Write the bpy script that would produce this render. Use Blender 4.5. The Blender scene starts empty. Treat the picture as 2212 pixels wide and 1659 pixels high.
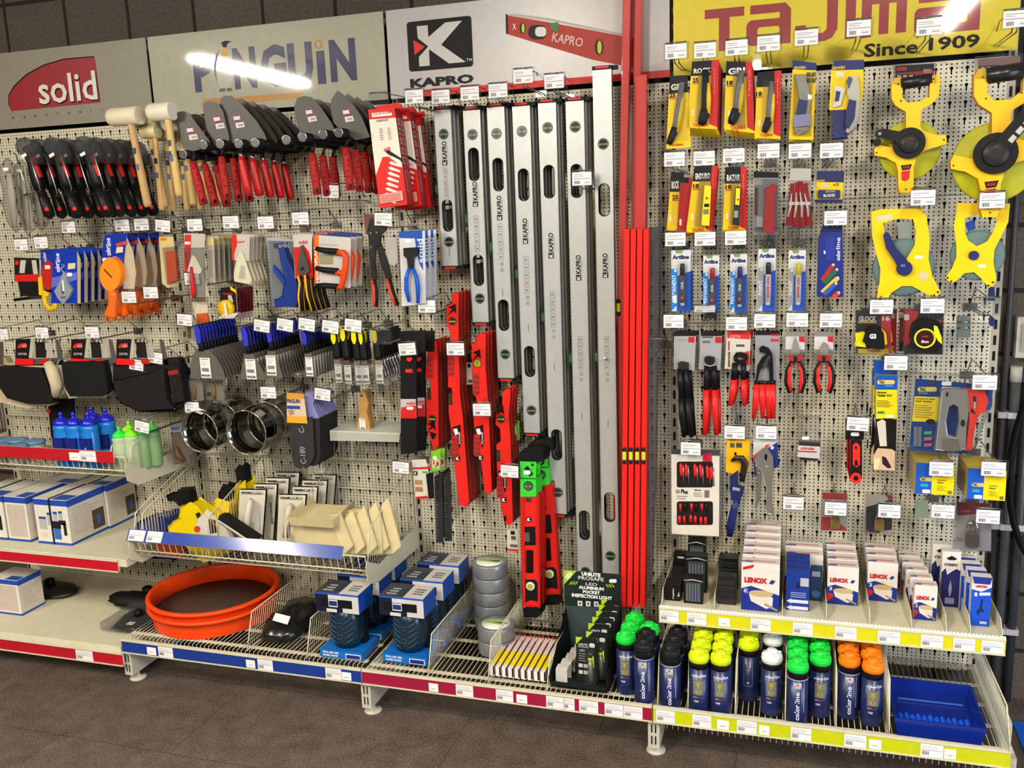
import bpy, math, random
from math import sin, cos, pi, radians as rad
from mathutils import Vector as V, Matrix, geometry
random.seed(7)
C = bpy.context.scene.collection
# ------------------------------------------------------------------ camera
CP = V((2.3895646652764415, -3.1278905053811497, 1.718 + 0.007823318565330147))
YAW, PIT, ROL, FPX = -0.3052710798559034, -0.1912360681469975, -0.0380775878875951, 1948.3707352813194
FW = V((sin(YAW)*cos(PIT), cos(YAW)*cos(PIT), sin(PIT)))
_r = V((cos(YAW), -sin(YAW), 0)); _u = _r.cross(FW)
RT = cos(ROL)*_r + sin(ROL)*_u; UP = -sin(ROL)*_r + cos(ROL)*_u
cam = bpy.data.cameras.new('camera'); cam.sensor_width = 36; cam.lens = 36*FPX/2212
cam.clip_start = .05
co = bpy.data.objects.new('camera', cam); C.objects.link(co)
co.matrix_world = Matrix(((RT.x, UP.x, -FW.x, CP.x), (RT.y, UP.y, -FW.y, CP.y), (RT.z, UP.z, -FW.z, CP.z), (0, 0, 0, 1)))
S = bpy.context.scene; S.camera = co
S.view_settings.view_transform = 'Standard'; S.view_settings.look = 'None'
S.view_settings.exposure = 0.0; S.view_settings.gamma = 1; S.view_settings.use_curve_mapping = False
S.cycles.max_bounces = 8; S.cycles.transparent_max_bounces = 24; S.cycles.sample_clamp_indirect = 4
# ------------------------------------------------------------------ world: dim warm fill of the rest of the shop
w = bpy.data.worlds.new('world'); S.world = w; w.use_nodes = True
w.node_tree.nodes['Background'].inputs[0].default_value = (1, .9, .76, 1)
w.node_tree.nodes['Background'].inputs[1].default_value = .06
LAMP_POWER = 400
# assumed cool source, unseen: area light added to brighten the right side
al = bpy.data.lights.new('window_daylight', 'AREA'); al.shape = 'RECTANGLE'; al.size = 1.6; al.size_y = 1.9; al.energy = 85; al.color = (.72, .82, 1)
ao = bpy.data.objects.new('window_daylight', al); C.objects.link(ao); ao.location = (5.2, -2.2, 1.2); ao.rotation_euler = (rad(90), 0, rad(50))

def W(px, py, d=0.0):
    """point of the plane d metres in front of the shelving back, seen at pixel px,py of the photograph"""
    v = FW*FPX + RT*(px-1106) + UP*(829.5-py)
    t = (-d-CP.y)/v.y
    return CP + v*t
# ------------------------------------------------------------------ materials
MT = {}
def lin(c): return c/12.92 if c <= .04045 else ((c+.055)/1.055)**2.4
def hexc(h): return tuple(lin(int(h[i:i+2], 16)/255) for i in (0, 2, 4)) + (1,)
NAMED = {'steel': ('b8b8b4', .28, 1), 'wire': ('9c9a94', .3, 1), 'alu': ('b2b4b1', .4, .35), 'cream': ('c9c2a8', .45, 0),
         'white': ('e6e2dc', .5, 0), 'paper': ('dedada', .6, 0), 'black': ('0e0e10', .45, 0), 'ink': ('151518', .6, 0), 'grey': ('77777a', .5, 0),
         'red': ('c81410', .4, 0), 'yel': ('eec60a', .45, 0), 'blue': ('123a9c', .45, 0), 'navy': ('101a44', .45, 0), 'chrome': ('d8d8d8', .12, 1),
         'wood': ('cfa768', .55, 0), 'rubber': ('101012', .7, 0), 'dsteel': ('56544f', .35, .9), 'barc': ('5c5c60', .6, 0)}
def M(spec):
    if spec in MT: return MT[spec]
    m = bpy.data.materials.new('m_'+spec.replace(',', '_')); m.use_nodes = True; nt = m.node_tree; N = nt.nodes; L = nt.links
    b = N['Principled BSDF']; MT[spec] = m
    if spec.startswith('clear'):       # thin clear plastic: sees through, shines a little
        tint = {'clear': (.93, .93, .92, 1), 'clearg': (.86, .87, .88, 1), 'clearb': (.6, .6, .6, 1)}[spec]
        t = N.new('ShaderNodeBsdfTransparent'); t.inputs[0].default_value = tint
        g = N.new('ShaderNodeBsdfPrincipled'); g.inputs['Base Color'].default_value = (.10, .10, .11, 1); g.inputs['Roughness'].default_value = .1
        mx = N.new('ShaderNodeMixShader'); lw = N.new('ShaderNodeLayerWeight'); lw.inputs[0].default_value = .35
        mr = N.new('ShaderNodeMapRange'); mr.inputs[3].default_value = {'clear': .1, 'clearg': .16, 'clearb': .3}[spec]; mr.inputs[4].default_value = .6
        L.new(lw.outputs['Facing'], mr.inputs[0]); L.new(mr.outputs[0], mx.inputs[0])
        nz = N.new('ShaderNodeTexNoise'); nz.inputs['Scale'].default_value = 60; bp = N.new('ShaderNodeBump'); bp.inputs['Strength'].default_value = .5; bp.inputs['Distance'].default_value = .004
        L.new(nz.outputs[0], bp.inputs['Height']); L.new(bp.outputs[0], g.inputs['Normal'])
        L.new(t.outputs[0], mx.inputs[1]); L.new(g.outputs[0], mx.inputs[2]); L.new(mx.outputs[0], N['Material Output'].inputs[0])
        return m
    if spec in NAMED: h, ro, me = NAMED[spec]
    else:
        q = spec.split(','); h = q[0]; ro = float(q[1]) if len(q) > 1 else .45; me = float(q[2]) if len(q) > 2 else 0
    c = hexc(h)
    nz = N.new('ShaderNodeTexNoise'); tc = N.new('ShaderNodeTexCoord'); L.new(tc.outputs['Object'], nz.inputs['Vector'])
    nz.inputs['Scale'].default_value = 35 if spec != 'wood' else 9; nz.inputs['Detail'].default_value = 3
    mp = N.new('ShaderNodeMix'); mp.data_type = 'RGBA'; L.new(nz.outputs[0], mp.inputs[0])
    mp.inputs[6].default_value = tuple(x*.88 for x in c[:3])+(1,); mp.inputs[7].default_value = tuple(min(1, x*1.1) for x in c[:3])+(1,)
    L.new(mp.outputs[2], b.inputs['Base Color'])
    b.inputs['Roughness'].default_value = ro if ro != .17 else .5; b.inputs['Metallic'].default_value = me
    if me < .2 and ro > .3: b.inputs['Specular IOR Level'].default_value = .28 if max(c[:3]) > .03 else .14
    if ro == .17: b.inputs['Coat Weight'].default_value = 1; b.inputs['Coat Roughness'].default_value = .045
    return m
def emis(name, col, e):
    m = bpy.data.materials.new(name); m.use_nodes = True; b = m.node_tree.nodes['Principled BSDF']
    b.inputs['Emission Color'].default_value = col; b.inputs['Emission Strength'].default_value = e; MT[name] = m
    return m
# ------------------------------------------------------------------ text outlines (built-in font)
TX = {}
def glyphs(s, bold):
    k = (s, bold)
    if k not in TX:
        cu = bpy.data.curves.new('t', 'FONT'); cu.body = s; cu.resolution_u = 2; cu.offset = bold; cu.size = 1
        o = bpy.data.objects.new('t', cu); me = bpy.data.meshes.new_from_object(o)
        vs = [(v.co.x, v.co.y) for v in me.vertices]; fs = [tuple(p.vertices) for p in me.polygons]
        x0 = min(v[0] for v in vs); x1 = max(v[0] for v in vs); y0 = min(v[1] for v in vs); y1 = max(v[1] for v in vs)
        vs = [((x-x0)/(x1-x0)-.5, (y-y0)/(y1-y0)-.5) for x, y in vs]
        TX[k] = (vs, fs, (x1-x0)/(y1-y0)); bpy.data.objects.remove(o); bpy.data.meshes.remove(me); bpy.data.curves.remove(cu)
    return TX[k]
def arc(cx, cy, rx, ry, a0, a1, n=10):
    return [(cx+rx*cos(rad(a0+(a1-a0)*i/n)), cy-ry*sin(rad(a0+(a1-a0)*i/n))) for i in range(n+1)]
def ell(cx, cy, rx, ry=None, n=20): return arc(cx, cy, rx, rx if ry is None else ry, 0, 360-360/n, n-1)
def rr(x0, y0, x1, y1, r, n=4):
    if x1 < x0: x0, x1 = x1, x0
    if y1 < y0: y0, y1 = y1, y0
    return arc(x1-r, y0+r, r, r, 0, 90, n)+arc(x0+r, y0+r, r, r, 90, 180, n)+arc(x0+r, y1-r, r, r, 180, 270, n)+arc(x1-r, y1-r, r, r, 270, 360, n)
def stad(x0, y0, x1, y1): # upright slot with round ends
    r = (x1-x0)/2; return arc((x0+x1)/2, y0+r, r, r, 0, 180, 8)+arc((x0+x1)/2, y1-r, r, r, 180, 360, 8)
# ------------------------------------------------------------------ a mesh being built, in photo pixels at a depth (px) or in metres (m)
class G:
    def __init__(s, o, d, m, name):
        s.o, s.d, s.m, s.name = o, d, m, name; s.v = []; s.f = []; s.mi = []; s.sf = []; s.ms = []; s.k = 0; s.kids = []; s.lab = None; s.bev = 0; s.fr = None
    def frame(s, cx, cy, rot=0): # upright drawing frame: photo pixels measured from this point, level and plumb in the world
        c = W(cx, cy, s.d); s.fr = (cx, cy, (W(cx+10, cy, s.d)-c).x/10, (c-W(cx, cy+10, s.d)).z/10, rad(rot), c-s.o); return s
    def L(s, a, b, dd=0):
        if s.m: return V((a, -dd, b))
        if s.fr:
            cx, cy, sx, sz, r, c = s.fr; x, z = (a-cx)*sx, (cy-b)*sz
            return c+V((x*cos(r)-z*sin(r), -dd, x*sin(r)+z*cos(r)))
        return W(a, b, s.d+dd)-s.o
    def mat(s, k):
        if k not in s.ms: s.ms.append(k)
        return s.ms.index(k)
    def add(s, vs, fs, mat, smooth=False):
        n = len(s.v); s.v += [tuple(v) for v in vs]; s.f += [tuple(i+n for i in f) for f in fs]
        s.mi += [s.mat(mat)]*len(fs); s.sf += [smooth]*len(fs); return s
    def P(s, pts, mat, t=.002, dd=0, holes=(), side=None):       # outline extruded t metres away from the viewer
        P0 = [s.L(p[0], p[1], dd) for p in pts]; H = [[s.L(p[0], p[1], dd) for p in h] for h in holes]
        if holes or len(pts) > 4:
            tri = geometry.tessellate_polygon([[V((p.x, p.z, 0)) for p in q] for q in [P0]+H])
        else: tri = [tuple(range(len(P0)))]
        al = P0+sum(H, []); n = len(al); bk = [p+V((0, t, 0)) for p in al]
        s.add(al, tri, mat)
        if t > 0:
            fs = [tuple(n+i for i in reversed(f)) for f in tri]; st = 0
            for q in [P0]+H:
                m = len(q)
                for i in range(m): a, b = st+i, st+(i+1) % m; fs.append((a, b, b+n, a+n))
                st += m
            k = len(s.v)-n; s.v += [tuple(v) for v in bk]; s.f += [tuple(i+k for i in f) for f in fs]
            s.mi += [s.mat(side or mat)]*len(fs); s.sf += [False]*len(fs)
        return s
    def rc(s, x0, y0, x1, y1, dd=0):
        c = s.L((x0+x1)/2, (y0+y1)/2, dd); w = abs((s.L(x1, (y0+y1)/2, dd)-s.L(x0, (y0+y1)/2, dd)).x)/2
        h = abs((s.L((x0+x1)/2, y1, dd)-s.L((x0+x1)/2, y0, dd)).z)/2; return c, w, h
    def R(s, x0, y0, x1, y1, mat, t=.002, dd=0, side=None, top=None):       # upright box, front face at dd
        c, w, h = s.rc(x0, y0, x1, y1, dd)
        return s.B(c.x-w, c.x+w, c.y, c.y+t, c.z-h, c.z+h, mat, side, top)
    def B(s, xa, xb, ya, yb, za, zb, mat, side=None, top=None):             # box in local metres
        vs = [(x, y, z) for z in (za, zb) for y in (ya, yb) for x in (xa, xb)]
        s.add(vs, [(0, 1, 5, 4)], mat); s.add(vs, [(1, 3, 7, 5), (2, 0, 4, 6), (3, 2, 6, 7)], side or mat); s.add(vs, [(4, 5, 7, 6), (2, 3, 1, 0)], top or side or mat); return s
    def nx(s): s.k += 1; return .0004+.00022*s.k
    def D(s, x0, y0, x1, y1, mat, dd=0):                                   # printed patch
        c, w, h = s.rc(x0, y0, x1, y1, dd+s.nx())
        return s.add([c+V((-w, 0, -h)), c+V((w, 0, -h)), c+V((w, 0, h)), c+V((-w, 0, h))], [(0, 1, 2, 3)], mat)
    def DP(s, pts, mat, dd=0, holes=()): return s.P(pts, mat, 0, dd+s.nx(), holes)
    def T(s, txt, x0, y0, x1, y1, mat='ink', rot=0, bold=.015, dd=0, keep=False):
        vs, fs, asp = glyphs(txt, bold); c, w, h = s.rc(x0, y0, x1, y1, dd+s.nx()); a = rad(rot); q = []
        if abs(rot) == 90: w, h = h, w
        if keep:
            if w/h > asp: w = h*asp
            else: h = w/asp
        for x, y in vs:
            X, Z = x*2*w, y*2*h; q.append(c+V((X*cos(a)-Z*sin(a), 0, X*sin(a)+Z*cos(a))))
        return s.add(q, fs, mat)
    def tube(s, pts, r, mat, n=6, fl=1.0, loc=False, smooth=True):      # swept along (px,py,dd) points; r one radius or one per point
        p = [V(q) for q in pts] if loc else [s.L(*q) for q in pts]; m = len(p); rs = r if isinstance(r, (list, tuple)) else [r]*m
        vs = []; nrm = None
        for i in range(m):
            t = (p[min(i+1, m-1)]-p[max(i-1, 0)])
            if t.length < 1e-9: t = V((0, 0, 1))
            t.normalize()
            if nrm is None: nrm = V((0, 1, 0)) if abs(t.y) < .9 else V((1, 0, 0))
            nrm = nrm-t*nrm.dot(t); nrm.normalize(); b = t.cross(nrm)
            for j in range(n):
                a = 2*pi*j/n; vs.append(p[i]+(nrm*cos(a)*fl+b*sin(a))*rs[i])
        fs = [(i*n+j, i*n+(j+1) % n, (i+1)*n+(j+1) % n, (i+1)*n+j) for i in range(m-1) for j in range(n)]
        s.add(vs, fs, mat, smooth); k = len(s.v)-len(vs)
        s.f += [tuple(k+j for j in reversed(range(n))), tuple(k+(m-1)*n+j for j in range(n))]; s.mi += [s.mat(mat)]*2; s.sf += [False]*2
        return s
    def lathe(s, c, prof, mat, n=20, ax='z', smooth=True):              # profile (r, h) about an axis through local point c
        vs = []; m = len(prof)
        for r, h in prof:
            for j in range(n):
                a = 2*pi*j/n
                vs.append(V(c)+(V((r*cos(a), r*sin(a), h)) if ax == 'z' else V((r*cos(a), -h, r*sin(a))) if ax == 'y' else V((h, r*cos(a), r*sin(a)))))
        fs = [(i*n+j, i*n+(j+1) % n, (i+1)*n+(j+1) % n, (i+1)*n+j) for i in range(m-1) for j in range(n)]
        s.add(vs, fs, mat, smooth); k = len(s.v)-len(vs)
        if prof[0] == prof[-1]: return s
        if prof[0][0] > 1e-6: s.add([], [], mat); s.f.append(tuple(k+j for j in reversed(range(n)))); s.mi.append(s.mat(mat)); s.sf.append(False)
        if prof[-1][0] > 1e-6: s.f.append(tuple(k+(m-1)*n+j for j in range(n))); s.mi.append(s.mat(mat)); s.sf.append(False)
        return s
    def cyl(s, px, py, r, h, mat, dd=0, n=20):                         # round boss facing the viewer, r in metres
        return s.lathe(s.L(px, py, dd), [(r, -h), (r, 0)], mat, n, 'y')
    def g(s, name, lab=None): # child part
        k = G(s.o, s.d, s.m, name); k.lab = lab; k.fr = s.fr; s.kids.append(k); return k
    def build(s, parent):
        me = bpy.data.meshes.new(s.name); me.from_pydata(s.v, [], s.f)
        for k in s.ms: me.materials.append(M(k))
        me.polygons.foreach_set('material_index', s.mi); me.polygons.foreach_set('use_smooth', s.sf); me.update()
        o = bpy.data.objects.new(s.name, me); C.objects.link(o)
        if parent: o.parent = parent
        if s.bev:
            b = o.modifiers.new('Bevel', 'BEVEL'); b.width = s.bev; b.segments = 2; b.limit_method = 'ANGLE'; b.angle_limit = rad(40)
        if s.lab: o['label'] = s.lab
        for k in s.kids: k.build(o)
        return o
class Th:      # one thing; with T.g(part) it becomes an Empty and its parts, with T.solo() a single mesh
    def __init__(s, name, label, cat, px, py, d, grp=None, m=False, rz=0):
        s.name, s.label, s.cat, s.grp, s.m, s.d, s.rz = name, label, cat, grp, m, d, rz
        s.o = V((px, py, d)) if m == 2 else W(px, py, d); s.parts = []; s.one = None; s.fr = None
    def g(s, name, lab=None):
        k = G(s.o, s.d, bool(s.m), name); k.lab = lab; k.fr = s.fr; s.parts.append(k); return k
    def solo(s): s.one = G(s.o, s.d, bool(s.m), s.name); s.one.fr = s.fr; return s.one
    def frame(s, cx, cy, rot=0): k = G(s.o, s.d, False, ''); s.fr = k.frame(cx, cy, rot).fr; return s
    def done(s):
        if s.one: r = s.one.build(None)
        else:
            r = bpy.data.objects.new(s.name, None); r.empty_display_size = .02; C.objects.link(r)
            for k in s.parts: k.build(r)
        r.location = s.o; r.rotation_euler.z = s.rz; r['label'] = s.label; r['category'] = s.cat
        if s.grp: r['group'] = s.grp
        return r
def dup(r, dx=0, dy=0, dz=0, label=None, rz=0, group=None):
    def cp(o, par):
        c = o.copy(); C.objects.link(c)
        if par: c.parent = par
        for k in KIDS(o): cp(k, c)
        return c
    c = cp(r, None); c.location = r.location+V((dx, dy, dz)); c.rotation_euler.z += rz
    if label: c['label'] = label
    if group: c['group'] = group
    return c
def KIDS(o): return list(o.children)
ORD = ['front', 'second', 'third', 'fourth', 'fifth', 'sixth', 'seventh', 'eighth', 'ninth', 'tenth', 'eleventh', 'twelfth']
def row(r, n, step, lab, rz=0):      # n-1 copies behind r; lab has {} for the place counted from the front
    out = [r]; r['label'] = lab.format('front'); base = r
    for i in range(1, n): out.append(dup(base, step[0]*i+random.uniform(-.002, .002), step[1]*i, step[2]*i, lab.format(ORD[i]), rz*i))
    return out
def struct(o): o['kind'] = 'structure'; return o
# ================================================================== THE ROOM
def nodes(name):
    m = bpy.data.materials.new(name); m.use_nodes = True; MT[name] = m
    return m.node_tree, m.node_tree.nodes, m.node_tree.links, m.node_tree.nodes['Principled BSDF']
def mth(nt, op, a, b=None, c=None):
    n = nt.nodes.new('ShaderNodeMath'); n.operation = op
    for i, x in enumerate((a, b, c)):
        if x is None: continue
        if hasattr(x, 'links'): nt.links.new(x, n.inputs[i])
        else: n.inputs[i].default_value = x
    return n.outputs[0]
nt, N, L, b = nodes('blockwall')
tc = N.new('ShaderNodeTexCoord'); sp = N.new('ShaderNodeSeparateXYZ'); L.new(tc.outputs['Object'], sp.inputs[0])
cb = N.new('ShaderNodeCombineXYZ'); L.new(mth(nt, 'ADD', sp.outputs[0], 6.347), cb.inputs[0]); L.new(mth(nt, 'SUBTRACT', sp.outputs[2], .1764), cb.inputs[1])
br = N.new('ShaderNodeTexBrick'); L.new(cb.outputs[0], br.inputs['Vector']); br.inputs['Scale'].default_value = 1
br.inputs['Brick Width'].default_value = .308; br.inputs['Row Height'].default_value = .2058; br.inputs['Mortar Size'].default_value = .008; br.inputs['Mortar Smooth'].default_value = .3
br.inputs['Color1'].default_value = hexc('5a4f45'); br.inputs['Color2'].default_value = hexc('52483f'); br.inputs['Mortar'].default_value = hexc('1e1a17'); br.offset = 0
nz = N.new('ShaderNodeTexNoise'); nz.inputs['Scale'].default_value = 90; nz.inputs['Detail'].default_value = 6; L.new(tc.outputs['Object'], nz.inputs['Vector'])
mx = N.new('ShaderNodeMix'); mx.data_type = 'RGBA'; mx.blend_type = 'MULTIPLY'; mx.inputs[0].default_value = .7
L.new(br.outputs[0], mx.inputs[6]); rp = N.new('ShaderNodeValToRGB'); rp.color_ramp.elements[0].color = (.45, .45, .45, 1); rp.color_ramp.elements[0].position = .35; rp.color_ramp.elements[1].position = .65
L.new(nz.outputs[0], rp.inputs[0]); L.new(rp.outputs[0], mx.inputs[7]); L.new(mx.outputs[2], b.inputs['Base Color']); b.inputs['Roughness'].default_value = .9
bp = N.new('ShaderNodeBump'); bp.inputs['Distance'].default_value = .008; L.new(br.outputs['Fac'], bp.inputs['Height']); bp.invert = True; L.new(bp.outputs[0], b.inputs['Normal'])
nt, N, L, b = nodes('floortile')
tc = N.new('ShaderNodeTexCoord'); br = N.new('ShaderNodeTexBrick'); L.new(tc.outputs['Object'], br.inputs['Vector']); br.inputs['Scale'].default_value = 1; br.offset = .5
br.inputs['Brick Width'].default_value = .9; br.inputs['Row Height'].default_value = .45; br.inputs['Mortar Size'].default_value = .0022
br.inputs['Color1'].default_value = hexc('5c5046'); br.inputs['Color2'].default_value = hexc('564a41'); br.inputs['Mortar'].default_value = hexc('3c3833')
n1 = N.new('ShaderNodeTexNoise'); n1.inputs['Scale'].default_value = 130; n1.inputs['Detail'].default_value = 8; n1.inputs['Roughness'].default_value = .75; L.new(tc.outputs['Object'], n1.inputs['Vector'])
n2 = N.new('ShaderNodeTexNoise'); n2.inputs['Scale'].default_value = 14; n2.inputs['Detail'].default_value = 5; L.new(tc.outputs['Object'], n2.inputs['Vector'])
ad = mth(nt, 'ADD', mth(nt, 'MULTIPLY', n1.outputs[0], 1.6), mth(nt, 'MULTIPLY', n2.outputs[0], .4)); rp = N.new('ShaderNodeMapRange'); rp.inputs[1].default_value = .78; rp.inputs[2].default_value = 1.22; rp.inputs[3].default_value = .3; rp.inputs[4].default_value = 1.6; L.new(ad, rp.inputs[0])
mx = N.new('ShaderNodeVectorMath'); mx.operation = 'SCALE'; L.new(br.outputs[0], mx.inputs[0]); L.new(rp.outputs[0], mx.inputs['Scale']); L.new(mx.outputs[0], b.inputs['Base Color']); b.inputs['Roughness'].default_value = .55
# perforated steel: round holes every 1/60 m, keyholes every 5 cm
nt, N, L, b = nodes('perforated')
tc = N.new('ShaderNodeTexCoord'); sp = N.new('ShaderNodeSeparateXYZ'); L.new(tc.outputs['Object'], sp.inputs[0]); x, z = sp.outputs[0], sp.outputs[2]
def cell(v, p): return mth(nt, 'MULTIPLY', mth(nt, 'SUBTRACT', mth(nt, 'FRACT', mth(nt, 'MULTIPLY', v, 1/p)), .5), p)
def ring(u, v, r): return mth(nt, 'LESS_THAN', mth(nt, 'ADD', mth(nt, 'MULTIPLY', u, u), mth(nt, 'MULTIPLY', v, v)), r*r)
x = mth(nt, 'ADD', x, .5/69-.2/23); z = mth(nt, 'SUBTRACT', z, .03775)
u, v = cell(x, 1/69), cell(z, .0125); dot = ring(u, v, .0024)
U, Vv = cell(mth(nt, 'ADD', x, 1/69), 1/23), cell(mth(nt, 'ADD', z, .01875), .05); key = ring(U, mth(nt, 'ADD', Vv, 0), .0051)
st = mth(nt, 'MULTIPLY', mth(nt, 'COMPARE', U, 0, .0022), mth(nt, 'COMPARE', Vv, -.0088, .0088))
incol = mth(nt, 'MULTIPLY', mth(nt, 'LESS_THAN', mth(nt, 'ABSOLUTE', U), .007), mth(nt, 'COMPARE', Vv, -.006, .0125)); dot = mth(nt, 'MULTIPLY', dot, mth(nt, 'SUBTRACT', 1, incol))
h = mth(nt, 'MINIMUM', mth(nt, 'ADD', mth(nt, 'ADD', dot, key), st), 1)
mx = N.new('ShaderNodeMix'); mx.data_type = 'RGBA'; L.new(h, mx.inputs[0]); mx.inputs[6].default_value = hexc('c6bfa8'); mx.inputs[7].default_value = (.006, .005, .005, 1)
L.new(mx.outputs[2], b.inputs['Base Color']); L.new(mth(nt, 'ADD', mth(nt, 'MULTIPLY', h, .5), .42), b.inputs['Roughness'])
L.new(mth(nt, 'SUBTRACT', .5, mth(nt, 'MULTIPLY', h, .5)), b.inputs['Specular IOR Level'])

def mesh1(name, fn):
    g = G(V((0, 0, 0)), 0, True, name); fn(g); return g.build(None)
struct(mesh1('wall_back', lambda g: g.B(-4, 6.2, .10, .2, 0, 2.95, 'blockwall')))
struct(mesh1('floor', lambda g: g.B(-4, 6.2, -7, .1, -.05, 0, 'floortile')))
struct(mesh1('ceiling', lambda g: g.B(-4, 6.2, -7, .1, 2.95, 3.0, '6a655d,.9')))
# ------------------------------------------------------------------ lamps: twin tubes running away from the wall
emis('tubeglow', (1, .93, .80, 1), LAMP_POWER)
first = None
for i, (x, y, lb) in enumerate(((-1.48, -3.15, 'left of the shelving'), (.9, -3.15, 'over the middle of the aisle'), (3.3, -3.15, 'right of the camera'), (-.3, -5.6, 'in the second row at the left'), (2.1, -5.6, 'in the second row at the right'))):  # second-row pair is added, out of view, to fill the lower wall
    if first is None:
        T = Th('ceiling_lamp', 'white twin tube ceiling lamp '+lb, 'lamp', x, y, 2.80, 'tube lamps over the aisle', m=2)
        T.g('housing').B(-.06, .06, -.76, .76, .03, .15, 'white')
        for s in (-1, 1): T.g('tube').lathe((s*.03, 0, 0), [(.0135, -.72), (.0135, .72)], 'tubeglow', 10, 'y')
        first = T.done()
    else: dup(first, x+1.48, y+3.15, 0, 'white twin tube ceiling lamp '+lb)
# ------------------------------------------------------------------ the shelving bays
def wires(g, P, r, mat='cream', n=5):
    for a, b in P: g.tube([a, b], r, mat, n, loc=True)
def bay(x0, lb, last=False):
    T = Th('shelving_bay', lb, 'shelving', x0, 0, 0, 'shelving bays along the wall', m=2)
    for i, (za, zb) in enumerate(((.13, .518), (.518, .918), (.918, 1.318), (1.318, 1.718), (1.718, 2.118))):
        T.g('back_panel').B(.012, .988, 0, .012, za+.0008, zb-.0008, 'perforated', 'cream')
    for xx in ([0, 1] if last else [0]):
        u = T.g('upright'); u.B(xx-.0118, xx+.0118, .002, .06, .08, 2.43, 'a39d8c')
        z = .15
        while z < 2.42: u.B(xx-.004, xx+.004, .0005, .003, z, z+.03, 'black'); z += .05
        f = T.g('base_leg'); f.B(xx-.018, xx+.018, -.545, .0, .035, .16, 'b8b2a0'); f.bev = .003
        for zz in (.05, .09):
            for q in (-.006, .006): f.B(xx+q-.002, xx+q+.002, -.5465, -.545, zz, zz+.028, 'black')
        T.g('foot').lathe((xx, -.5, .001), [(.032, 0), (.03, .006), (.008, .012), (.008, .045)], 'b8b2a0', 16)
    return T.done()
bay(-1, 'cream perforated steel shelving bay under the red oval sign at the left')
bay(0, 'cream perforated steel shelving bay under the white sign with dark blue letters')
bay(1, 'cream perforated steel shelving bay under the sign with the black and white K emblem')
bay(2, 'cream perforated steel shelving bay under the yellow sign with red letters', True)
# ------------------------------------------------------------------ price rails
def barcode(g, x, z, w, h, y):
    for k in range(9): g.B(x+w*k/9, x+w*k/9+w*(.03+.03*(k*7 % 3)), y, y+.0002, z, z+h, '5c5c60')
def railcards(g, cards, y, z, h):       # (x, w, kind) printed cards slid into the rail
    for x, w, k in cards:
        if k == 'w':
            g.B(x, x+w, y-.0012, y-.0006, z+.002, z+h-.003, 'paper'); barcode(g, x+w*.06, z+h*.18, w*.32, h*.26, y-.0016)
            g.B(x+w*.05, x+w*.95, y-.0016, y-.0014, z+h*.5, z+h*.53, 'grey')
            for q in (.62, .74): g.B(x+w*.06, x+w*(.7+.2*((x*37) % 1)), y-.0016, y-.0014, z+h*q, z+h*(q+.035), 'b0b0b4')
        elif k == 's': g.B(x, x+w, y-.0016, y-.0006, z+.004, z+h*.75, 'white'); g.B(x+w*.25, x+w*.7, y-.0019, y-.0017, z+h*.3, z+h*.36, '9a9a9a')
def rail(g, xa, xb, y, z, h, col, cards, lip=.005):
    r = g.g('price_rail'); r.B(xa, xb, y, y+.008, z, z+h, col, 'cream', 'cream'); r.B(xa, xb, y-.003, y+.008, z+h, z+h+lip, 'cream'); r.B(xa, xb, y-.003, y+.0, z-.003, z+.001, 'cream')
    railcards(r, cards, y, z, h); return r
def wirefloor(g, xa, xb, z, d, drop=.03):
    n = int((xb-xa)/.0172)
    for i in range(n+1):
        x = xa+.004+(xb-xa-.008)*i/n
        g.tube([(x, -.01, z), (x, -d+.012, z), (x, -d+.006, z-drop)], .0013, 'cream', 4, loc=True)
    for y in (-.03, -.14, -.26, -.38, -.5):
        if -y < d: g.B(xa, xb, y-.004 if y > -.1 else y-.012, y+.004, z-.006, z-.002, 'cream')
def divider(g, x, z, d, h=.1, back=.0, name='divider', slope=.05, pitch=.0125):
    k = g.g(name); a, b = -d+.01, -back-.01
    k.tube([(x, a, z), (x, a+slope, z+h), (x, b, z+h), (x, b, z)], .0022, 'cream', 5, loc=True)
    y = a+pitch
    while y < b-.005:
        k.tube([(x, y, z), (x, y, z+h*min(1, (y-a)/slope))], .0011, 'cream', 3, loc=True); y += pitch
    k.tube([(x, a, z+.002), (x, b, z+.002)], .0018, 'cream', 4, loc=True)
def base(x0, lb, col, cards, divs, wire=True, zt=.195, zr=None):
    T = Th('base_shelf', lb, 'shelf', x0, 0, 0, 'bottom shelves', m=2)
    sh = T.g('wire_floor' if wire else 'shelf_board')
    if wire: wirefloor(sh, .004, .996, zt, .555, .05)
    else: sh.B(.003, .985, -.555, -.005, zt-.022, zt, 'cream'); sh.bev = .003
    class Q: pass
    rail(T, .002, .998, -.566, (zr or zt)-.053-(0 if wire else .018), .045, col, cards, .008)
    for x, h in divs: divider(T, x, zt+.001, .555, h)
    return T.done()
def fx(px, py, d=.56): return W(px, py, d).x
base(-1, 'cream solid bottom shelf with a red price rail at the left', 'a81020', [(W(168, 1420, .56).x+1, .08, 'w')], [], False, .155)
def cds(x0, py, lst): return [(fx(a, py)-x0, fx(b, py)-fx(a, py), k) for a, b, k in lst]
base(0, 'cream wire bottom shelf with a blue price rail holding the round orange tub', '15307e', cds(0, 1400, [(320, 339, 's'), (344, 375, 'w'), (531, 550, 's'), (556, 588, 'w'), (701, 735, 'w'), (736, 756, 's')]),
     [(fx(527, 1395), .13), (fx(656, 1412), .13)])
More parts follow.
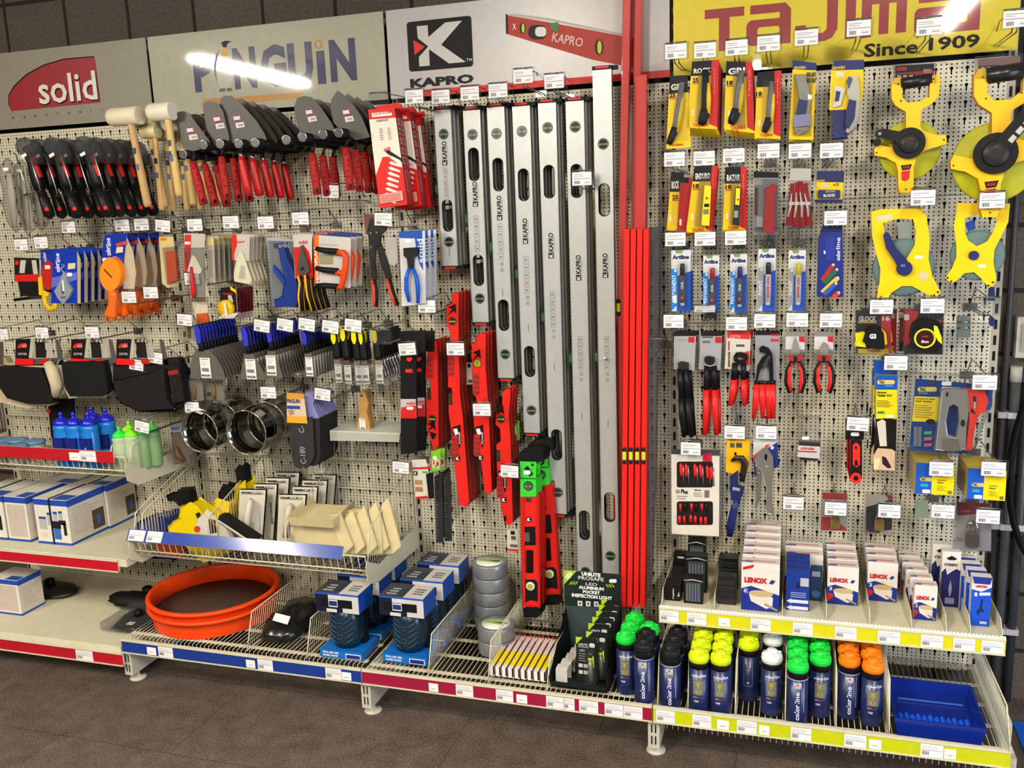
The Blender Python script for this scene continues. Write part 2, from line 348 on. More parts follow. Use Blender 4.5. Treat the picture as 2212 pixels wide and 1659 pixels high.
base(1, 'cream wire bottom shelf with a wine red price rail under the silver spirit levels', '8e1233', cds(1, 1480, [(928, 948, 's'), (986, 1023, 'w'), (1072, 1109, 'w'), (1116, 1139, 's'), (1180, 1218, 'w'), (1219, 1241, 'w'), (1251, 1292, 'w'), (1306, 1346, 'w'), (1347, 1388, 'w')]),
     [(fx(920, 1450)-1, .13), (fx(1050, 1465)-1, .13), (fx(1178, 1480)-1, .10)], True, .186, .195)
base(2, 'cream wire bottom shelf with a bright yellow price rail under the spray cans', 'b8bc10', cds(2, 1570, [(1418, 1458, 'w'), (1496, 1537, 'w'), (1549, 1575, 's'), (1592, 1635, 'w'), (1640, 1662, 's'), (1708, 1753, 'w'), (1824, 1872, 'w'), (1878, 1905, 's'), (1990, 2040, 'w'), (2042, 2068, 's')]),
     [(fx(1418, 1515)-2, .17), (fx(1484, 1520)-2, .17), (fx(1587, 1532)-2, .17), (fx(1696, 1548)-2, .17), (fx(1807, 1565)-2, .17), (fx(1923, 1582)-2, .17)], True, .163, .195)
# right hand upper shelf
T = Th('shelf', 'cream shelf with yellow and white price rail carrying the small boxes at the right', 'shelf', 2, 0, 0, m=2)
s = T.g('shelf_board'); s.B(.004, .996, -.405, -.005, .43, .452, 'cream'); s.bev = .002
def f4(px, py=1340): return W(px, py, .412).x-2
cr = [(1425, 1466, 'w'), (1484, 1526, 'w'), (1552, 1577, 's'), (1621, 1665, 'w'), (1713, 1756, 'w'), (1804, 1851, 'w'), (1897, 1945, 'w'), (1990, 2038, 'w'), (2060, 2107, 'w'), (2121, 2170, 'w')]
rail(T, .0, 1.0, -.412, .405, .043, 'c9c216', [(f4(a, 1310+(a-1425)*.1), f4(b, 1310+(b-1425)*.1)-f4(a, 1310+(a-1425)*.1), k) for a, b, k in cr])
k = T.g('toothed_strip'); k.B(.0, 1.0, -.411, -.409, .448, .458, 'dcd8cc')
for i in range(98): k.B(.003+i*.0102, .009+i*.0102, -.411, -.409, .458, .462, 'dcd8cc')
for px, py in ((1422, 1290), (1542, 1300), (1690, 1315), (1786, 1322), (1880, 1335), (1970, 1345), (2046, 1355), (2098, 1362), (2170, 1370)):
    x = min(.993, max(.006, W(px, py, .4).x-2)); q = T.g('divider'); q.P([(x, .0)]*3, 'cream', 0) if 0 else None
    q.add([(x-.001, -.4, .453), (x-.001, -.36, .495), (x-.001, -.02, .495), (x-.001, -.02, .453), (x+.001, -.4, .453), (x+.001, -.36, .495), (x+.001, -.02, .495), (x+.001, -.02, .453)],
          [(3, 2, 1, 0), (4, 5, 6, 7), (0, 1, 5, 4), (1, 2, 6, 5), (2, 3, 7, 6)], 'cream')
T.done()
# left shelf under the boxes
T = Th('shelf', 'cream shelf with a plain red price rail under the white and blue machine boxes', 'shelf', -1, 0, 0, m=2)
s = T.g('shelf_board'); s.B(.003, .985, -.47, -.005, .44, .47, 'cream'); s.bev = .003
rail(T, .003, .95, -.478, .422, .04, 'b01022', [])
T.done()
# wire baskets
def basket(x0, z, d, lb, xe, col, cards, hb, divs, rxa, rxb, zr, tl=0):
    T = Th('wire_basket', lb, 'basket', x0, 0, 0, 'wire baskets', m=2)
    g = T.g('basket_floor'); n = int((xe-.01)/.028)
    for i in range(n+1):
        x = .008+(xe-.016)*i/n
        g.tube([(x, -.02, z), (x, -d+.045, z), (x, -d+.012, z+.03), (x, -d, z+.085)], .0016, 'cream', 4, loc=True)
    for (y, q) in ((-.03, 0), (-d*.5, 0), (-d+.045, 0), (-d+.012, .03)): g.tube([(.006, y, z+q-.002), (xe-.006, y, z+q-.002)], .0028, 'cream', 5, loc=True)
    g.tube([(.006, -d, z+.086), (xe-.006, -d, z+.086)], .003, 'cream', 6, loc=True)
    bk = T.g('back_grid')
    for i in range(n+1):
        x = .008+(xe-.016)*i/n; bk.tube([(x, -.018, z), (x, -.018, z+hb)], .0013, 'cream', 3, loc=True)
    for q in (0, hb*.6, hb): bk.tube([(.006, -.018, z+q), (xe-.006, -.018, z+q)], .0026, 'cream', 5, loc=True)
    for x in divs:
        k = T.g('side_grid' if x in (divs[0], divs[-1]) else 'divider'); a = -d+.012
        k.tube([(x, a, z+.03), (x, a+.03, z+hb*.55), (x, a+.05, z+hb*.58), (x, -.02, z+hb), (x, -.02, z)], .0026, 'cream', 5, loc=True)
        y = a+.012
        while y < -.03:
            tt = (y-a); zt = z+(.03+(hb*.55-.03)*tt/.03 if tt < .03 else hb*.56 if tt < .05 else hb*.58+hb*.42*(tt-.05)/(d-.082))
            k.tube([(x, y, z+.004), (x, y, zt)], .0011, 'cream', 3, loc=True); y += .0165
        k.tube([(x, a+.03, z), (x, -.02, z)], .0024, 'cream', 4, loc=True)
    for x in (.002, xe-.003):
        p = T.g('bracket'); pts = [(-.012, z+.05), (-d*.8, z+.02), (-d-.004, z+.07), (-d-.012, z+.05), (-d-.006, z-.005), (-d+.05, z-.038), (-.012, z-.05)]
        k = len(pts); p.add([(x, a, b) for a, b in pts]+[(x+.002, a, b) for a, b in pts], [tuple(range(k)), tuple(reversed(range(k, 2*k)))]+[(i, (i+1) % k, (i+1) % k+k, i+k) for i in range(k)], 'cream')
    r = T.g('price_rail'); r.B(rxa, rxb, -.004, 0, 0, .046, col, 'cream'); railcards(r, cards, -.004, 0, .046)
    a = rad(tl); ca, sa = cos(a), sin(a)
    r.v = [(x, -d-.012+y*ca+zz*sa, zr-y*sa+zz*ca) for x, y, zz in r.v]
    return T.done()
basket(0, .475, .46, 'cream wire basket with a blue price rail in the middle of the wall', .998, '2c4596,.13', [(.006, .072, 'w'), (.088, .068, 'w')], .30, [.008, .04, .33, .66, .99], .0, .905, .548, 32)
basket(-1, .775, .42, 'cream wire basket with a red price rail at the left edge', .998, 'a81420', [(.75, .05, 's'), (.8, .075, 'w'), (.9, .0, ''), ], .21, [.01, .78, .9, .99], .0, .955, .84)
# ================================================================== HEADER SIGNS
def sign(lb, xa, xb, col, z0=2.128, z1=2.425, side='b0aca0'):
    T = Th('header_sign', lb, 'sign', (xa+xb)/2, -.045, z0, 'header signs along the top', m=2)
    g = T.g('board'); w = (xb-xa)/2; g.B(-w, w, -.0, .004, 0, z1-z0, col, side)
    T.m = False; T.d = .045; T.o = V(((xa+xb)/2, -.045, z0)); return T
glos = ',.17'
T = sign('white glossy sign with red oval emblem and spaced small letters below', -1.04, -.006, '868070'+glos)
g = T.g('emblem')
o = [(24.6, 240), (19.5, 228), (19.5, 208), (31, 188), (57, 163), (95, 142), (139, 129), (204, 123.5), (217, 221)]
g.P([(x-1.5, y-2.5) for x, y in o], '1a0808', .001, .001); g.P(o, '8e0e1c,.17', .001, .002)
g = T.g('lettering'); g.T('solid', 83, 161, 210, 224, '2a0508', dd=.003); g.T('solid', 81, 158, 208, 221, 'd2cec2', dd=.003)
g = T.g('small_lettering')
for i, c in enumerate('HANDTOOLS'): x = 28+i*24.1; g.T(c, x-2, 251.5-i*2.03, x+3, 257-i*2.03, 'ink', dd=.001, keep=True)
T.done()
T = sign('off-white glossy sign with tall dark blue letters and a penguin figure', .006, .994, '9d9a86'+glos)
for c, a, b, y0, y1 in (('P', 418, 458, 109, 202), ('N', 504, 553, 98, 195), ('G', 562, 618, 92, 192), ('U', 622, 676, 88, 189), ('N', 712, 769, 80, 179)):
    g = T.g('letter'); g.T(c, a, y0+4, b, y1-3, '14164a,.17', bold=.05)
g = T.g('letter'); g.frame(693, 146); g.D(685, 110, 703, 182, '14164a,.17'); g.DP(ell(692, 96, 9, 10), 'b07c30', holes=[ell(692, 96, 5.5, 6.5)])
g = T.g('penguin_figure')
g.DP([(482, 92), (489, 96), (493, 108), (500, 128), (504, 150), (500, 176), (494, 190), (478, 192), (470, 178), (466, 150), (470, 122), (477, 104)], 'aaa79c,.17')
g.DP([(478, 92), (486, 88), (500, 89), (491, 94), (489, 103), (481, 101)], '20222e')
g.DP([(481, 101), (489, 103), (494, 120), (484, 122), (477, 118)], 'c9a040')
g.DP([(477, 104), (470, 122), (465, 150), (470, 180), (463, 160), (462, 140), (466, 120)], '70747c'); g.DP([(474, 192), (486, 190), (487, 197), (474, 199)], '55524c'); g.DP([(490, 190), (500, 190), (502, 197), (490, 197)], '55524c')
g = T.g('stripe'); g.DP([(440, 214), (655, 199), (648, 211), (540, 222), (436, 229)], 'b07820,.17')
T.done()
T = sign('white satin sign with black square K emblem and red picture of a level', 1.006, 1.994, 'aba5a2,.3')
g = T.g('emblem'); g.frame(950, 95)
q = lambda P: [(950+x, 95+y) for x, y in P]
g.DP(rr(880, 41, 1020, 150, 7), '0d0c0c,.5')
g.DP(q([(-48, -43), (-24, -43), (-24, -17), (14, -45), (50, -45), (3, 2), (54, 44), (18, 44), (-24, 9), (-24, 45), (-47, 45), (-47, 24), (-25, 3), (-47, -17)]), 'b4afac,.3')
g.DP(q([(-57, -14), (-33, 3), (-56, 19)]), 'd02018'); g.T('TM', 1005, 132, 1018, 138, 'b0b0b0')
g = T.g('lettering'); g.T('KAPRO', 885, 165, 1023, 185, '0d0c0c', bold=.055)
g = T.g('red_stripe'); g.B(-.38, .494, -.0008, 0, .0, .022, 'c41c16')
g = T.g('level_picture')
g.DP([(1106, 29), (1180, 38), (1389, 82), (1389, 86), (1180, 44), (1092, 34)], 'a8a29c')
g.DP([(1092, 33), (1180, 47), (1389, 86), (1387, 150), (1280, 129), (1093, 73)], 'a03024,.5')
g.DP([(1092, 30), (1097, 32), (1098, 73), (1093, 73)], '281414'); g.DP([(1384, 84), (1390, 84), (1388, 151), (1383, 149)], '281414')
g.DP(rr(1141, 54, 1181, 85, 13), '1e1a1a'); g.DP(rr(1156, 58, 1180, 79, 8), 'cfc9c6')
for x, y, r in ((1129, 61, 12), (1294, 102, 17)): g.DP(ell(x, y, r*.55, r), '1c1a14'); g.DP(ell(x+1, y, r*.28, r*.85), 'aebc3a')
g.DP([(1188, 50), (1206, 48), (1206, 68), (1190, 64)], '3c6a3a'); g.T('KAPRO', 1192, 76, 1260, 96, 'c8a8a0', rot=-15); g.T('X', 1107, 51, 1115, 64, 'e0d8d0')
T.done()
T = sign('yellow glossy sign with large dark red letters and black small lettering', 2.006, 3.0, 'cdb804'+glos, 2.128, 2.43)
dr = '86101a,.17'
def box(P): g.DP(P, dr)
g = T.g('letter'); g.frame(1565, 62); box([(1522, 18), (1607, 18), (1607, 38), (1576, 38), (1576, 110), (1553, 110), (1553, 38), (1522, 38)])
def low_a(x0, x1, yb, h, t):
    g = T.g('letter'); g.frame((x0+x1)/2, yb-h/2); y0 = yb-h
    g.DP([(x0+8, y0), (x1-12, y0), (x1, y0+14), (x1, yb), (x1-t, yb), (x1-t, y0+t*.8), (x0+8, y0+t*.8)], dr)
    g.DP(rr(x0, y0+h*.36, x1-2, yb, 14), dr, holes=[rr(x0+t, y0+h*.36+t*.7, x1-t, yb-t*.7, 6)])
low_a(1612, 1708, 97, 88, 24)
g = T.g('letter'); g.frame(1765, 50); box([(1786, -30), (1809, -30), (1809, 66), (1798, 84), (1782, 90), (1730, 90), (1718, 78), (1718, 52), (1741, 52), (1741, 72), (1778, 72), (1786, 64)])
g = T.g('letter'); g.frame(1838, 50); box([(1826, -2), (1848, -2), (1848, 84), (1826, 84)])
g = T.g('letter'); g.frame(1905, 30); box([(1861, 80), (1861, -12), (1938, -12), (1958, 2), (1958, 74), (1936, 74), (1936, 8), (1920, 8), (1920, 74), (1899, 74), (1899, 8), (1883, 8), (1883, 78)])
low_a(1975, 2117, 70, 90, 27)
T.g('small_lettering').T('Since', 1866, 90, 1983, 120, '1c1606', bold=.03); T.g('small_lettering').T('1909', 2006, 77, 2116, 106, '1c1606', bold=.03)
T.done()
# ================================================================== PRICE TAG HOOKS
def hook(px, py, lb, d=.26, tilt=0, w=.064, h=.042, blank=False, wide=.006, droop=.03, single=False, lie=0):
    T = Th('display_hook', lb, 'hook', px, py, d, 'wire hooks with price cards'); T.m = 2
    o = T.o; z = o.z
    k = T.g('backplate'); k.B(-.02, .02, d-.004, d-.0006, -droop-.012, -droop+.012, 'wire')
    k = T.g('prong'); x = wide; p = [(x, d-.004, -droop), (x, .025, -droop), (x, .012, -droop+.012)]
    k.tube(p if single else p+[(-a, b, c) for a, b, c in reversed(p)], .0021, 'wire', 5, loc=True)
    k = T.g('label_arm'); k.tube([(0, d-.004, -droop+.012), (0, d*.75, h/2+.012), (0, .004, h/2+.006)], .0018, 'wire', 5, loc=True)
    k.tube([(-w/2, .002, h/2+.005), (w/2, .002, h/2+.005)], .0022, 'wire', 5, loc=True)
    H = T.g('label_holder'); t = rad(tilt)
    sn, cs = (-sin(rad(lie)), cos(rad(lie)))
    def q(g, xa, xb, ya, za, zb, mt):
        P = []
        for a, b in ((xa, za), (xb, za), (xb, zb), (xa, zb)):
            X, Z = a*cos(t)-b*sin(t), a*sin(t)+b*cos(t); Z0 = h/2+.004
            dz = Z0-Z; P.append((X, ya-dz*-sn, Z0-dz*cs))
        g.add(P, [(0, 1, 2, 3)], mt)
    q(H, -w/2-.005, w/2+.008, -.001, -h/2-.005, h/2+.006, 'clearg')
    if not blank:
        c = H.g('price_card'); q(c, -w/2, w/2, -.0016, -h/2, h/2, 'paper')
        for i in range(9): a = -w*.4+w*.033*i; q(c, a, a+w*(.012+.008*(i*7 % 3)), -.002, -h*.4, -h*.14, '5c5c60')
        q(c, -w*.44, w*.46, -.002, -h*.01, h*.025, '55555a'); q(c, -w*.42, w*.1*random.uniform(.2, 3.6), -.002, h*.28, h*.33, '9a9aa0'); q(c, -w*.42, w*.1*random.uniform(-1, 2), -.002, h*.16, h*.2, '9a9aa0'); q(c, w*.12, w*.42, -.002, -h*.36, -h*.24, 'a8a8ac')
    T.m = 0; return T.done()
for a in [
 (148, 491, 'price card hook above the blue and white plumb bob packs', .26), (264, 487, 'price card hook above the orange winder pack, left of two'), (306, 485, 'price card hook above the rear orange winders'),
 (352, 488, 'price card hook above the orange flat pack, card tilted', .26, -6), (46, 529, 'price card hook above the black and red packs at the left edge'), (89, 524, 'price card hook above the red tape pack beside the blue packs'),
 (4, 722, 'price card hook cut off by the left edge of the photo'), (421, 486, 'price card hook above the white and red spatula card'), (499, 480, 'price card hook above the wedge shaped joint spreaders', .27),
 (574, 481, 'price card hook with bare wires left of the blue trigger pack', .27), (649, 472, 'price card hook above the hand snips and orange handled saw packs', .27),
 (279, 642, 'price card hook in front of the orange chalk reels', .27), (326, 632, 'price card hook between the rear orange chalk reels', .27), (415, 602, 'price card hook over the red bladed spatula'),
 (399, 691, 'price card hook beside the small orange pack, card tilted', .26, -5), (91, 719, 'price card hook above the leftmost leather pouch'), (199, 718, 'price card hook above the middle leather pouch'),
 (295, 788, 'lower price card hook in front of the red trimmed pouch', .27, -8), (336, 773, 'upper price card hook in front of the red trimmed pouch', .27, -8), (415, 880, 'price card hook above the left metal duct coupling'),
 (714, 414, 'price card hook below the red trowel handles', .27, -3), (828, 474, 'price card hook above the black aviation snips with red grips', .25, -4), (922, 662, 'price card hook below the blue handled pincers', .24),
 (566, 704, 'leftmost price card hook over the blue handled scrapers', .29, -9), (616, 702, 'second price card hook over the blue handled scrapers', .29, -9), (663, 701, 'third price card hook over the scrapers', .29, -9),
 (714, 706, 'fourth price card hook over the scrapers, above the yellow handles', .29, -9), (763, 703, 'fifth price card hook over the yellow and black scrapers', .29, -8), (580, 848, 'price card hook above the gap right of the duct couplings'),
 (697, 852, 'price card hook above the purple topped sanding pads', .26, -7), (880, 754, 'price card hook in front of the black straps', .26, 4), (984, 754, 'price card hook in front of the red torpedo levels', .24),
 (1041, 885, 'price card hook in front of the right pair of red levels', .24, 1), (866, 1010, 'price card hook beside the black rafter squares', .22, -3), (1101, 1018, 'price card hook beside the bright green level cap', .24, -2),
 (895, 209, 'price card hook right of the red wrench boxes', .24), (952, 209, 'price card hook over the leftmost silver level', .2), (1015, 202, 'price card hook over the second silver level', .2), (1076, 196, 'price card hook over the third silver level', .2),
 (1130, 165, 'price card hook high over the fourth silver level', .22), (1197, 176, 'price card hook over the fifth silver level', .2), (1257, 386, 'price card hook in front of the grip slot of the sixth silver level', .2),
 (1460, 111, 'price card hook above the grey and yellow cutter at the left of the top row', .22), (1523, 109, 'price card hook above the yellow cutter pack marked 25', .22), (1591, 103, 'price card hook above the wide yellow cutter pack marked 18', .22),
 (1660, 94, 'price card hook above the red and yellow cutter right of the wide pack', .22), (1742, 81, 'price card hook above the yellow knife card', .22), (1855, 61, 'price card hook above the blue folding knife card', .24),
 (2007, 58, 'price card hook on long wires above the smaller tape reel', .3), (2196, 41, 'price card hook on long wires above the larger tape reel', .3),
 (1457, 344, 'price card hook above the rearmost pack of blades marked 25', .2), (1521, 342, 'price card hook above the yellow blade packs marked 18', .2), (1585, 336, 'price card hook above the blue topped blade packs', .2),
 (1660, 326, 'price card hook above the grey card with a red knife', .2), (1728, 326, 'price card hook above the clear bag of red snap knives', .2), (1796, 325, 'price card hook above the small blue and yellow blade pack', .2),
 (1805, 471, 'price card hook above the dark blue crayon box', .2), (1994, 427, 'price card hook overlapping the foot of the smaller tape reel', .26), (2143, 433, 'price card hook overlapping the foot of the larger tape reel', .26),
 (1459, 517, 'price card hook above the black permanent marker', .2), (1523, 516, 'price card hook above the red permanent marker', .2), (1589, 514, 'price card hook above the blue permanent marker', .2),
 (1455, 694, 'price card hook above the all-black bolt cutters', .2), (1591, 699, 'price card hook above the red card pincers', .2), (1652, 693, 'price card hook above the water pump pliers', .2), (1722, 691, 'price card hook above the needle nose pliers', .2),
 (1795, 692, 'price card hook above the diagonal cutting pliers', .2), (1904, 663, 'price card hook above the yellow pocket tape marked 16', .22), (2014, 661, 'price card hook above the black pocket tape with yellow ring', .22),
 (1935, 784, 'price card hook above the narrow blue and yellow tacker box', .24), (2127, 826, 'price card hook in front of the staple gun blister', .28), (1492, 969, 'price card hook in front of the white screwdriver set box', .2),
 (1587, 934, 'price card hook above the yellow card pipe wrench', .18), (1655, 934, 'price card hook above the locking pliers', .18), (1853, 916, 'price card hook above the red and black hex key fold', .2, -2),
 (2033, 1013, 'price card hook in front of the left box of staples', .3), (2146, 1013, 'price card hook in front of the right box of staples', .3), (1714, 1087, 'price card hook on its own below the bit set', .16),
 (1805, 1099, 'price card hook in front of the red card with a brass padlock', .22), (1921, 1104, 'price card hook in front of the black card with a brass padlock', .22), (2037, 1105, 'price card hook over a small pale green tag', .22),
 (2134, 1116, 'price card hook in front of the large round padlock', .24), (307, 922, 'price card hook leaning over the green topped bottles', .36, -10),
]: hook(*a)
for a in [(1656, 510, 'empty frosted tag holder left of two above the paint markers', .2), (1727, 510, 'empty frosted tag holder right of two above the paint markers', .2), (2133, 662, 'empty lilac tinted tag holder at the right end of the wall', .26),
          (818, 217, 'empty clear tag holder above the red wrench boxes', .28), (823, 728, 'empty clear tag holder over the rightmost yellow scraper', .29)]: hook(*a, blank=True)
hook(1524, 676, 'folded up price card hook above the red handled end cutters', .2, lie=68); hook(503, 690, 'folded up price card hook below the yellow and black tape pack', .28, lie=70)
# ================================================================== MALLETS
def mallet(lb, hx0, hy0, hx1, hy1, a, b, d, col, wood):
    T = Th('mallet', lb, 'mallet', (hx0+hx1)/2, (hy0+hy1)/2, d, 'wooden handled mallets'); o = T.o
    w = abs(W(hx1, hy0, d).x-W(hx0, hy0, d).x)/2; r = abs(W(hx0, hy0, d).z-W(hx0, hy1, d).z)/2
    h = T.g('head'); h.lathe((0, 0, 0), [(r*.86, -w), (r, -w*.8), (r, w*.92), (r*.96, w)], col, 24, 'x')
    k = T.g('handle'); A = W(*a, d)-o; B = W(*b, d)-o; rr_ = .0155*r/.038
    k.tube([A+(A-B)*.2, A, A.lerp(B, .3), A.lerp(B, .6), B*.96+A*.04, B], [rr_*1.05, rr_, rr_*.95, rr_*1.08, rr_*1.1, rr_*.85], wood, 12, loc=True)
    for t, c in ((.3, '26304c'), (.5, '55557c')):
        p = A.lerp(B, t); k.B(p.x-.006, p.x+.006, p.y-rr_*1.12, p.y, p.z-.012, p.z+.008, c)
    return T.done()
m = mallet('large cream headed mallet with a thick tan wooden handle, leftmost of the mallets', 238, 231, 303, 272, (284, 272), (320, 447), .36, 'cfc6a8', 'b3915f')
dup(m, .02, .07, -.002, 'tan handled mallet half hidden behind the large leftmost one')
m = mallet('small cream headed mallet hanging low between the two big heads', 307, 269, 342, 300, (335, 300), (350, 454), .30, 'cdbf92', 'c4a268')
for i, l in enumerate(('second small mallet behind the low hanging one', 'third small mallet with only its handle showing', 'fourth small mallet deepest behind the low hanging one')): dup(m, .012*i, .065*(i+1), -.004, l)
m = mallet('white headed mallet with pale handle beside the grey trowels', 324, 221, 374, 262, (363, 258), (388, 424), .36, 'd6d0bc', 'c8aa68')
for i, l in enumerate(('second white headed mallet behind the one beside the trowels', 'third white headed mallet seen only by its lower handle', 'rearmost white headed mallet in brown shade')): dup(m, .004*i, .075*(i+1), -.03, l)
# ================================================================== TROWELS
def trowel(lb, blade, stick, hd, d, ferr, name='trowel', n=1, labs=()):
    T = Th(name, lb, 'trowel', blade[0][0], blade[0][1], d, 'trowels with red handles'); cx = sum(p[0] for p in blade)/len(blade)
    T.g('blade').P(blade, '403e3a,.45,.3', .0016)
    sx, sy = stick; k = T.g('sticker')
    k.DP(ell(sx, sy, 9, 9.5), 'b03a50'); k.DP(ell(sx, sy, 7.6, 8), '2a2460'); k.DP([(sx-8, sy-3), (sx+5, sy-5), (sx+7, sy+3), (sx-6, sy+5)], 'cdc6c0'); k.DP([(sx-4, sy+11), (sx+14, sy+8), (sx+17, sy+19), (sx-1, sy+22)], 'cfc8c0')
    k.DP([(sx+2, sy+14), (sx+13, sy+12), (sx+14, sy+16), (sx+3, sy+18)], '88847e')
    (ax, ay), (bx, by) = hd
    T.g('neck').tube([(cx+4, (ay-22), -.002), (cx+10, ay-18, .02), (ax+4, ay-14, .03), (ax, ay, .03)], .0048, '1c1b1a,.4', 8)
    h = T.g('handle'); f = lambda t: (ax+(bx-ax)*t, ay+(by-ay)*t, .03)
    if ferr: h.tube([f(-.02), f(.12)], [.008, .0105], 'chrome', 12)
    h.tube([f(.1 if ferr else 0), f(.2), f(.5), f(.8), f(.97), f(1)], [.0105, .0125, .0155, .0165, .015, .010] if ferr else [.011, .0135, .0165, .0135, .0155, .011], 'b01414,.35' if ferr else '9c1212,.6', 12)
    if not ferr:
        for t in (.15, .3, .42, .55, .68): x, y, q = f(t); h.DP(ell(x+2*(-1)**int(t*20), y, 1.6, 2), '300808', q+.0145)
        x, y, q = f(.9); h.DP(ell(x, y, 3.5, 5), '140506', q+.015)
    r = T.done()
    for i, l in enumerate(labs): dup(r, .004*(i+1), .062*(i+1), -.004*(i+1), l)
    return r
A_ = [(378, 250), (384, 242), (396, 240), (409, 245), (428, 271), (454, 307), (451, 317), (415, 327), (396, 320), (386, 288)]
trowel('round tipped grey trowel leftmost and lowest in the row', A_, (411, 281), ((416, 350), (441, 442)), .34, False, labs=('second trowel behind the leftmost one with a dimpled red handle', 'third trowel behind the leftmost one'))
B_ = [(438, 232), (441, 222), (454, 218), (470, 222), (482, 240), (496, 300), (490, 314), (464, 316), (446, 280)]
trowel('narrow round tipped grey trowel overlapped by the largest one', B_, (469, 257), ((478, 338), (492, 432)), .32, False, labs=('second trowel behind the overlapped narrow one', 'third trowel behind the overlapped narrow one'))
C_ = [(474, 216), (484, 207), (500, 207), (523, 226), (555, 262), (572, 290), (576, 302), (555, 314), (515, 317), (490, 300), (478, 262)]
trowel('largest round tipped grey trowel with a chrome collared red handle', C_, (512, 255), ((519, 330), (538, 421)), .31, True, labs=('second large trowel behind, dark blade, chrome collared handle', 'third large trowel behind, dark blade', 'fourth large trowel behind, dark blade', 'rearmost large trowel with its red handle near the wall'))
D_ = [(635, 231), (642, 212), (657, 207), (673, 210), (691, 229), (718, 268), (725, 287), (690, 300), (651, 295), (640, 262)]
trowel('round tipped grey trowel right of the printed orange stripe', D_, (668, 242), ((675, 331), (686, 420)), .30, False, labs=('second trowel behind the one by the orange stripe', 'third trowel behind the one by the orange stripe'))
E_ = [(729, 195), (743, 205), (765, 229), (782, 254), (799, 296), (769, 303), (735, 281), (720, 264), (713, 231), (716, 214)]
trowel('pointed grey trowel beside the red wrench boxes', E_, (748, 242), ((746, 319), (758, 411)), .30, False, labs=('second pointed trowel with black blade behind the front one', 'third pointed trowel with black blade', 'rearmost pointed trowel with black blade'))
for i, (x, y, l, ln) in enumerate(((366, 334, 'lowest black tube bar with bright rim below the leftmost trowel', .30), (396, 333, 'second low black tube bar with bright rim', .3), (440, 313, 'black tube bar with bright rim left of the narrow trowel', .28), (476, 311, 'black tube bar with bright rim under the narrow trowel', .28),
      (516, 310, 'black tube bar with bright rim under the largest trowel', .28), (552, 308, 'black tube bar with bright rim right of the largest trowel', .28), (619, 302, 'black tube bar with bright rim left of the striped gap', .28), (654, 296, 'black tube bar with bright rim under the fourth trowel', .28),
      (698, 290, 'black tube bar with bright rim left of the pointed trowel', .28), (732, 286, 'black tube bar with bright rim under the pointed trowel', .28))):
    T = Th('hanging_bar', l, 'hanging bar', x, y, ln+.07, 'black tube bars holding the trowels'); T.m = 2
    k = T.g('tube'); k.lathe((0, 0, 0), [(.0155, -ln-.069), (.0155, 0)], '101010,.6', 14, 'y'); k = T.g('rim'); k.lathe((0, -.0004, 0), [(.0145, 0), (.0165, 0), (.0165, .004), (.0145, .004)], 'chrome', 18, 'y'); T.m = 0; T.done()
# ================================================================== CAULKING GUNS in plastic, on wide cradles
def cradle(x0, y0, x1, y1, lb, h=82):
    d = .415; T = Th('wire_cradle', lb, 'hook', (x0+x1)/2, (y0+y1)/2, d, 'wide wire cradles holding the caulking guns')
    k = T.g('wire_frame'); q = x1-x0
    k.tube([(x0, y0, -d+.002), (x0, y0, 0), (x0+q, y1, 0), (x0+q, y1, -d+.002)], .0028, '8a8a8a,.3,1', 6)
    for xx, yy, kk in ((x0+6, y0-6, 0), (x1-10, y1-4, 1)): T.g('front_rod').tube([(xx-3, yy+5, 0), (xx, yy, .004), (xx-25, yy-h, .004), (xx-30, yy-h-3, -.02)], .0026, 'steel', 6)
    return T.done()
cradle(53, 421, 97, 414, 'wide wire cradle at the left end of the caulking guns'); cradle(118, 424, 165, 413, 'wide wire cradle at the middle of the caulking guns'); cradle(187, 422, 235, 410, 'wide wire cradle at the right of the caulking guns')
def gun(lb, rx, ry, labs):
    d = .36; T = Th('caulking_gun', lb, 'caulking gun', rx, ry, d, 'plastic wrapped caulking guns')
    b = T.g('barrel'); b.tube([(rx-42, ry-132, -.01), (rx-30, ry-100, 0), (rx-20, ry-55, 0), (rx-16, ry-42, 0)], [.022, .024, .024, .02], '141312,.35', 12)
    h = T.g('handle'); h.tube([(rx-17, ry-45, .0), (rx-8, ry-22, .01), (rx, ry, .012), (rx+4, ry+13, .008), (rx+5, ry+16, .004)], [.016, .0185, .021, .021, .014], '161514,.4', 12)
    h.g('hanging_ring').lathe(h.L(rx, ry, .037), [(.003, 0), (.0075, 0), (.0075, .008), (.003, .008)], 'd82a20', 14, 'y')
    T.g('trigger').P([(rx-36, ry-112), (rx-31, ry-114), (rx-15, ry-70), (rx-19, ry-68), (rx-29, ry-92)], 'c4261c,.4', .01, .022)
    g = T.g('plastic_bag'); g.tube([(rx-58, ry-128, .0), (rx-50, ry-134, .01), (rx-36, ry-130, .012), (rx-26, ry-112, .012), (rx-22, ry-96, .01)], [.018, .036, .04, .034, .026], 'clearb', 9)
    s = T.g('price_sticker'); s.DP([(rx-58, ry-116), (rx-48, ry-122), (rx-45, ry-116), (rx-55, ry-110)], 'white', .062)
    r = T.done()
    for i, l in enumerate(labs): dup(r, 0, .062*(i+1), 0, l)
gun('plastic wrapped black caulking gun leftmost of the front three', 103, 452, ['second caulking gun behind the leftmost one', 'third caulking gun behind the leftmost one', 'fourth caulking gun behind the leftmost one'])
gun('plastic wrapped black caulking gun in the middle of the front three', 163, 451, ['second caulking gun behind the middle one', 'third caulking gun behind the middle one', 'fourth caulking gun behind the middle one'])
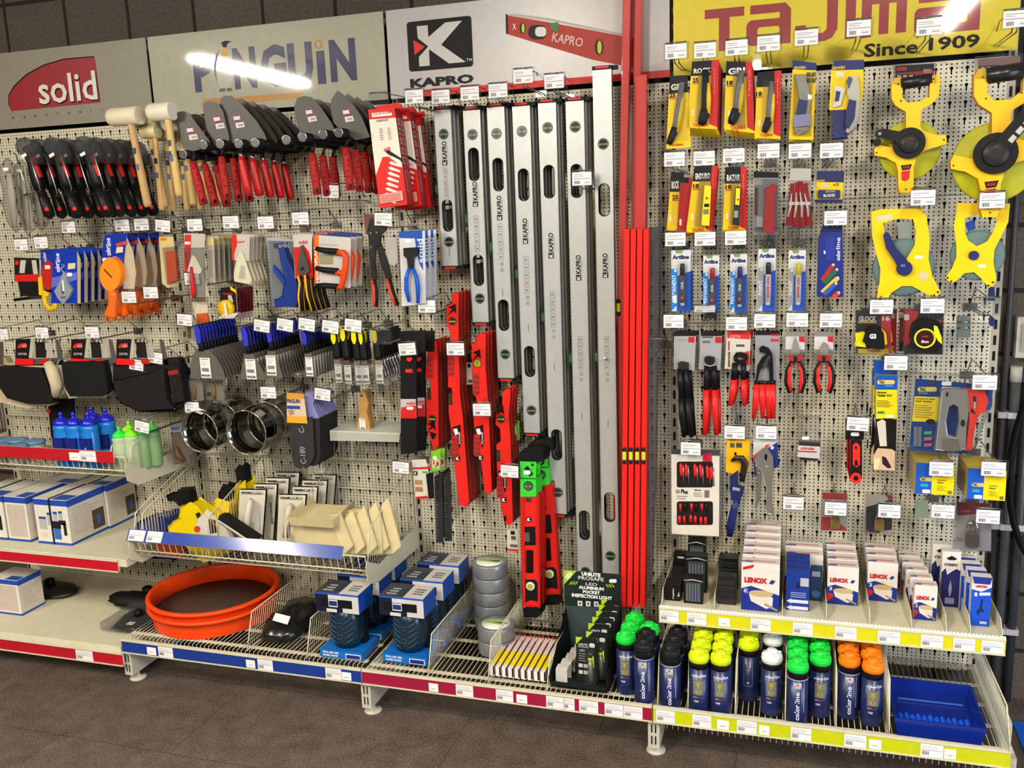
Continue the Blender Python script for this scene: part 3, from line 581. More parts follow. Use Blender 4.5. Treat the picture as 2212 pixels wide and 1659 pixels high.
gun('plastic wrapped black caulking gun rightmost of the front three, nearest the mallets', 230, 449, ['second caulking gun behind the rightmost one', 'third caulking gun behind the rightmost one', 'fourth caulking gun behind the rightmost one', 'fifth caulking gun behind the rightmost one'])
# clear bags at the left edge
for i, (x0, x1, y0, y1, lb) in enumerate(((-4, 34, 342, 502, 'creased clear plastic sleeve bag cut by the left edge of the photo'), (26, 60, 345, 508, 'creased clear plastic sleeve bag in the middle of the left bundle'), (56, 88, 350, 498, 'creased clear plastic sleeve bag nearest the caulking guns'))):
    T = Th('plastic_sleeve', lb, 'bag', x0, y0, .30-.04*i, 'clear plastic sleeves at the left edge'); g = T.g('sleeve'); w = (x1-x0)
    n = 9; P = []
    for j in range(n): t = j/(n-1); P.append((x0+w/2+t*20+3*sin(j*2+i), y0+(y1-y0)*t, 0))
    g.tube(P, [.008]+[w*.00105+.004*sin(j*1.7+i) for j in range(1, n-1)]+[.006], 'clear', 12, fl=.5)
    c = T.g('brush'); c.tube([(x0+w/2+2, y0+12, 0), (x0+w/2+9, y0+75, 0), (x0+w/2+17, y1-10, 0)], [.008, .02, .013], 'b8ada0,.4', 10, fl=.5)
    T.g('price_sticker').DP(rr(x0+10, y0+20, x0+22, y0+27, 3), 'white', .03); T.done()
# red wrench boxes
def wbox(lb, dx=0):
    T = Th('wrench_set_box', lb, 'box', 795, 236, .29, 'red and white wrench set boxes'); g = T.g('carton'); T2 = g
    P = [(795, 237), (852, 233), (880, 442), (820, 449)]
    g.P(P, 'ded6c4', .04, 0, side='8e1014'); g.D
    u = lambda a, b: (P[0][0]+(P[1][0]-P[0][0])*a+((P[3][0]-P[0][0])*(1-a)+(P[2][0]-P[1][0])*a)*b, P[0][1]*(1-a)*(1-b)+P[1][1]*a*(1-b)+P[3][1]*(1-a)*b+P[2][1]*a*b)
    g.DP([u(0, 0), u(1, 0), u(1, .1), u(0, .1)], 'd0181a'); g.DP([u(0, .67), u(.33, .49), u(.55, .49), u(1, .62), u(1, 1), u(0, 1)], 'cf1a14'); g.DP([u(.45, .44), u(.55, .42), u(1, .52), u(1, .56), u(.55, .47)], '1c1614')
    for i in range(9): a = .58-.05*i; b = .5+.052*i; g.DP([u(a, b), u(a+.1, b-.01), u(min(.96, a+.42), b+.04), u(min(.96, a+.42), b+.06), u(a+.08, b+.025)], 'd9d2cc')
    g.DP([u(.12, .035), u(.88, .03), u(.88, .075), u(.12, .08)], 'e8d8d0'); g.T('CETA FORM', 806, 240, 846, 247, 'c01a1a', bold=.03, rot=3); g.T('smartools', 813, 256, 838, 262, '6a655c', rot=3); g.T('x12', 828, 318, 843, 326, 'b02018', bold=.04, rot=3)
    for a0 in (.32, .62): 
        for i in range(6): g.DP([u(a0, .2+.022*i), u(a0+.12, .2+.022*i), u(a0+.12, .206+.022*i), u(a0, .206+.022*i)], '77736c')
    g.DP([u(.04, .87), u(.88, .85), u(.88, .95), u(.04, .96)], 'd89890')
    for i in range(4): g.DP([u(.08, .885+.018*i), u(.8, .875+.018*i), u(.8, .882+.018*i), u(.08, .892+.018*i)], 'b04a44')
    # printed narrow side
    a, b = g.L(*P[1]), g.L(*P[2])
    def sidep(t0, t1, c, e0=.004, e1=.018):
        A, B = a.lerp(b, t0), a.lerp(b, t1); x = .0006; g.add([A+V((x, e0, 0)), A+V((x, e1, 0)), B+V((x, e1, 0)), B+V((x, e0, 0))], [(3, 2, 1, 0)], c)
    for t in (.1, .2, .3, .4, .5): sidep(t, t+.07, 'a8988c', .010, .028); sidep(t+.012, t+.058, '2a1a18', .014, .024)
    sidep(.64, .86, 'c46a60', .014, .024); sidep(.66, .84, '9a1418', .017, .021)
    T.g('hang_tab').P([(812, 229), (862, 221), (866, 233), (812, 237)], 'c01418', .0008, -.005)
    return T.done()
r = wbox('red and white wrench set box at the front of its row')
for i, (dy, dx) in enumerate(((.048, -.012), (.094, .012), (.14, .0), (.186, .010))): dup(r, dx, dy, -.004*i, ('second', 'third', 'fourth', 'rearmost')[i]+' red wrench set box behind the front one')
# ================================================================== LEFT WALL, SECOND ROW
GL = ',.22'
def copies(r, n, dy, labs, dx=0, dz=0):
    for i in range(n):
        l = labs if isinstance(labs, str) else labs[i]
        dup(r, dx*(i+1), dy*(i+1), dz*(i+1), l.format(ORD[i+1]))
T = Th('tool_pouch', 'small black pouch with red and white header card at the left edge', 'pouch', 58, 600, .22); g = T.g('header_card'); g.P([(30, 556), (84, 558), (84, 608), (32, 608)], '1a1716', .002); g.DP([(32, 594), (84, 592), (84, 608), (33, 608)], 'c01814'); g.DP([(44, 562), (56, 562), (53, 590), (42, 590)], 'b8b0a4'); g.DP([(68, 562), (78, 562), (82, 592), (72, 592)], 'b8b0a4'); g.DP([(33, 563), (40, 563), (40, 572), (33, 572)], 'c02018')
g = T.g('pouch'); g.P([(40, 606), (88, 608), (92, 634), (84, 640), (46, 638)], '141312', .045); g.bev = .006; T.g('strap').tube([(30, 648, 0), (60, 644, .01), (95, 641, 0)], .006, '141312', 8, fl=.4); T.done()
T = Th('marking_tape', 'roll of yellow tape hanging in a red and blue pack behind the first blue pack', 'tape', 105, 600, .24); g = T.g('pack_card'); g.P([(88, 539), (128, 541), (128, 628), (90, 625)], '17308a'+GL, .002); g.DP(ell(104, 595, 15, 32), 'a81c14', .004); g.T('color', 92, 545, 100, 566, 'd8d8e0', rot=90); g.DP([(97, 573), (108, 573), (108, 581), (97, 581)], 'd8d4d0', .005)
T.g('clip').P([(82, 600), (90, 596), (92, 628), (106, 634), (104, 640), (84, 637)], 'd8b010', .012, .006); T.g('tape_roll').tube([(94, 630, 0), (97, 655, .004), (106, 668, .006), (118, 664, .004), (124, 640, 0)], .012, 'c8a20c', 8, fl=.5); T.done()
def cl(g, x0, y0, x1, y1): g.T('color', x0, (y0+y1)/2, x1, y1, 'dcdce6', rot=90, bold=.03); g.T('line', x0, y0, x1, (y0+y1)/2-1, 'dcdce6', rot=90)
T = Th('plumb_bob_pack', '', 'plumb bob', 140, 600, .25, 'blue packs with a silver plumb bob'); g = T.g('pack_card'); g.P([(115, 537), (166, 541), (167, 655), (110, 655)], '14329a'+GL, .0015, side='a09484')
cl(g, 119, 547, 129, 588); g.DP([(112, 600), (166, 588), (166, 604), (111, 622)], '5a62b8'); g.DP([(147, 569), (163, 568), (162, 580), (146, 582)], 'c8c4a4'); g.DP(rr(144, 589, 156, 597, 3), 'e0dee0', .001)
b = T.g('plumb_bob'); b.P([(137, 587), (145, 612), (155, 627), (148, 643), (136, 656), (125, 645), (117, 629), (127, 612)], '9aa0a8,.3,.3', .012, .012); b.bev = .002; b.P([(132, 606), (138, 606), (138, 634), (133, 634)], '3a3c40', .001, .013); b.P([(133, 606), (137, 606), (139, 630), (135, 628)], 'd8d8d8', .001, .014)
b.DP([(131, 641), (142, 640), (142, 644), (131, 645)], '50545c', .012); T.g('string').tube([(137, 588, .012), (131, 580, .006), (140, 574, .004), (133, 571, .002)], .0015, 'd0d0d8', 5)
s = T.g('card_fold'); s.P([(166, 541), (174, 560), (174, 656), (167, 655)], 'a89a88', .001, -.002)
r = T.done(); r['label'] = 'blue pack with a silver teardrop plumb bob at the front of its row'; copies(r, 4, .037, '{} blue plumb bob pack from the front, mostly its grey card edge showing')
T = Th('chalk_reel', '', 'chalk line reel', 240, 600, .25, 'orange chalk line reels'); g = T.g('pack_card'); g.P([(226, 506), (274, 504), (268, 560), (266, 624), (216, 624), (218, 560)], '162e92'+GL, .0015, side='a09080')
cl(g, 228, 514, 239, 552); g.DP([(219, 575), (262, 575), (262, 594), (218, 596)], '5860b4'); g.DP([(252, 534), (266, 533), (265, 545), (250, 547)], 'c8c8a8'); g.DP([(250, 526), (274, 520), (274, 527), (252, 534)], 'b83c2c'); g.DP(rr(221, 557, 233, 565, 3), 'e0dedc', .002)
b = T.g('reel_body'); b.P(arc(239, 592, 23, 36, 0, 360, 22)[:-1], 'f08418,.4', .022, .022); b.bev = .006; k = b.g('crank'); k.tube([(225, 582, .024), (238, 596, .026), (240, 598, .030)], .003, '6a3a1c,.4', 6)
h = T.g('line_case'); h.tube([(242, 622, .008), (244, 640, .01), (243, 660, .01), (240, 678, .01), (240, 686, .01)], [.019, .021, .018, .027, .024], 'f0600c,.4', 14, fl=.7)
for x in (233, 250): T.g('loop').tube([(x-5, 684, .01), (x-5, 693, .01), (x, 698, .01), (x+5, 693, .01), (x+5, 684, .01)], .0022, 'e86a14,.4', 6)
f = T.g('card_fold'); f.P([(272, 508), (288, 545), (294, 590), (290, 624), (264, 624), (267, 560)], 'b4a48e', .001, -.003)
r = T.done(); r['label'] = 'bright orange chalk line reel on a blue card at the front'; copies(r, 3, .062, '{} orange chalk line reel from the front with its card behind')
h0 = [k for k in r.children if k.name.startswith(('line_case', 'loop'))]
for i, l in enumerate(('orange hanging line case nearest the tilted price cards', 'orange hanging line case at the right end of the reel row')):
    q = bpy.data.objects.new('line_case_refill', None); C.objects.link(q); q.location = r.location+V((0, .062*(4+i*.8), 0)); q['label'] = l; q['category'] = 'chalk line'; q['group'] = 'orange line cases'
    for o in h0: c = o.copy(); C.objects.link(c); c.parent = q
def card(name, cat, lb, pts, col, d, fn, t=.0015, grp=None, side='b0a898', clear=None):
    T = Th(name, lb, cat, pts[0][0], pts[0][1], d, grp); g = T.g('backing_card'); g.P(pts, col, t, side=side); fn(T, g)
    if clear: T.g('blister').P(clear, 'clear', .012, .014)
    return T.done()
def f(T, g): b = T.g('brush_block'); b.P([(357, 543), (378, 541), (383, 606), (362, 612)], 'c24410,.7', .012, .01); g.DP([(346, 513), (374, 512), (375, 530), (348, 531)], 'c8b070'); g.DP([(345, 514), (360, 514), (360, 520), (346, 520)], 'c07010')
card('brush_pack', 'brush', 'orange block brush on a pale yellow card right of the chalk reels', [(343, 512), (374, 511), (386, 616), (362, 622), (350, 612)], 'c0b084', .24, f, clear=[(350, 535), (378, 533), (386, 612), (360, 616)])
def f(T, g):
    g.DP([(399, 507), (413, 507), (412, 556), (409, 572), (405, 600), (398, 590)], 'c41c12'); g.DP([(399, 522), (411, 522), (411, 528), (399, 528)], 'd8d0c8'); g.T('SPACKMESSER', 401, 545, 406, 592, 'ink', rot=90)
    T.g('spatula').P([(415, 551), (422, 556), (436, 583), (432, 592), (416, 590), (404, 586)], 'e4ddc8,.4', .003, .006); h = T.g('handle'); h.tube([(414, 576, .006), (415, 600, .008), (418, 630, .008), (419, 642, .006)], [.006, .008, .010, .008], 'c4181c,.4', 10)
card('spatula_pack', 'spatula', 'white plastic spatula with red handle on a red and white card', [(397, 504), (443, 505), (440, 590), (452, 640), (412, 644), (404, 590)], 'b4ada2', .26, f, clear=[(400, 535), (438, 535), (440, 640), (410, 642)])
def f(T, g): g.DP([(445, 512), (460, 512), (461, 530), (446, 530)], 'c8b878'); g.DP([(450, 540), (458, 540), (460, 600), (452, 600)], '8a8478')
r = card('sheet_pack', 'pack', 'pale grey sheet pack at the front of the row behind the red spatula', [(444, 508), (462, 510), (466, 612), (450, 608)], 'a09a8a', .24, f, grp='thin pale sheet packs', side='3a362c')
copies(r, 5, .032, '{} thin pale sheet pack in the row behind the red spatula')
def f(T, g):
    g.DP([(500, 506), (511, 506), (512, 530), (506, 548), (506, 562), (501, 562)], 'c41c12'); g.T('Super', 509, 519, 530, 526, 'c01810', bold=.02); T.g('wedge').P([(519, 541), (524, 545), (544, 606), (540, 614), (506, 608), (505, 590), (511, 560)], 'c9c2aa,.4', .004, .006)
    T.g('wedge_rib').P([(520, 574), (528, 574), (530, 603), (515, 602)], 'a8a08a', .001, .0075)
r = card('spreader_pack', 'spreader', 'cream wedge shaped joint spreader at the front of its row', [(500, 505), (540, 508), (538, 564), (501, 562)], 'b8b2a6', .25, f, grp='cream wedge spreaders')
copies(r, 4, .026, '{} cream wedge spreader from the front')
def f(T, g):
    g.DP([(590, 526), (626, 523), (626, 537), (592, 537)], '1c3c8c'); g.T('solid', 602, 524, 625, 536, 'd8dce4', bold=.02)
    b = T.g('trigger_body'); b.P([(603, 538), (612, 535), (622, 558), (634, 580), (644, 616), (646, 650), (636, 662), (596, 662), (594, 648), (610, 640), (616, 600), (608, 570)], '18307c,.35', .03, .03); b.bev = .004
    T.g('lever').P([(590, 572), (604, 590), (616, 606), (612, 616), (600, 600), (590, 584)], '1c3a90,.35', .012, .036)
card('spray_trigger_pack', 'garden tool', 'dark blue trigger tool in a clear pack left of the hand snips', [(576, 514), (632, 516), (646, 664), (588, 662)], '9aa0aa', .22, f, clear=[(578, 520), (636, 522), (648, 662), (586, 662)])
def snips(name, lb, P1, P2, dd=0):
    pass
T = Th('hand_snips', 'grey tin snips with black and yellow handles on a red card', 'snips', 655, 560, .27, 'snips with yellow and black handles')
g = T.g('backing_card'); g.P([(633, 507), (674, 507), (674, 600), (637, 602)], 'b8b4ae', .0015); g.DP([(634, 534), (646, 534), (655, 528), (668, 545), (676, 580), (676, 602), (638, 602)], 'b81a14'); g.T('solid', 645, 519, 664, 527, 'b81a14', bold=.03)
b = T.g('blade'); b.P([(649, 531), (653, 535), (658, 552), (664, 566), (668, 585), (662, 592), (645, 592), (642, 578), (647, 556)], '6a6a66,.3,.8', .008, .012); b.bev = .002; b.P([(653, 575), (658, 583), (648, 584)], '181818', .001, .013)
for q, nm in (([(647, 596, .012), (651, 612, .012), (649, 640, .012), (652, 672, .01)], 'handle'), ([(662, 594, .012), (664, 612, .012), (668, 640, .012), (678, 672, .01)], 'handle')):
    h = T.g(nm); h.tube(q, [.008, .0095, .0105, .010], '141312,.5', 10, fl=.8); h.tube([(a-3, b_, c+.004) for a, b_, c in q], [.005, .0055, .006, .005], 'e0a010,.5', 8, fl=.9)
r = T.done(); copies(r, 3, .035, '{} pair of tin snips behind the one on the red card')
def f(T, g):
    g.DP([(676, 500), (758, 506), (758, 513), (677, 507)], '182c6e'); g.DP([(676, 507), (688, 508), (690, 618), (679, 616)], 'dc6414'); g.T('SANDVIK', 681, 501, 708, 507, 'dc6a20', rot=-3); g.T('MONOPLAN', 680, 535, 687, 612, 'f0e0d0', rot=90, bold=.03); g.DP(rr(690, 549, 719, 571, 2), '8a8468'); g.DP([(690, 526), (730, 528), (730, 531), (690, 529)], 'a8a4a0')
    h = T.g('saw_handle'); h.tube([(728, 544, .02), (742, 546, .02), (748, 556, .02), (746, 580, .02), (742, 600, .02), (738, 619, .02), (728, 622, .02)], [.009, .012, .011, .011, .012, .010, .008], 'd8420c,.35', 10)
    h.tube([(742, 590, .02), (726, 588, .02)], .009, 'd8420c,.35', 10)
    for y in (541, 583, 617): T.g('grip').tube([(683, y-(4 if y < 600 else 0), .02), (700, y, .02), (730, y+2, .02)], [.008, .0105, .010], '141312,.5', 10)
r = card('coping_saw_pack', 'saw', 'orange and black grab handle tool on a white card at the front of its row', [(676, 500), (758, 506), (757, 622), (679, 618)], 'bdb8b0', .26, f, grp='orange handled tool packs')
copies(r, 2, .045, '{} orange handled tool pack from the front')
T = Th('aviation_snips', 'long black lever snips with orange and black grips', 'snips', 820, 560, .22)
g = T.g('backing_card'); g.P([(786, 462), (824, 466), (824, 474), (800, 510), (790, 505)], '6a3830', .0015); g.P([(835, 512), (856, 512), (860, 565), (852, 575), (832, 566)], 'a8a4a0', .0015)
g = T.g('jaw'); g.P([(800, 474), (816, 478), (833, 488), (832, 498), (822, 508), (820, 530), (808, 532), (797, 520), (794, 500)], '141414,.35,.3', .01, .01); g.bev = .003
for x, y in ((799, 503), (812, 502), (799, 534)): g.cyl(x, y, .005, .004, 'chrome', .014, 10)
T.g('lever').P([(796, 520), (812, 530), (810, 570), (814, 604), (806, 606), (798, 560)], '161616,.35,.2', .008, .012).P([(812, 525), (822, 525), (836, 560), (846, 602), (836, 606), (820, 565)], '161616,.35,.2', .008, .006)
for q in ([(807, 604, .012), (811, 625, .014), (812, 650, .012), (812, 662, .01)], [(840, 602, .01), (844, 622, .012), (852, 645, .01), (858, 660, .008)]): h = T.g('grip'); h.tube(q, [.009, .010, .010, .008], '1a1716,.5', 10, fl=.8); h.tube([(a-3, b_, c+.003) for a, b_, c in q], [.005, .007, .007, .005], 'd03c1c,.5', 8)
T.done()
def f(T, g):
    g.DP([(861, 500), (912, 498), (914, 585), (906, 570), (900, 545), (896, 515), (862, 514)], '17489c'); g.T('solid', 902, 516, 914, 568, 'c8d4e4', rot=90, bold=.02); g.DP(rr(874, 517, 888, 524, 3), 'e8e8ea')
    j = T.g('jaw'); j.P([(872, 538), (902, 536), (900, 550), (892, 560), (890, 580), (882, 580), (880, 560), (873, 552)], '161616,.35,.4', .012, .016); j.bev = .003
    for q in ([(884, 580, .014), (878, 600, .016), (878, 625, .016), (884, 652, .014)], [(892, 580, .014), (900, 600, .016), (903, 625, .016), (903, 655, .014)]): T.g('handle').tube(q, [.006, .0075, .008, .006], '1450b8,.35', 10)
r = card('pincers_pack', 'pincers', 'blue handled end cutting pincers on a blue and white card at the front', [(862, 501), (918, 498), (920, 655), (868, 662)], 'c4c4c8', .25, f, grp='blue handled pincers packs')
copies(r, 2, .05, '{} blue handled pincers pack from the front')
def f(T, g):
    T.g('tape_measure').lathe(g.L(489, 666, .012), [(.012, -.012), (.030, -.012), (.032, 0), (.030, .012), (.012, .012)], 'd0a808,.4', 20, 'y'); g.DP([(497, 618), (509, 626), (511, 634), (498, 626)], 'd8b40a'); g.T('ProtLite', 483, 632, 503, 637, 'c82c20'); g.DP([(492, 638), (500, 638), (504, 652), (494, 656)], 'b0a8a4', .002); g.DP([(482, 655), (487, 652), (492, 680), (486, 682)], 'c8c4b4', .03)
card('tape_measure_pack', 'tape measure', 'round yellow and black tape measure pack below the wedge spreaders', [(476, 622), (508, 618), (513, 684), (475, 688)], '141210', .27, f)
T = Th('saw_blade_pack', 'dark red blade cards hanging right of the yellow tape pack', 'blade', 512, 620, .25, 'dark red blade cards'); g = T.solo(); g.P([(512, 622), (519, 622), (521, 682), (514, 684)], '4c1016,.35', .002); g.DP([(513, 676), (521, 676), (521, 690), (514, 690)], 'a8909c')
r = T.done(); copies(r, 4, .02, '{} dark red blade card right of the yellow tape pack')
def f(T, g): g.DP([(424, 656), (448, 658), (450, 682), (420, 684)], 'c8bca8'); T.g('pad').P([(424, 678), (446, 676), (452, 700), (428, 704)], 'c0501c,.7', .008, .008)
card('scouring_pack', 'brush', 'small orange pad pack just above the leftmost blue scraper', [(414, 652), (446, 652), (456, 702), (424, 706)], 'b8a890', .2, f)
card('scraper_blade_pack', 'pack', 'see-through pack with brown blades left of the blue scrapers', [(393, 698), (420, 700), (424, 735), (396, 732)], '8a8072', .2, lambda T, g: (T.g('blade').P([(404, 702), (410, 702), (411, 730), (405, 730)], '5a4630', .003, .004), g.DP([(396, 716), (402, 716), (402, 728), (396, 728)], '3a3632')))
# ---------------------------------------------------------------- leather pouches
def pouch(lb, x, y, fn, d=.27): T = Th('tool_pouch', lb, 'pouch', x, y, d, 'leather tool pouches with red header cards'); fn(T); return T.done()
def header(T, x, y, w=105):
    g = T.g('header_card'); g.P([(x, y), (x+32, y-1), (x+36, y+42), (x+w-14, y+40), (x+w-20, y), (x+w-12, y+2), (x+w, y+55), (x-2, y+58)], '4a4644', .002)
    g.P([(x, y), (x+32, y-1), (x+26, y+54), (x, y+54)], '141112', .0015, .004); g.P([(x+30, y), (x+38, y), (x+36, y+40), (x+24, y+41)], 'a8a294', .001, .003); g.P([(x+42, y+6), (x+62, y+6), (x+66, y+40), (x+44, y+40)], '1c1818', .001, .002); g.P([(x+68, y), (x+76, y), (x+82, y+40), (x+66, y+40)], 'a09a8c', .001, .002)
    g.DP([(x-1, y+41), (x+38, y+43), (x+38, y+56), (x-1, y+55)], 'd01612', .004); g.DP([(x+52, y+43), (x+70, y+43), (x+72, y+54), (x+54, y+53)], 'b41410', .003); g.DP([(x+4, y+14), (x+10, y+9), (x+23, y+8), (x+24, y+18), (x+4, y+19)], 'c02018', .004); g.T('solid', x+13, y+10, x+23, y+17, 'b8a8a0', dd=.005); g.T('LEATHER', x+5, y+29, x+24, y+34, 'b0aca8', dd=.004, bold=.02)
    for i in range(3): T.g('clip').tube([(x+42+i*8, y+9, .01), (x+44+i*8, y-2, .014), (x+50+i*8, y-1, .014), (x+50+i*8, y+8, .01)], .002, 'chrome', 6)
def f(T):
    header(T, 34, 733); b = T.g('leather_back'); b.P([(2, 790), (92, 786), (112, 778), (124, 800), (136, 850), (120, 864), (60, 880), (0, 868), (-20, 830)], 'b0a184,.6', .03, 0); b.bev = .01
    p = T.g('front_pocket'); p.P([(-4, 792), (88, 797), (98, 820), (116, 864), (112, 872), (60, 872), (16, 860), (-6, 830)], '131211,.6', .03, .03); p.bev = .006; T.g('rolled_edge').tube([(104, 784, .02), (112, 800, .024), (122, 830, .02), (120, 856, .015)], [.018, .024, .024, .014], 'bcae92,.6', 12)
pouch('black pocket leather pouch with cream suede edge, leftmost', 60, 820, f)
def f(T):
    header(T, 154, 733, 100); b = T.g('leather_back'); b.P([(128, 778), (232, 778), (244, 810), (244, 846), (226, 858), (150, 860), (134, 830), (122, 790)], 'a39c8a,.6', .03, 0); b.bev = .01
    p = T.g('front_pocket'); p.P([(133, 783), (222, 782), (230, 810), (234, 845), (222, 854), (152, 856), (140, 835)], '121211,.6', .03, .03); p.bev = .006
pouch('black pocket leather pouch with grey edges, in the middle of the three', 185, 820, f)
def f(T):
    header(T, 252, 733, 112); b = T.g('leather_back'); b.P([(246, 785), (384, 775), (396, 800), (398, 870), (380, 888), (300, 888), (262, 870), (246, 840)], '141210,.7', .03, 0); b.bev = .01
    p = T.g('front_pocket'); p.P([(247, 822), (320, 806), (352, 798), (362, 862), (372, 880), (300, 884), (256, 862)], '161413,.7', .03, .03); p.bev = .008; p.DP([(248, 850), (322, 828), (322, 838), (254, 858)], 'b01c18', .001); p.DP([(314, 808), (352, 796), (354, 804), (317, 817)], 'c02420', .002)
    T.g('side_pocket').P([(362, 790), (386, 788), (398, 866), (372, 872)], '151312,.7', .04, .02).DP([(362, 802), (384, 798), (385, 808), (364, 811)], '8c1a16', .02); g = T.g('rivet')
    for x, y in ((253, 836), (336, 824), (352, 822), (378, 822), (370, 856), (376, 883)): g.cyl(x, y, .003, .003, 'chrome', .034, 8)
pouch('black fabric tool pouch with red trim strips, rightmost', 320, 830, f)
for x, y, l in ((0, 745, 'header card and cream pouch cut by the left edge of the photo'),):
    T = Th('tool_pouch', l, 'pouch', 0, 760, .2); g = T.g('header_card'); g.P([(-10, 738), (6, 738), (8, 790), (-10, 790)], '4a4644', .002); g = T.g('pouch'); g.P([(-20, 770), (10, 772), (20, 790), (18, 830), (-20, 840)], '9c8c6c,.7', .03); T.done()
# ================================================================== SCRAPERS
def sticker(g, x0, y0, x1, y1, dd=.002, txt='PINGUIN', tx='1c2030'):
    g.D(x0, y0, x1, y1, 'dedcd4', dd); h = y1-y0; w = x1-x0
    g.D(x0+w*.12, y0+h*.04, x1-w*.15, y0+h*.1, '8090a4', dd)
    for i in range(4): g.D(x0+w*.12, y0+h*(.16+.07*i), x0+w*(.5+.1*(i*3 % 4)), y0+h*(.18+.07*i), 'a4a4a8', dd)
    for i in range(6): a = x0+w*(.15+.12*i); g.D(a, y0+h*.5, a+w*.06, y0+h*.68, '34343a', dd)
    g.T(txt, x0+w*.08, y0+h*.82, x1-w*.08, y0+h*.93, tx, bold=.03, dd=dd)
def scraper(lb, hx, hy0, hy1, b, st, d, col, tip, n, step, labs, grp, dx=0):
    T = Th('scraper', lb, 'scraper', hx, hy0, d, grp); T.frame(hx, hy0)
    g = T.g('blade'); g.P(b, '8a847c,.32,.7', .0012); sticker(g.g('barcode_label'), *st, dd=.0015)
    h = T.g('handle'); L_ = hy1-hy0; h.tube([(hx-3, hy0, 0), (hx-3, hy0+L_*.12, 0), (hx-1, hy0+L_*.5, 0), (hx+1, hy0+L_*.85, 0), (hx+1, hy1, 0)], [.006, .0125, .013, .010, .0125], '101012,.5', 12, fl=.62)
    h.DP(tip, col, .0095)
    T.g('rivet').cyl(hx+1, hy1-8, .003, .0095, 'chrome', .0, 10)
    r = T.done()
    for i in range(n): dup(r, dx*(i+1), step*(i+1), 0, labs.format(ORD[i+1]))
    return r
bl = '2a34b4,.35'
scraper('widest blue handled scraper with flared steel blade, front of the leftmost row', 428, 701, 758, [(417, 756), (446, 756), (460, 772), (472, 798), (475, 819), (399, 819), (402, 792), (409, 770)], (424, 773, 446, 817), .29, bl, [(422, 704), (430, 702), (435, 714), (434, 738), (429, 742), (425, 740), (422, 722)], 11, .0205, '{} widest scraper from the front of the leftmost row', 'widest scrapers with blue fronts')
scraper('medium wide blue handled scraper, front of the second row', 530, 705, 764, [(522, 763), (540, 763), (552, 785), (561, 805), (563, 821), (508, 821), (512, 800), (518, 778)], (523, 776, 545, 820), .27, bl, [(523, 708), (531, 705), (536, 718), (536, 744), (531, 749), (526, 746), (523, 724)], 6, .022, '{} medium wide scraper from the front of the second row', 'medium wide scrapers with blue fronts')
scraper('medium scraper with a raised white label, front of the third row', 580, 700, 757, [(574, 757), (589, 757), (598, 800), (601, 818), (560, 818), (564, 795)], (568, 768, 589, 812), .27, bl, [(577, 703), (584, 700), (588, 712), (587, 735), (583, 740), (578, 738)], 9, .021, '{} medium scraper from the front of the third row', 'medium scrapers with blue fronts')
scraper('narrow blue handled scraper with a wrapped blade, front of the fourth row', 658, 714, 762, [(654, 760), (668, 760), (672, 780), (674, 815), (651, 815), (652, 780)], (655, 772, 670, 813), .26, bl, [(651, 716), (659, 714), (664, 724), (663, 742), (659, 745), (654, 742)], 9, .021, '{} narrow scraper from the front of the fourth row', 'narrow scrapers with blue fronts')
YL = 'd8cc14,.4'
for i, (x, y0, y1, w, n, lb) in enumerate(((722, 715, 775, 9, 1, 'yellow tipped black knife in the first place right of the blue scrapers'), (742, 709, 777, 9, 1, 'yellow tipped black knife in second place with a red mark on its blade'), (766, 715, 778, 9, 1, 'yellow tipped black knife in third place, label bright white'), (781, 716, 778, 7, 1, 'yellow tipped black knife in fourth place, label in shade'), (811, 713, 777, 9, 0, 'yellow tipped black knife in fifth place with a kraft backing card'))):
    T = Th('putty_knife', lb, 'scraper', x, y0, .27, 'yellow tipped black putty knives'); T.frame(x, y0)
    g = T.g('blade'); g.P([(x-5, y1-2), (x+6, y1-2), (x+13, y1+48), (x-9, y1+48)], ('8a7c6c,.4,.3', '6a4a40,.4,.3', '8a7c6c,.4,.3', '74685c,.4,.3', 'a0805a,.6')[i], .0012); sticker(g.g('barcode_label'), x-4, y1+12, x+11, y1+52, .003)
    T.g('plastic_sleeve').P([(x-11, y1+2), (x+14, y1+2), (x+17, y1+56), (x-13, y1+56)], 'clear', 0, .008)
    h = T.g('handle'); h.tube([(x-1, y0-2, 0), (x-1, y0+8, 0), (x, y0+30, 0), (x+1, y1-8, 0), (x+2, y1, 0)], [.006, .011, .0125, .0135, .012], '14161a,.5', 12, fl=.7)
    h.DP([(x-w*.55, y0), (x+w*.5, y0), (x+w*.6, y0+18), (x+w*.25, y0+27), (x-w*.2, y0+27), (x-w*.6, y0+18)], YL, .0105)
    r = T.done()
    for j in range(n): dup(r, 0, .035*(j+1), 0, lb.split(' place')[0].replace('yellow tipped', 'dark')+' place, behind its front one')
r0 = Th('joint_filler', 'silver curved finger trowel at the front of its row right of the yellow knives', 'scraper', 826, 775, .24, 'curved silver blades'); g = r0.g('blade')
g.tube([(826, 772, 0), (822, 786, 0), (828, 800, 0), (832, 814, 0), (826, 828, 0), (836, 834, 0)], [.0035, .006, .007, .007, .006, .004], 'chrome', 8, fl=.3); r0.g('handle').tube([(820, 715, 0), (822, 745, 0), (824, 772, 0)], [.009, .012, .010], '101114,.5', 10, fl=.7)
r = r0.done(); copies(r, 6, .024, '{} curved silver blade from the front right of the yellow knives')
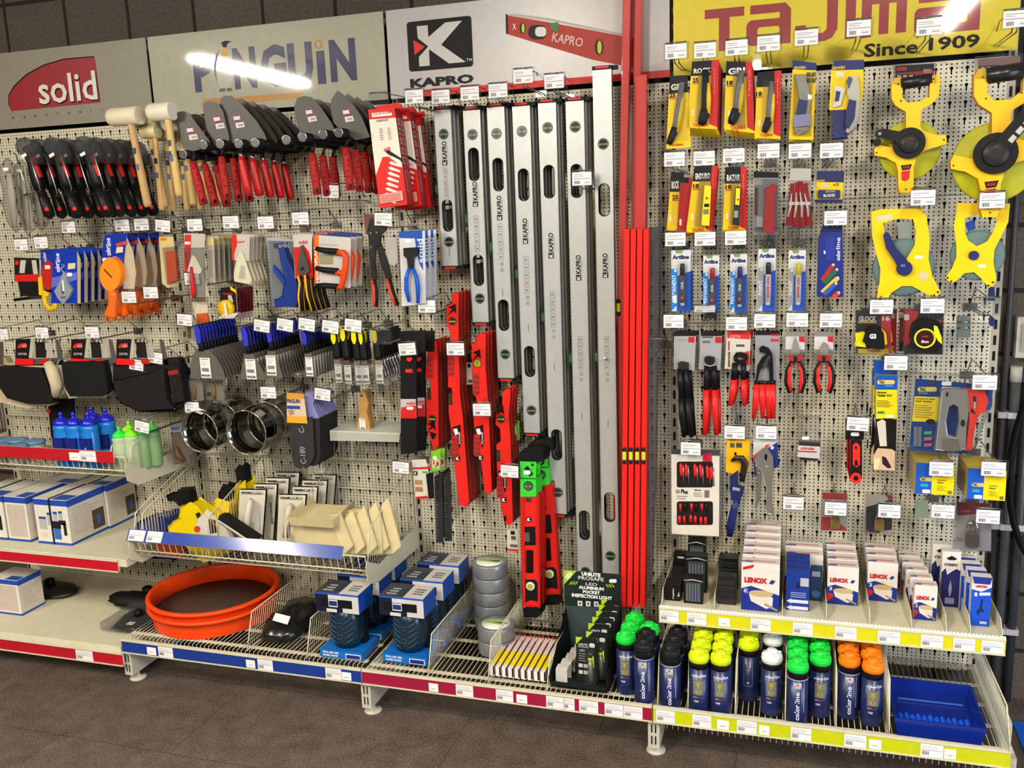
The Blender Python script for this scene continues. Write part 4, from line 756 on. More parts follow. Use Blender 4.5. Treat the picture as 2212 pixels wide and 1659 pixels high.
# brass fitting bags
for x0, x1, l, d in ((400, 440, 'small clear bag with a brown fitting below the widest scraper', .24), (443, 484, 'small clear bag with a brown fitting, right of its twin', .22)):
    card('fitting_bag', 'bag', l, [(x0, 822), (x1-3, 822), (x1, 866), (x0+3, 864)], 'a89c88', d, lambda T, g: (T.g('fitting').tube([(x0+19, 832, .006), (x0+20, 846, .006), (x0+18, 861, .006)], [.004, .006, .009], '8a6a3c,.4', 8), g.DP([(x0+4, 847), (x0+13, 847), (x0+13, 856), (x0+4, 856)], '2c2824')), grp='clear fitting bags', clear=[(x0, 820), (x1-2, 820), (x1, 866), (x0+2, 866)])
# metal duct couplings
def coupling(lb, px, py, d, r, tag=False):
    T = Th('duct_coupling', lb, 'duct', px, py, d, 'shiny metal duct couplings'); T.m = 2; g = T.g('tube')
    P = [(r, 0), (r, -.05), (r+.0025, -.054), (r, -.058), (r, -.066), (r+.0025, -.07), (r, -.074), (r, -.13), (r-.0012, -.13), (r-.0012, -.074), (r-.004, -.066), (r-.004, -.058), (r-.0012, -.05), (r-.0012, 0), (r, 0)]
    g.lathe((0, 0, 0), P, '8c8a84,.13,1', 40, 'y'); T.g('rim').lathe((0, 0, 0), [(r-.0022, 0), (r+.0014, 0), (r+.0014, .003), (r-.0022, .003), (r-.0022, 0)], 'c8c6bc,.2,1', 40, 'y')
    if tag: q = T.g('paper_label'); q.add([V((-.03, -.004, r+.004)), V((.02, -.004, r-.012)), V((.026, .02, r-.004)), V((-.024, .02, r+.012))], [(0, 1, 2, 3)], 'dcdcd8')
    T.m = 0; return T.done()
a = coupling('shiny metal duct coupling hanging at the left, paper tag on its rim', 431, 932, .33, .079, True); dup(a, 0, .137, .002, 'metal duct coupling hooked behind the left one')
a = coupling('shiny metal duct coupling hanging at the right, beside the sanding pads', 532, 934, .34, .083); dup(a, 0, .137, .002, 'metal duct coupling hooked behind the right one')
# sanding pads
T = Th('sanding_mesh', 'black mesh sanding sheet with orange and white header card at the front', 'sanding sheet', 650, 930, .27, 'black mesh sanding sheets'); g = T.g('mesh_sheet'); g.P([(628, 905), (675, 900), (679, 985), (668, 1008), (660, 1013), (655, 1008), (650, 1013), (636, 1008), (630, 985)], '2c2c2c,.8', .003)
g.T('C-180', 648, 965, 660, 1002, '8c8c8c', rot=90); g.T('C-', 645, 920, 657, 935, '8c8c8c', rot=90)
h = T.g('header_card'); h.P([(619, 848), (656, 851), (664, 915), (620, 913)], 'c8b49c', .001, .004); h.DP([(619, 848), (656, 851), (657, 862), (619, 861)], 'c88a38', .004); h.DP([(620, 898), (662, 900), (664, 915), (620, 913)], 'd89a30', .004); h.T('PINGUIN', 620, 862, 648, 871, '1c2040', dd=.004, bold=.03); h.DP([(620, 876), (648, 877), (648, 884), (620, 883)], '24408a', .004); h.DP([(622, 886), (632, 884), (636, 894), (626, 898)], 'a07c68', .004)
r = T.done()
T = Th('sanding_mesh', 'black mesh sanding sheet with wavy lilac top, second from the front', 'sanding sheet', 672, 930, .25, 'black mesh sanding sheets'); g = T.g('mesh_sheet'); g.P([(664, 905), (690, 903), (692, 985), (684, 1006), (668, 1006), (664, 985)], '2c2a2a,.8', .003)
T.g('lilac_top').P([(656, 853), (664, 850), (674, 853), (680, 862), (676, 872), (682, 885), (690, 903), (664, 906), (660, 890), (664, 875)], '7c78ac,.7', .003, .002); r = T.done()
copies(r, 8, .017, ['%s lilac topped black sanding sheet from the front' % ORD[i+2] for i in range(8)])
# brush, ledge
T = Th('brush', 'wooden handled flat brush hanging above the translucent ledge', 'brush', 787, 890, .16, 'wooden flat brushes'); g = T.g('wooden_handle'); g.P([(779, 847), (784, 844), (790, 848), (794, 870), (793, 890), (799, 915), (799, 943), (771, 943), (771, 918), (777, 895), (775, 870)], 'b08850,.5', .014); g.bev = .003; g.DP(ell(781, 855, 2.5), '3a2818'); sticker(T.g('barcode_label'), 777, 904, 790, 941, .002)
r = T.done(); dup(r, .0, .03, .0, 'second wooden brush hidden behind the front one')
T = Th('plastic_ledge', 'translucent white plastic ledge strip below the wooden brush', 'ledge', 788, 943, .2); g = T.g('front_strip'); g.P([(712, 932), (864, 938), (862, 955), (713, 952)], 'a8a89c,.3', .004); g.P([(712, 930), (864, 936), (864, 938), (712, 932)], 'c8c8bc,.3', .18)
g = T.g('hanging_strips')
for i in range(14): x = 722+i*10; g.tube([(x, 955+i*.25, -.06), (x, 985+i*.3, -.06)], .0012, 'b0a8a0', 3)
T.done()
# black straps
def f(T):
    g = T.g('strap'); g.P([(865, 755), (898, 755), (900, 978), (866, 982)], '0e0e0f,.7', .012); g.P([(864, 716), (918, 714), (918, 760), (864, 760)], '101011,.7', .01, .004)
    g.cyl(883, 798, .012, .003, 'c82018', .014, 16) if 0 else g.DP([(876, 797), (890, 797), (892, 805), (875, 805)], 'c8241c', .001)
    h = T.g('header_card'); h.P([(865, 862), (898, 862), (900, 904), (866, 904)], 'b0aca8', .001, .004); h.T('solid', 878, 867, 897, 875, 'c81c18', dd=.004, bold=.03); h.DP([(867, 880), (880, 878), (898, 876), (900, 904), (866, 904), (866, 890)], 'c01c18', .004); h.DP(rr(878, 879, 893, 885, 3), 'e0dcda', .005)
    T.g('red_tag').P([(878, 772), (890, 772), (890, 778), (884, 782), (878, 778)], 'c8241c', .002, .008)
T = Th('strap_belt', 'black strap belt with red and grey card, front of two', 'strap', 882, 860, .24, 'black strap belts'); f(T); r = T.done(); dup(r, .0, .08, -.012, 'black strap belt behind the front one, card half seen')
# hanging packs near the left basket
card('fitting_bag', 'bag', 'clear bag of brown fittings with a blue header behind the green bottles', [(370, 922), (395, 920), (412, 1000), (376, 1003)], '8c7c68', .2, lambda T, g: (g.DP([(370, 922), (388, 921), (388, 928), (370, 929)], '2c4c8c'), T.g('fitting').tube([(380, 965, .01), (386, 985, .01), (398, 995, .01)], [.008, .014, .008], '5a3c1c,.5', 8)), clear=[(368, 935), (396, 935), (412, 1002), (374, 1004)])
T = Th('caulking_gun', 'black skeleton gun hanging below the leftmost pouch', 'caulking gun', 125, 900, .2); g = T.g('barrel'); g.P([(104, 878), (122, 872), (124, 945), (110, 945)], '141313,.5', .02); g.P([(126, 862), (150, 862), (152, 935), (130, 935)], '0e0e0f,.6', .03); T.g('hanging_ring').cyl(104, 888, .009, .006, 'd02a20', .01, 12); T.done()
# ================================================================== LEFT BASKET GOODS
def bottle(lb, px, py, z0, d, h, r, body, cap, grp, labs=None, clear=False, name='bottle'):
    p = W(px, py, d); T = Th(name, lb, 'bottle', p.x, -d, z0, grp, m=2)
    g = T.g('body'); g.lathe((0, 0, 0), [(r*.9, 0), (r, .006), (r, h*.62), (r*.93, h*.66), (r, h*.7), (r, h*.74), (r*.8, h*.78)], body, 18)
    if not clear: g.B(-r*.75, r*.75, -r*.995-.0006, -r*.6, h*.3, h*.56, '16206c,.4')
    k = T.g('cap'); k.lathe((0, 0, h*.76), [(r*.84, 0), (r*.9, .004), (r*.86, h*.07), (r*.45, h*.12), (r*.2, h*.14), (r*.2, h*.17), (r*.26, h*.175), (r*.22, h*.22), (r*.1, h*.235), (0, h*.235)], cap, 18)
    return T.done()
for i, (x, y, d, l) in enumerate(((131, 900, .36, 'blue sports bottle leftmost in the upper wire basket'), (158, 900, .355, 'blue sports bottle second from the left'), (190, 900, .35, 'blue sports bottle third, marked with a letter pair on its shoulder'), (196, 880, .26, 'blue sports bottle standing behind the third'), (226, 880, .28, 'blue sports bottle rightmost, behind the wire divider'))):
    bottle(l, x, y, .79, d, .225, .0335, '1470c0,.25', '1a20b0,.25', 'blue sports bottles')
for i, (x, y, d, l) in enumerate(((258, 940, .36, 'milky bottle with green cap, nearest the divider'), (279, 930, .27, 'milky bottle with yellow green cap at the back'), (284, 950, .34, 'milky bottle with yellow green cap in front'), (306, 950, .3, 'pale green bottle with green cap behind the price card'), (330, 940, .26, 'pale green bottle with green cap at the right end of the basket'))):
    bottle(l, x, y, .785, d, .18, .029, 'a4b490,.35' if i < 3 else '7c9c6c,.35', ('2cd03c', '8cd820', '78dc28', '38c848', '34c040')[i]+',.35', 'green capped bottles', clear=True)
for i, (x, y, d, l) in enumerate(((-6, 950, .36, 'grey cup with blue lid cut by the left edge'), (32, 948, .36, 'grey cup with blue lid, front middle'), (2, 940, .28, 'grey cup with blue lid at the back left'), (34, 940, .27, 'grey cup with blue lid at the back middle'), (72, 942, .28, 'grey cup with blue lid next to the blue bottles'))):
    p = W(x, y, d); T = Th('cup', l, 'cup', p.x, -d, .79, 'grey cups with blue lids', m=2); T.g('body').lathe((0, 0, 0), [(.032, 0), (.034, .004), (.042, .068)], '9a948c,.5', 20); T.g('lid').lathe((0, 0, .068), [(.045, 0), (.046, .004), (.044, .010), (.03, .012), (0, .012)], '5c80a8,.35', 20); T.done()
# ================================================================== BOXES ON THE LEFT SHELVES
def mbox(lb, x, y, z, w, dp, h, cut=False, pic=True, rz=0):
    T = Th('machine_box', lb, 'box', x, y, z, 'white and blue machine boxes', m=2, rz=rz); g = T.solo(); b = '1c449c'
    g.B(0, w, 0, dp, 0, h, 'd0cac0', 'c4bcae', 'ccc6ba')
    g.B(0, w, -.0006, 0, h*.86, h*.985, b); g.B(0, w, -.0006, 0, 0, h*.05, b); g.B(w, w+.0006, 0, dp, h*.84, h*.985, b); g.B(w, w+.0006, 0, dp, 0, h*.05, b); g.B(w*.55, w, .0, dp*.3, h, h+.0006, b)
    for i in range(10): g.B(w, w+.0006, dp*.12, dp*(.55+.1*(i*3 % 4)), h*(.75-.06*i), h*(.765-.06*i), 'a89c90')
    if pic:
        g.B(w, w+.0008, dp*.62, dp*.95, h*.12, h*.55, '4c3c34'); g.B(w, w+.001, dp*.74, dp*.84, h*.22, h*.42, '2c5c9c')
        for i, (a, c, s) in enumerate(((.1, .32, .22), (.36, .42, .14), (.55, .45, .12), (.72, .47, .1))): g.B(w*a, w*(a+s), -.0008, 0, h*c, h*(c+.25), 'a8a4a0'); g.B(w*a, w*(a+s), -.001, 0, h*(c+.23), h*(c+.28), '24408c')
        g.B(w*.52, w*.72, -.0012, 0, h*.12, h*.36, '2c62a8'); g.B(w*.5, w*.74, -.0013, 0, h*.36, h*.52, '1c1c20'); g.B(w*.7, w*.9, -.0014, 0, h*.45, h*.55, '201c1c'); g.B(w*.82, w*.9, -.0014, 0, h*.22, h*.5, '201c1c'); g.B(w*.46, w*.5, -.003, 0, 0, h, '181828'); g.B(w*.46, w*.5, 0, dp, h, h+.003, '181828')
        g.B(w*.1, w*.3, -.001, 0, h*.14, h*.24, 'c8bcac')
    else: g.B(w*.1, w*.9, -.0007, 0, h*.1, h*.82, 'b8aa9c')
    return T.done()
pA = W(77, 1072, .39); wA = .175; hA = .195
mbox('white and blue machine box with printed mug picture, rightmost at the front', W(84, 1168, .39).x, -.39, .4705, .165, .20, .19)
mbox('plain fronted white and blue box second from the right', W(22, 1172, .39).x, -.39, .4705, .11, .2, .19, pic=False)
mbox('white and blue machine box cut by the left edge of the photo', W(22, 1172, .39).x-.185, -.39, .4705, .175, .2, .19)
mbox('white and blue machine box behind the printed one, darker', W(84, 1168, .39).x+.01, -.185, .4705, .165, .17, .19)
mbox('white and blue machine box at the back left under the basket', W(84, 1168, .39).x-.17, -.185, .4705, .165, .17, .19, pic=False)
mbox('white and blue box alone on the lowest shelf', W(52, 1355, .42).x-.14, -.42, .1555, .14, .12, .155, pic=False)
def lump(name, cat, lb, x, y, z, sx, sy, sz, col, grp=None, fn=None, sd=1):
    T = Th(name, lb, cat, x, y, z, grp, m=2); g = T.g('body'); rs = random.Random(sd); n = 14; prof = [(0, 0), (.75, .02), (.98, .2), (.95, .5), (.7, .85), (.3, .98), (0, 1)]; vs = []
    for r_, h in prof:
        for j in range(n): a = 2*pi*j/n; q = 1+rs.uniform(-.14, .14); c, s_ = cos(a), sin(a); e = .75; vs.append((abs(c)**e*(1 if c > 0 else -1)*r_*q*sx, abs(s_)**e*(1 if s_ > 0 else -1)*r_*q*sy, h*sz*(1+rs.uniform(-.08, .08)*(h > .1))))
    g.add(vs, [(i*n+j, i*n+(j+1) % n, (i+1)*n+(j+1) % n, (i+1)*n+j) for i in range(len(prof)-1) for j in range(n)], col, True)
    if fn: fn(T)
    return T.done()
p = W(290, 1350, .42); lump('tile_tool', 'tool', 'black tool in a shiny clear bag left of the orange ring', p.x, p.y+.03, .172, .09, .09, .03, '1a1918,.15', fn=lambda T: (T.g('knob').lathe((.0, 0, .028), [(.016, 0), (.018, .02), (.012, .026)], '0e0e0e', 12), T.g('price_sticker').B(.0, .028, -.075, -.05, .026, .027, 'white'), T.g('clear_bag').B(-.11, .1, -.09, .09, .0, .03, 'clear')))
p = W(290, 1310, .25); lump('tile_tool', 'tool', 'long black tool lying in shade behind the bagged one', p.x, p.y, .172, .12, .05, .05, '141313,.5', sd=4, fn=lambda T: T.g('knob').lathe((.06, .02, .04), [(.02, 0), (.022, .03), (.014, .036)], '0c0c0c', 12))
p = W(110, 1275, .2); lump('tile_tool', 'tool', 'dark wrapped tool at the back of the lowest left shelf', p.x, p.y, .156, .14, .07, .04, '141312,.25', sd=6, fn=lambda T: T.g('knob').lathe((.0, 0, .03), [(.02, 0), (.022, .03), (.014, .036)], '0c0c0c', 12))
# ================================================================== MIDDLE BASKET GOODS
ZB = .485
def yb(lb, px, py, dpt, body, cap, spr=None):
    T = Th('spray_bottle', lb, 'bottle', px, py, dpt, 'yellow cleaner bottles'); g = T.g('body'); g.P(body, 'd8bc08,.35', .06); g.bev = .012; k = T.g('cap'); k.P(cap, '121212,.4', .04, -.01); k.bev = .006
    if spr: spr(T)
    return T.done()
def sp(T): T.g('label').DP([(430, 1118), (448, 1100), (472, 1122), (474, 1150), (462, 1165), (440, 1160), (420, 1140)], 'c8c0bc', .002).DP(ell(426, 1143, 7), 'b83c28', .003).DP([(450, 1120), (466, 1124), (470, 1150), (454, 1154)], '38201c', .003).DP([(422, 1110), (430, 1106), (434, 1114), (426, 1120)], '1c1810', .003)
yb('yellow spray bottle with black trigger, lying at the front left of the basket', 420, 1130, .34, [(392, 1095), (412, 1088), (424, 1096), (446, 1112), (474, 1140), (478, 1175), (480, 1200), (440, 1212), (404, 1180), (384, 1170), (368, 1158), (366, 1138), (376, 1124), (388, 1118)], [(362, 1072), (380, 1062), (406, 1060), (412, 1088), (394, 1097), (378, 1082), (364, 1080)], sp)
yb('yellow bottle with black cap leaning behind the spray bottle', 470, 1090, .26, [(444, 1108), (456, 1092), (470, 1082), (494, 1090), (496, 1108), (476, 1130), (462, 1150), (446, 1130)], [(474, 1064), (484, 1048), (494, 1052), (494, 1072), (484, 1092), (474, 1088)])
yb('tall yellow bottle with black nozzle standing at the back', 520, 1080, .2, [(512, 1048), (528, 1044), (536, 1060), (534, 1090), (514, 1130), (500, 1130), (498, 1100), (506, 1070)], [(510, 1016), (518, 1006), (526, 1012), (530, 1040), (522, 1048), (514, 1044)])
def floatb(lb, x0, y0, x1, y1, d, sh=8, lab=True):
    T = Th('plastering_float', lb, 'float', (x0+x1)/2, y0, d, 'white plastering floats with black edges')
    g = T.g('board'); g.P([(x0+sh*.2, y0), (x1, y0+1), (x1-sh, y1), (x0-sh*.4, y1)], 'c8c2b0,.4', .008, side='161514'); g.P([(x0+sh*.2+2, y0-2), (x1+3, y0-1), (x1+2-sh, y1), (x0-sh*.4, y1)], '161514', .004, -.009)
    c = (x0+x1)/2; k = T.g('clip'); k.tube([(x0+6, y0+6, .006), (x1-8, y0+7, .006)], .004, 'chrome', 8)
    h = T.g('grip'); h.tube([(c-2, y0+22, .0), (c-5, y0+26, .03), (c-10, y0+60, .035), (c-14, y1-10, .03)], [.008, .013, .014, .012], 'c4beaa,.4', 10)
    if lab: q = T.g('label'); q.P([(c+12, y0+35), (x1-12, y0+35), (x1-14, y0+90), (c+8, y0+90)], 'b8c0c8', .0005, .002); q.T('PROFI-LINE', c+16, y0+40, x1-14, y0+86, '1c2028', rot=-90, dd=.002, bold=.02)
    return T.done()
floatb('white plastering float with clip at the back of the left stack', 593, 1021, 646, 1130, .10, lab=False); floatb('third plastering float from the front of the left stack', 573, 1033, 624, 1150, .16, lab=False)
floatb('second plastering float from the front of the left stack, label in shade', 547, 1046, 598, 1165, .22); floatb('front plastering float of the left stack with a grey label', 516, 1058, 574, 1170, .28)
floatb('plastering float at the back of the right stack', 675, 1026, 725, 1120, .09, lab=False); floatb('third plastering float from the front of the right stack', 652, 1038, 706, 1140, .15, lab=False)
floatb('second plastering float from the front of the right stack', 631, 1052, 685, 1160, .21, lab=False); floatb('front plastering float of the right stack beside the cream trays', 601, 1069, 660, 1170, .29, lab=False)
T = Th('plastering_float', 'plastering float lying on edge, its black sole facing up', 'float', 510, 1140, .37, 'white plastering floats with black edges'); g = T.g('board'); g.P([(474, 1113), (484, 1113), (560, 1164), (532, 1164), (470, 1124)], '151413,.6', .03); g.P([(469, 1125), (472, 1123), (534, 1164), (527, 1164)], 'c4beb0', .03, .001); T.g('grip').P([(472, 1130), (488, 1142), (500, 1166), (474, 1166)], 'b8b2a0,.4', .02, -.01); T.done()
# cream mortar trays
def tray(lb, o, dup_=None):
    T = Th('mortar_tray', lb, 'tray', o[0], o[1], .3, 'cream plastic mortar trays'); T.o = V(o); T.m = 2; g = T.g('tray'); c = 'c8b88c,.5'
    def quad(a, b_, e, f_, t=(0, 0, .003)):
        P = [V(q) for q in (a, b_, e, f_)]; Q = [q+V(t) for q in P]; g.add(P+Q, [(0, 1, 2, 3), (7, 6, 5, 4), (0, 4, 5, 1), (1, 5, 6, 2), (2, 6, 7, 3), (3, 7, 4, 0)], c)
    return T, g, quad
def mtray(lb, ox, oy, oz, ty, w=.175, l=.17):
    T, g, quad = tray(lb, (ox, oy, oz)); h = .035
    quad((0, 0, 0), (w, 0, 0), (w, l, 0), (0, l, 0)); quad((0, 0, 0), (w, 0, 0), (w, -.008, h), (0, -.008, h), (0, .003, 0)); quad((0, 0, 0), (0, l, 0), (-.008, l, h), (-.008, 0, h), (.003, 0, 0)); quad((w, 0, 0), (w, l, 0), (w+.008, l, h), (w+.008, -.006, h), (-.003, 0, 0))
    T.m = 0; r = T.done(); r.rotation_euler = (rad(ty), 0, 0); return r
pt = W(627, 1134, .40); r = mtray('cream mortar tray lying on top of the nested trays', pt.x, pt.y, pt.z, 8)
for i in range(5):
    T = Th('mortar_tray', ('front', 'second', 'third', 'fourth', 'fifth')[i]+' nested cream tray leaning under the loose one', 'tray', 640+i*26, 1170, .36-.015*i, 'cream plastic mortar trays'); x = 622+i*26; g = T.g('tray')
    g.P([(x+4, 1140-i*9), (x+96, 1132-i*9), (x+122, 1196), (x+30, 1206)], 'c4b488,.5', .004); g.P([(x+96, 1132-i*9), (x+112, 1110-i*9), (x+140, 1180), (x+122, 1197)], 'd0c092,.5', .01, .004); T.done()
T = Th('plastic_bag', 'dark blue bag lying at the left end of the middle basket', 'bag', 350, 1155, .3); g = T.g('bag'); g.P([(300, 1130), (350, 1122), (372, 1130), (376, 1205), (296, 1200), (290, 1150)], '14245c,.4', .1); g.bev = .02; T.done()
T = Th('plastic_bag', 'orange red bag seen through the wires below the blue rail', 'bag', 370, 1190, .36); g = T.g('bag'); g.P([(340, 1168), (384, 1172), (392, 1200), (344, 1198)], 'b84418,.4', .08); g.bev = .01; T.done()
# ================================================================== BOTTOM OF THE MIDDLE BAY
for i, (dz, l) in enumerate(((0, 'lower orange plastic sieve ring, supporting the upper one'), (.034, 'upper orange plastic sieve ring with dark mesh floor'))):
    T = Th('sieve', l, 'sieve', .225, -.285, .197+dz, 'stacked round orange sieves', m=2); R_ = .25; g = T.g('ring'); o = 'e0400c,.4'
    g.lathe((0, 0, 0), [(R_-.016, 0), (R_-.015, .03), (R_-.014, .056), (R_, .059), (R_+.005, .066), (R_, .073), (R_-.010, .074), (R_-.014, .070), (R_-.018, .06), (R_-.020, .002), (R_-.016, 0)], o, 64)
    T.g('mesh_floor').lathe((0, 0, .004), [(0, 0), (R_-.019, 0), (R_-.019, .002), (0, .002)], '43332a,.6', 48); T.done()
p = W(630, 1375, .38); lump('bag', 'bag', 'black plastic wrapped bag with a white barcode sticker', p.x-.01, p.y+.05, .197, .085, .16, .085, '141415,.22', fn=lambda T: (T.g('barcode_label').add([V((-.02, -.12, .080)), V((.045, -.125, .072)), V((.045, -.10, .092)), V((-.02, -.095, .098))], [(0, 1, 2, 3)], 'dcd8d4')), sd=3)
# knee pads
def kneepad(lb, x, y, z, rz=0):
    T = Th('knee_pad_pack', lb, 'knee pads', x, y, z, 'blue and black knee pad packs', m=2, rz=rz); w = .165; b = T.g('base_box'); b.B(0, w, 0, .13, 0, .03, '1260b0,.35'); b.k = 0
    def tx(g, s, xa, za, xb, zb, y_, c, bo=.02): g.T(s, xa, zb, xb, za, c, dd=-y_, bold=bo)
    tx(b, 'PRO-AIR GEL', .012, .017, .075, .024, 0, 'e4e4ea', .03); tx(b, 'KNEE PADS', .012, .006, .07, .013, 0, 'e4e4ea', .03); b.B(.1, .158, -.0008, 0, .003, .022, 'd8d8dc'); b.B(.103, .155, -.0012, 0, .005, .019, '1a2c6c'); tx(b, 'solid', .115, .007, .15, .016, .0014, 'e0e0e8')
    t = T.g('top_box'); a, c = .175, .245; t.B(0, w, .0, .11, a, c, 'c0bcb8', '1848a0,.35', '30343c')
    t.B(0, w*.62, -.0006, 0, a, c, '14182c'); t.B(w*.3, w*.62, -.0009, 0, c-.022, c-.006, 'c4c0bc'); t.B(.018, w-.025, -.0012, 0, a+.018, c-.022, '101014'); t.B(0, w, -.0014, 0, c-.006, c, '1c4cb0'); t.B(.05, .085, -.0018, 0, a+.02, c-.024, 'd8d8dc'); t.B(.052, .083, -.0021, 0, a+.024, a+.042, '1c2c64'); tx(t, 'solid', .06, a+.025, .082, a+.038, .0024, 'e0e0e8', .03); t.B(.04, .08, -.001, 0, a, a+.012, 'c8c4c0')
    t.B(w*.55, w, .0, .11, c, c+.0006, 'bcb8b4'); t.B(w*.35, w*.55, .02, .07, c, c+.0012, '1c2c34')
    for i in range(3): t.B(.02+.004*i, .06, .02+.02*i, .028+.02*i, c, c+.0009, '9a9aa0'); t.B(w*.68, w*.9, .03+.018*i, .038+.018*i, c, c+.0012, '56565c')
    k = T.g('gel_pad'); n = 14; vs = []; q = [(.0, 0), (.75, .004), (.95, .03), (1, .07), (.98, .11), (.85, .14), (.5, .15)]
    for f_, h in q:
        for j in range(n+1): aa = pi*j/n; vs.append((w*.5-cos(aa)*.062*f_, .075-sin(aa)**.6*.07*(.5+.5*f_), .03+h))
    k.add(vs, [(i*(n+1)+j, i*(n+1)+j+1, (i+1)*(n+1)+j+1, (i+1)*(n+1)+j) for i in range(len(q)-1) for j in range(n)], '0e2434,.25', True); k.B(w*.5-.062, w*.5+.062, .07, .1, .03, .175, '101418')
    m_ = T.g('tread_groove')
    for i in range(6):
        for s_ in (-1, 1): zz = .055+.019*i; m_.tube([(w*.5+s_*.012, .0035, zz), (w*.5+s_*.03, .007, zz+.01), (w*.5+s_*.045, .018, zz+.022)], .0012, '35566c,.3', 5, loc=True)
    for zz in (.075, .12): m_.tube([(w*.5-.008, .003, zz), (w*.5+.008, .003, zz), (w*.5+.008, .003, zz+.014), (w*.5-.008, .003, zz+.014), (w*.5-.008, .003, zz)], .0012, '35566c,.3', 5, loc=True)
    return T.done()
kx = W(690, 1390, .52).x
kneepad('knee pad pack at the front of the left row', kx, -.52, .197)
kx2 = W(827, 1420, .5).x
r = kneepad('knee pad pack at the front of the right row, base lettering fully visible', kx2, -.5, .197)
dup(r, .012, .15, 0, 'knee pad pack second in the right row'); dup(r, .016, .30, 0, 'knee pad pack at the back of the right row')
dup(r, kx-kx2+.002, .14, 0, 'knee pad pack second in the left row'); dup(r, kx-kx2+.0, .28, 0, 'knee pad pack at the back of the left row')
# ================================================================== SPIRIT LEVELS
def vial(g, x, z, r, y, c='1e2a20,.15', band=None):
    g.lathe((x, y, z), [(r, -.002), (r, .0), (r*.9, .0006), (r*.86, -.0006), (0, -.0006)], '141612', 18, 'y'); g.lathe((x, y-.0002, z), [(r*.84, -.001), (r*.84, .0)], c, 18, 'y')
    g.B(x-r*.8, x+r*.8, y-.0012, y-.0006, z-r*.22, z+r*.12, band or '6a7a54,.15'); g.B(x-r*.16, x-r*.1, y-.0016, y-.0012, z-r*.5, z+r*.5, '1a1a1a'); g.B(x+r*.1, x+r*.16, y-.0016, y-.0012, z-r*.5, z+r*.5, '1a1a1a')
def level(lb, px, top, bot, vials, slots, logo, icons, small, blk, n, d=.115, zb=None, capd=True, px2=None):
    o = W(px, top, d); Z = lambda y: W(px+(px2-px if px2 else 0)*(y-top)/(bot-top), y, d).z-o.z
    T = Th('spirit_level', lb, 'spirit level', o.x, -d, o.z, 'silver box spirit levels', m=2); H = (Z(bot) if zb is None else zb-o.z); w = .0305; g = T.g('body'); c = .012 if capd else 0
    out = [(-w, H+c), (w, H+c), (w, -c), (-w, -c)]; sl = [stad(-.0125, Z(a), .0125, Z(b)) for a, b in slots]
    out = [(w, -c), (-w, -c), (-w, H+c), (w, H+c)]; sl = [[(x, z) for x, z in arc(0, Z(a)-.017, .017, -.017, 0, 180, 8)+arc(0, Z(b)+.017, .017, -.017, 180, 360, 8)] for a, b in slots]
    g.P(out, 'alu', .023, 0, holes=sl, side='8e8f8c,.4,.8'); g.D
    for s in (-1, 1): g.B(s*w-(.002 if s > 0 else 0), s*w+(0 if s > 0 else .002), -.0006, .0, H+c, -c, 'a4a5a2,.35,.8')
    for q in sl: T.g('grip_liner').P([(x*1.14, z+(z-(q[0][1]+q[9][1])/2)*.03) for x, z in q], '101010,.5', .022, .0008, holes=[q])
    for a in vials: vial(T.g('vial'), 0, Z(a), .0185, 0)
    for e, s in ((H, 1), (0, -1)):
        q = T.g('end_cap'); z0 = e+(0 if s > 0 else -c); q.B(-w-.001, w+.001, -.002, .025, min(e, e+s*c), max(e, e+s*c), '121212,.5'); q.B(w*-.7, w*.7, -.003, -.002, e+(.002 if s > 0 else -.008), e+(.008 if s > 0 else -.002), 'd01c14'); q.B(w, w+.018, .004, .024, min(e, e+s*c), max(e, e+s*c), '121212,.5')
    p = T.g('print')
    if logo: a, b = Z(logo[0]), Z(logo[1]); L_ = a-b; p.T('KAPRO', -.009, b+L_*.26, .009, a, '1c1e1e', rot=90, bold=.035); p.B(-.0095, .0095, -.0012, -.001, b, b+L_*.22, '1c1c1c'); p.T('K', -.006, b+L_*.03, .006, b+L_*.19, 'c8c8c4', rot=90, dd=.0012, bold=.05); p.B(.011, .0125, -.0008, -.0006, b+L_*.3, a-L_*.1, '8a8a88')
    if icons:
        a, b = Z(icons[0]), Z(icons[1]); h = (a-b)/5
        for i in range(5):
            z = a-h*(i+.5); s = h*.4
            for x0, x1, z0, z1 in ((-s, s, s-.001, s), (-s, s, -s, -s+.001), (-s, -s+.001, -s, s), (s-.001, s, -s, s)): p.B(x0*.8, x1*.8, -.0009, -.0006, z+z0, z+z1, '4c4e4e')
            p.B(-s*.4, s*.3, -.0009, -.0006, z-s*.3, z+s*.2, '6c6e6e')
        for i in range(2): z = b-.012-i*.02; p.B(-.005, .007, -.0009, -.0006, z-.007, z+.006, '8c8e8c')
    for a in small: z = Z(a); p.B(-.0012, .0012, -.0009, -.0006, z-.014, z+.014, '6a6c6a')
    if blk: z = Z(blk); q = T.g('side_vial'); q.B(-w-.011, -w+.006, .002, .022, z-.03, z+.03, '1a1c1a,.4'); q.B(-w-.0115, -w-.002, .0015, .004, z-.014, z+.014, '2c5c38,.2')
    r = T.done(); pl = lb.split(' spirit level')[0]
    for i in range(n): dup(r, .004*(i+1), .026*(i+1), .001*(i+1), ORD[i+1]+' level behind the '+pl+' one')
level('shortest silver spirit level, leftmost', 955, 229, 582, [290, 523], [(432, 500)], (305, 358), (362, 428), [545], 408, 2)
level('second shortest silver spirit level, second from the left', 1018, 230, 703, [291, 645], [(320, 391), (551, 617)], (393, 447), (465, 545), [], 472, 2)
level('third silver spirit level from the left', 1070, 223, 823, [289, 765], [(342, 413), (648, 714)], (423, 476), (482, 563), [632], 533, 2)
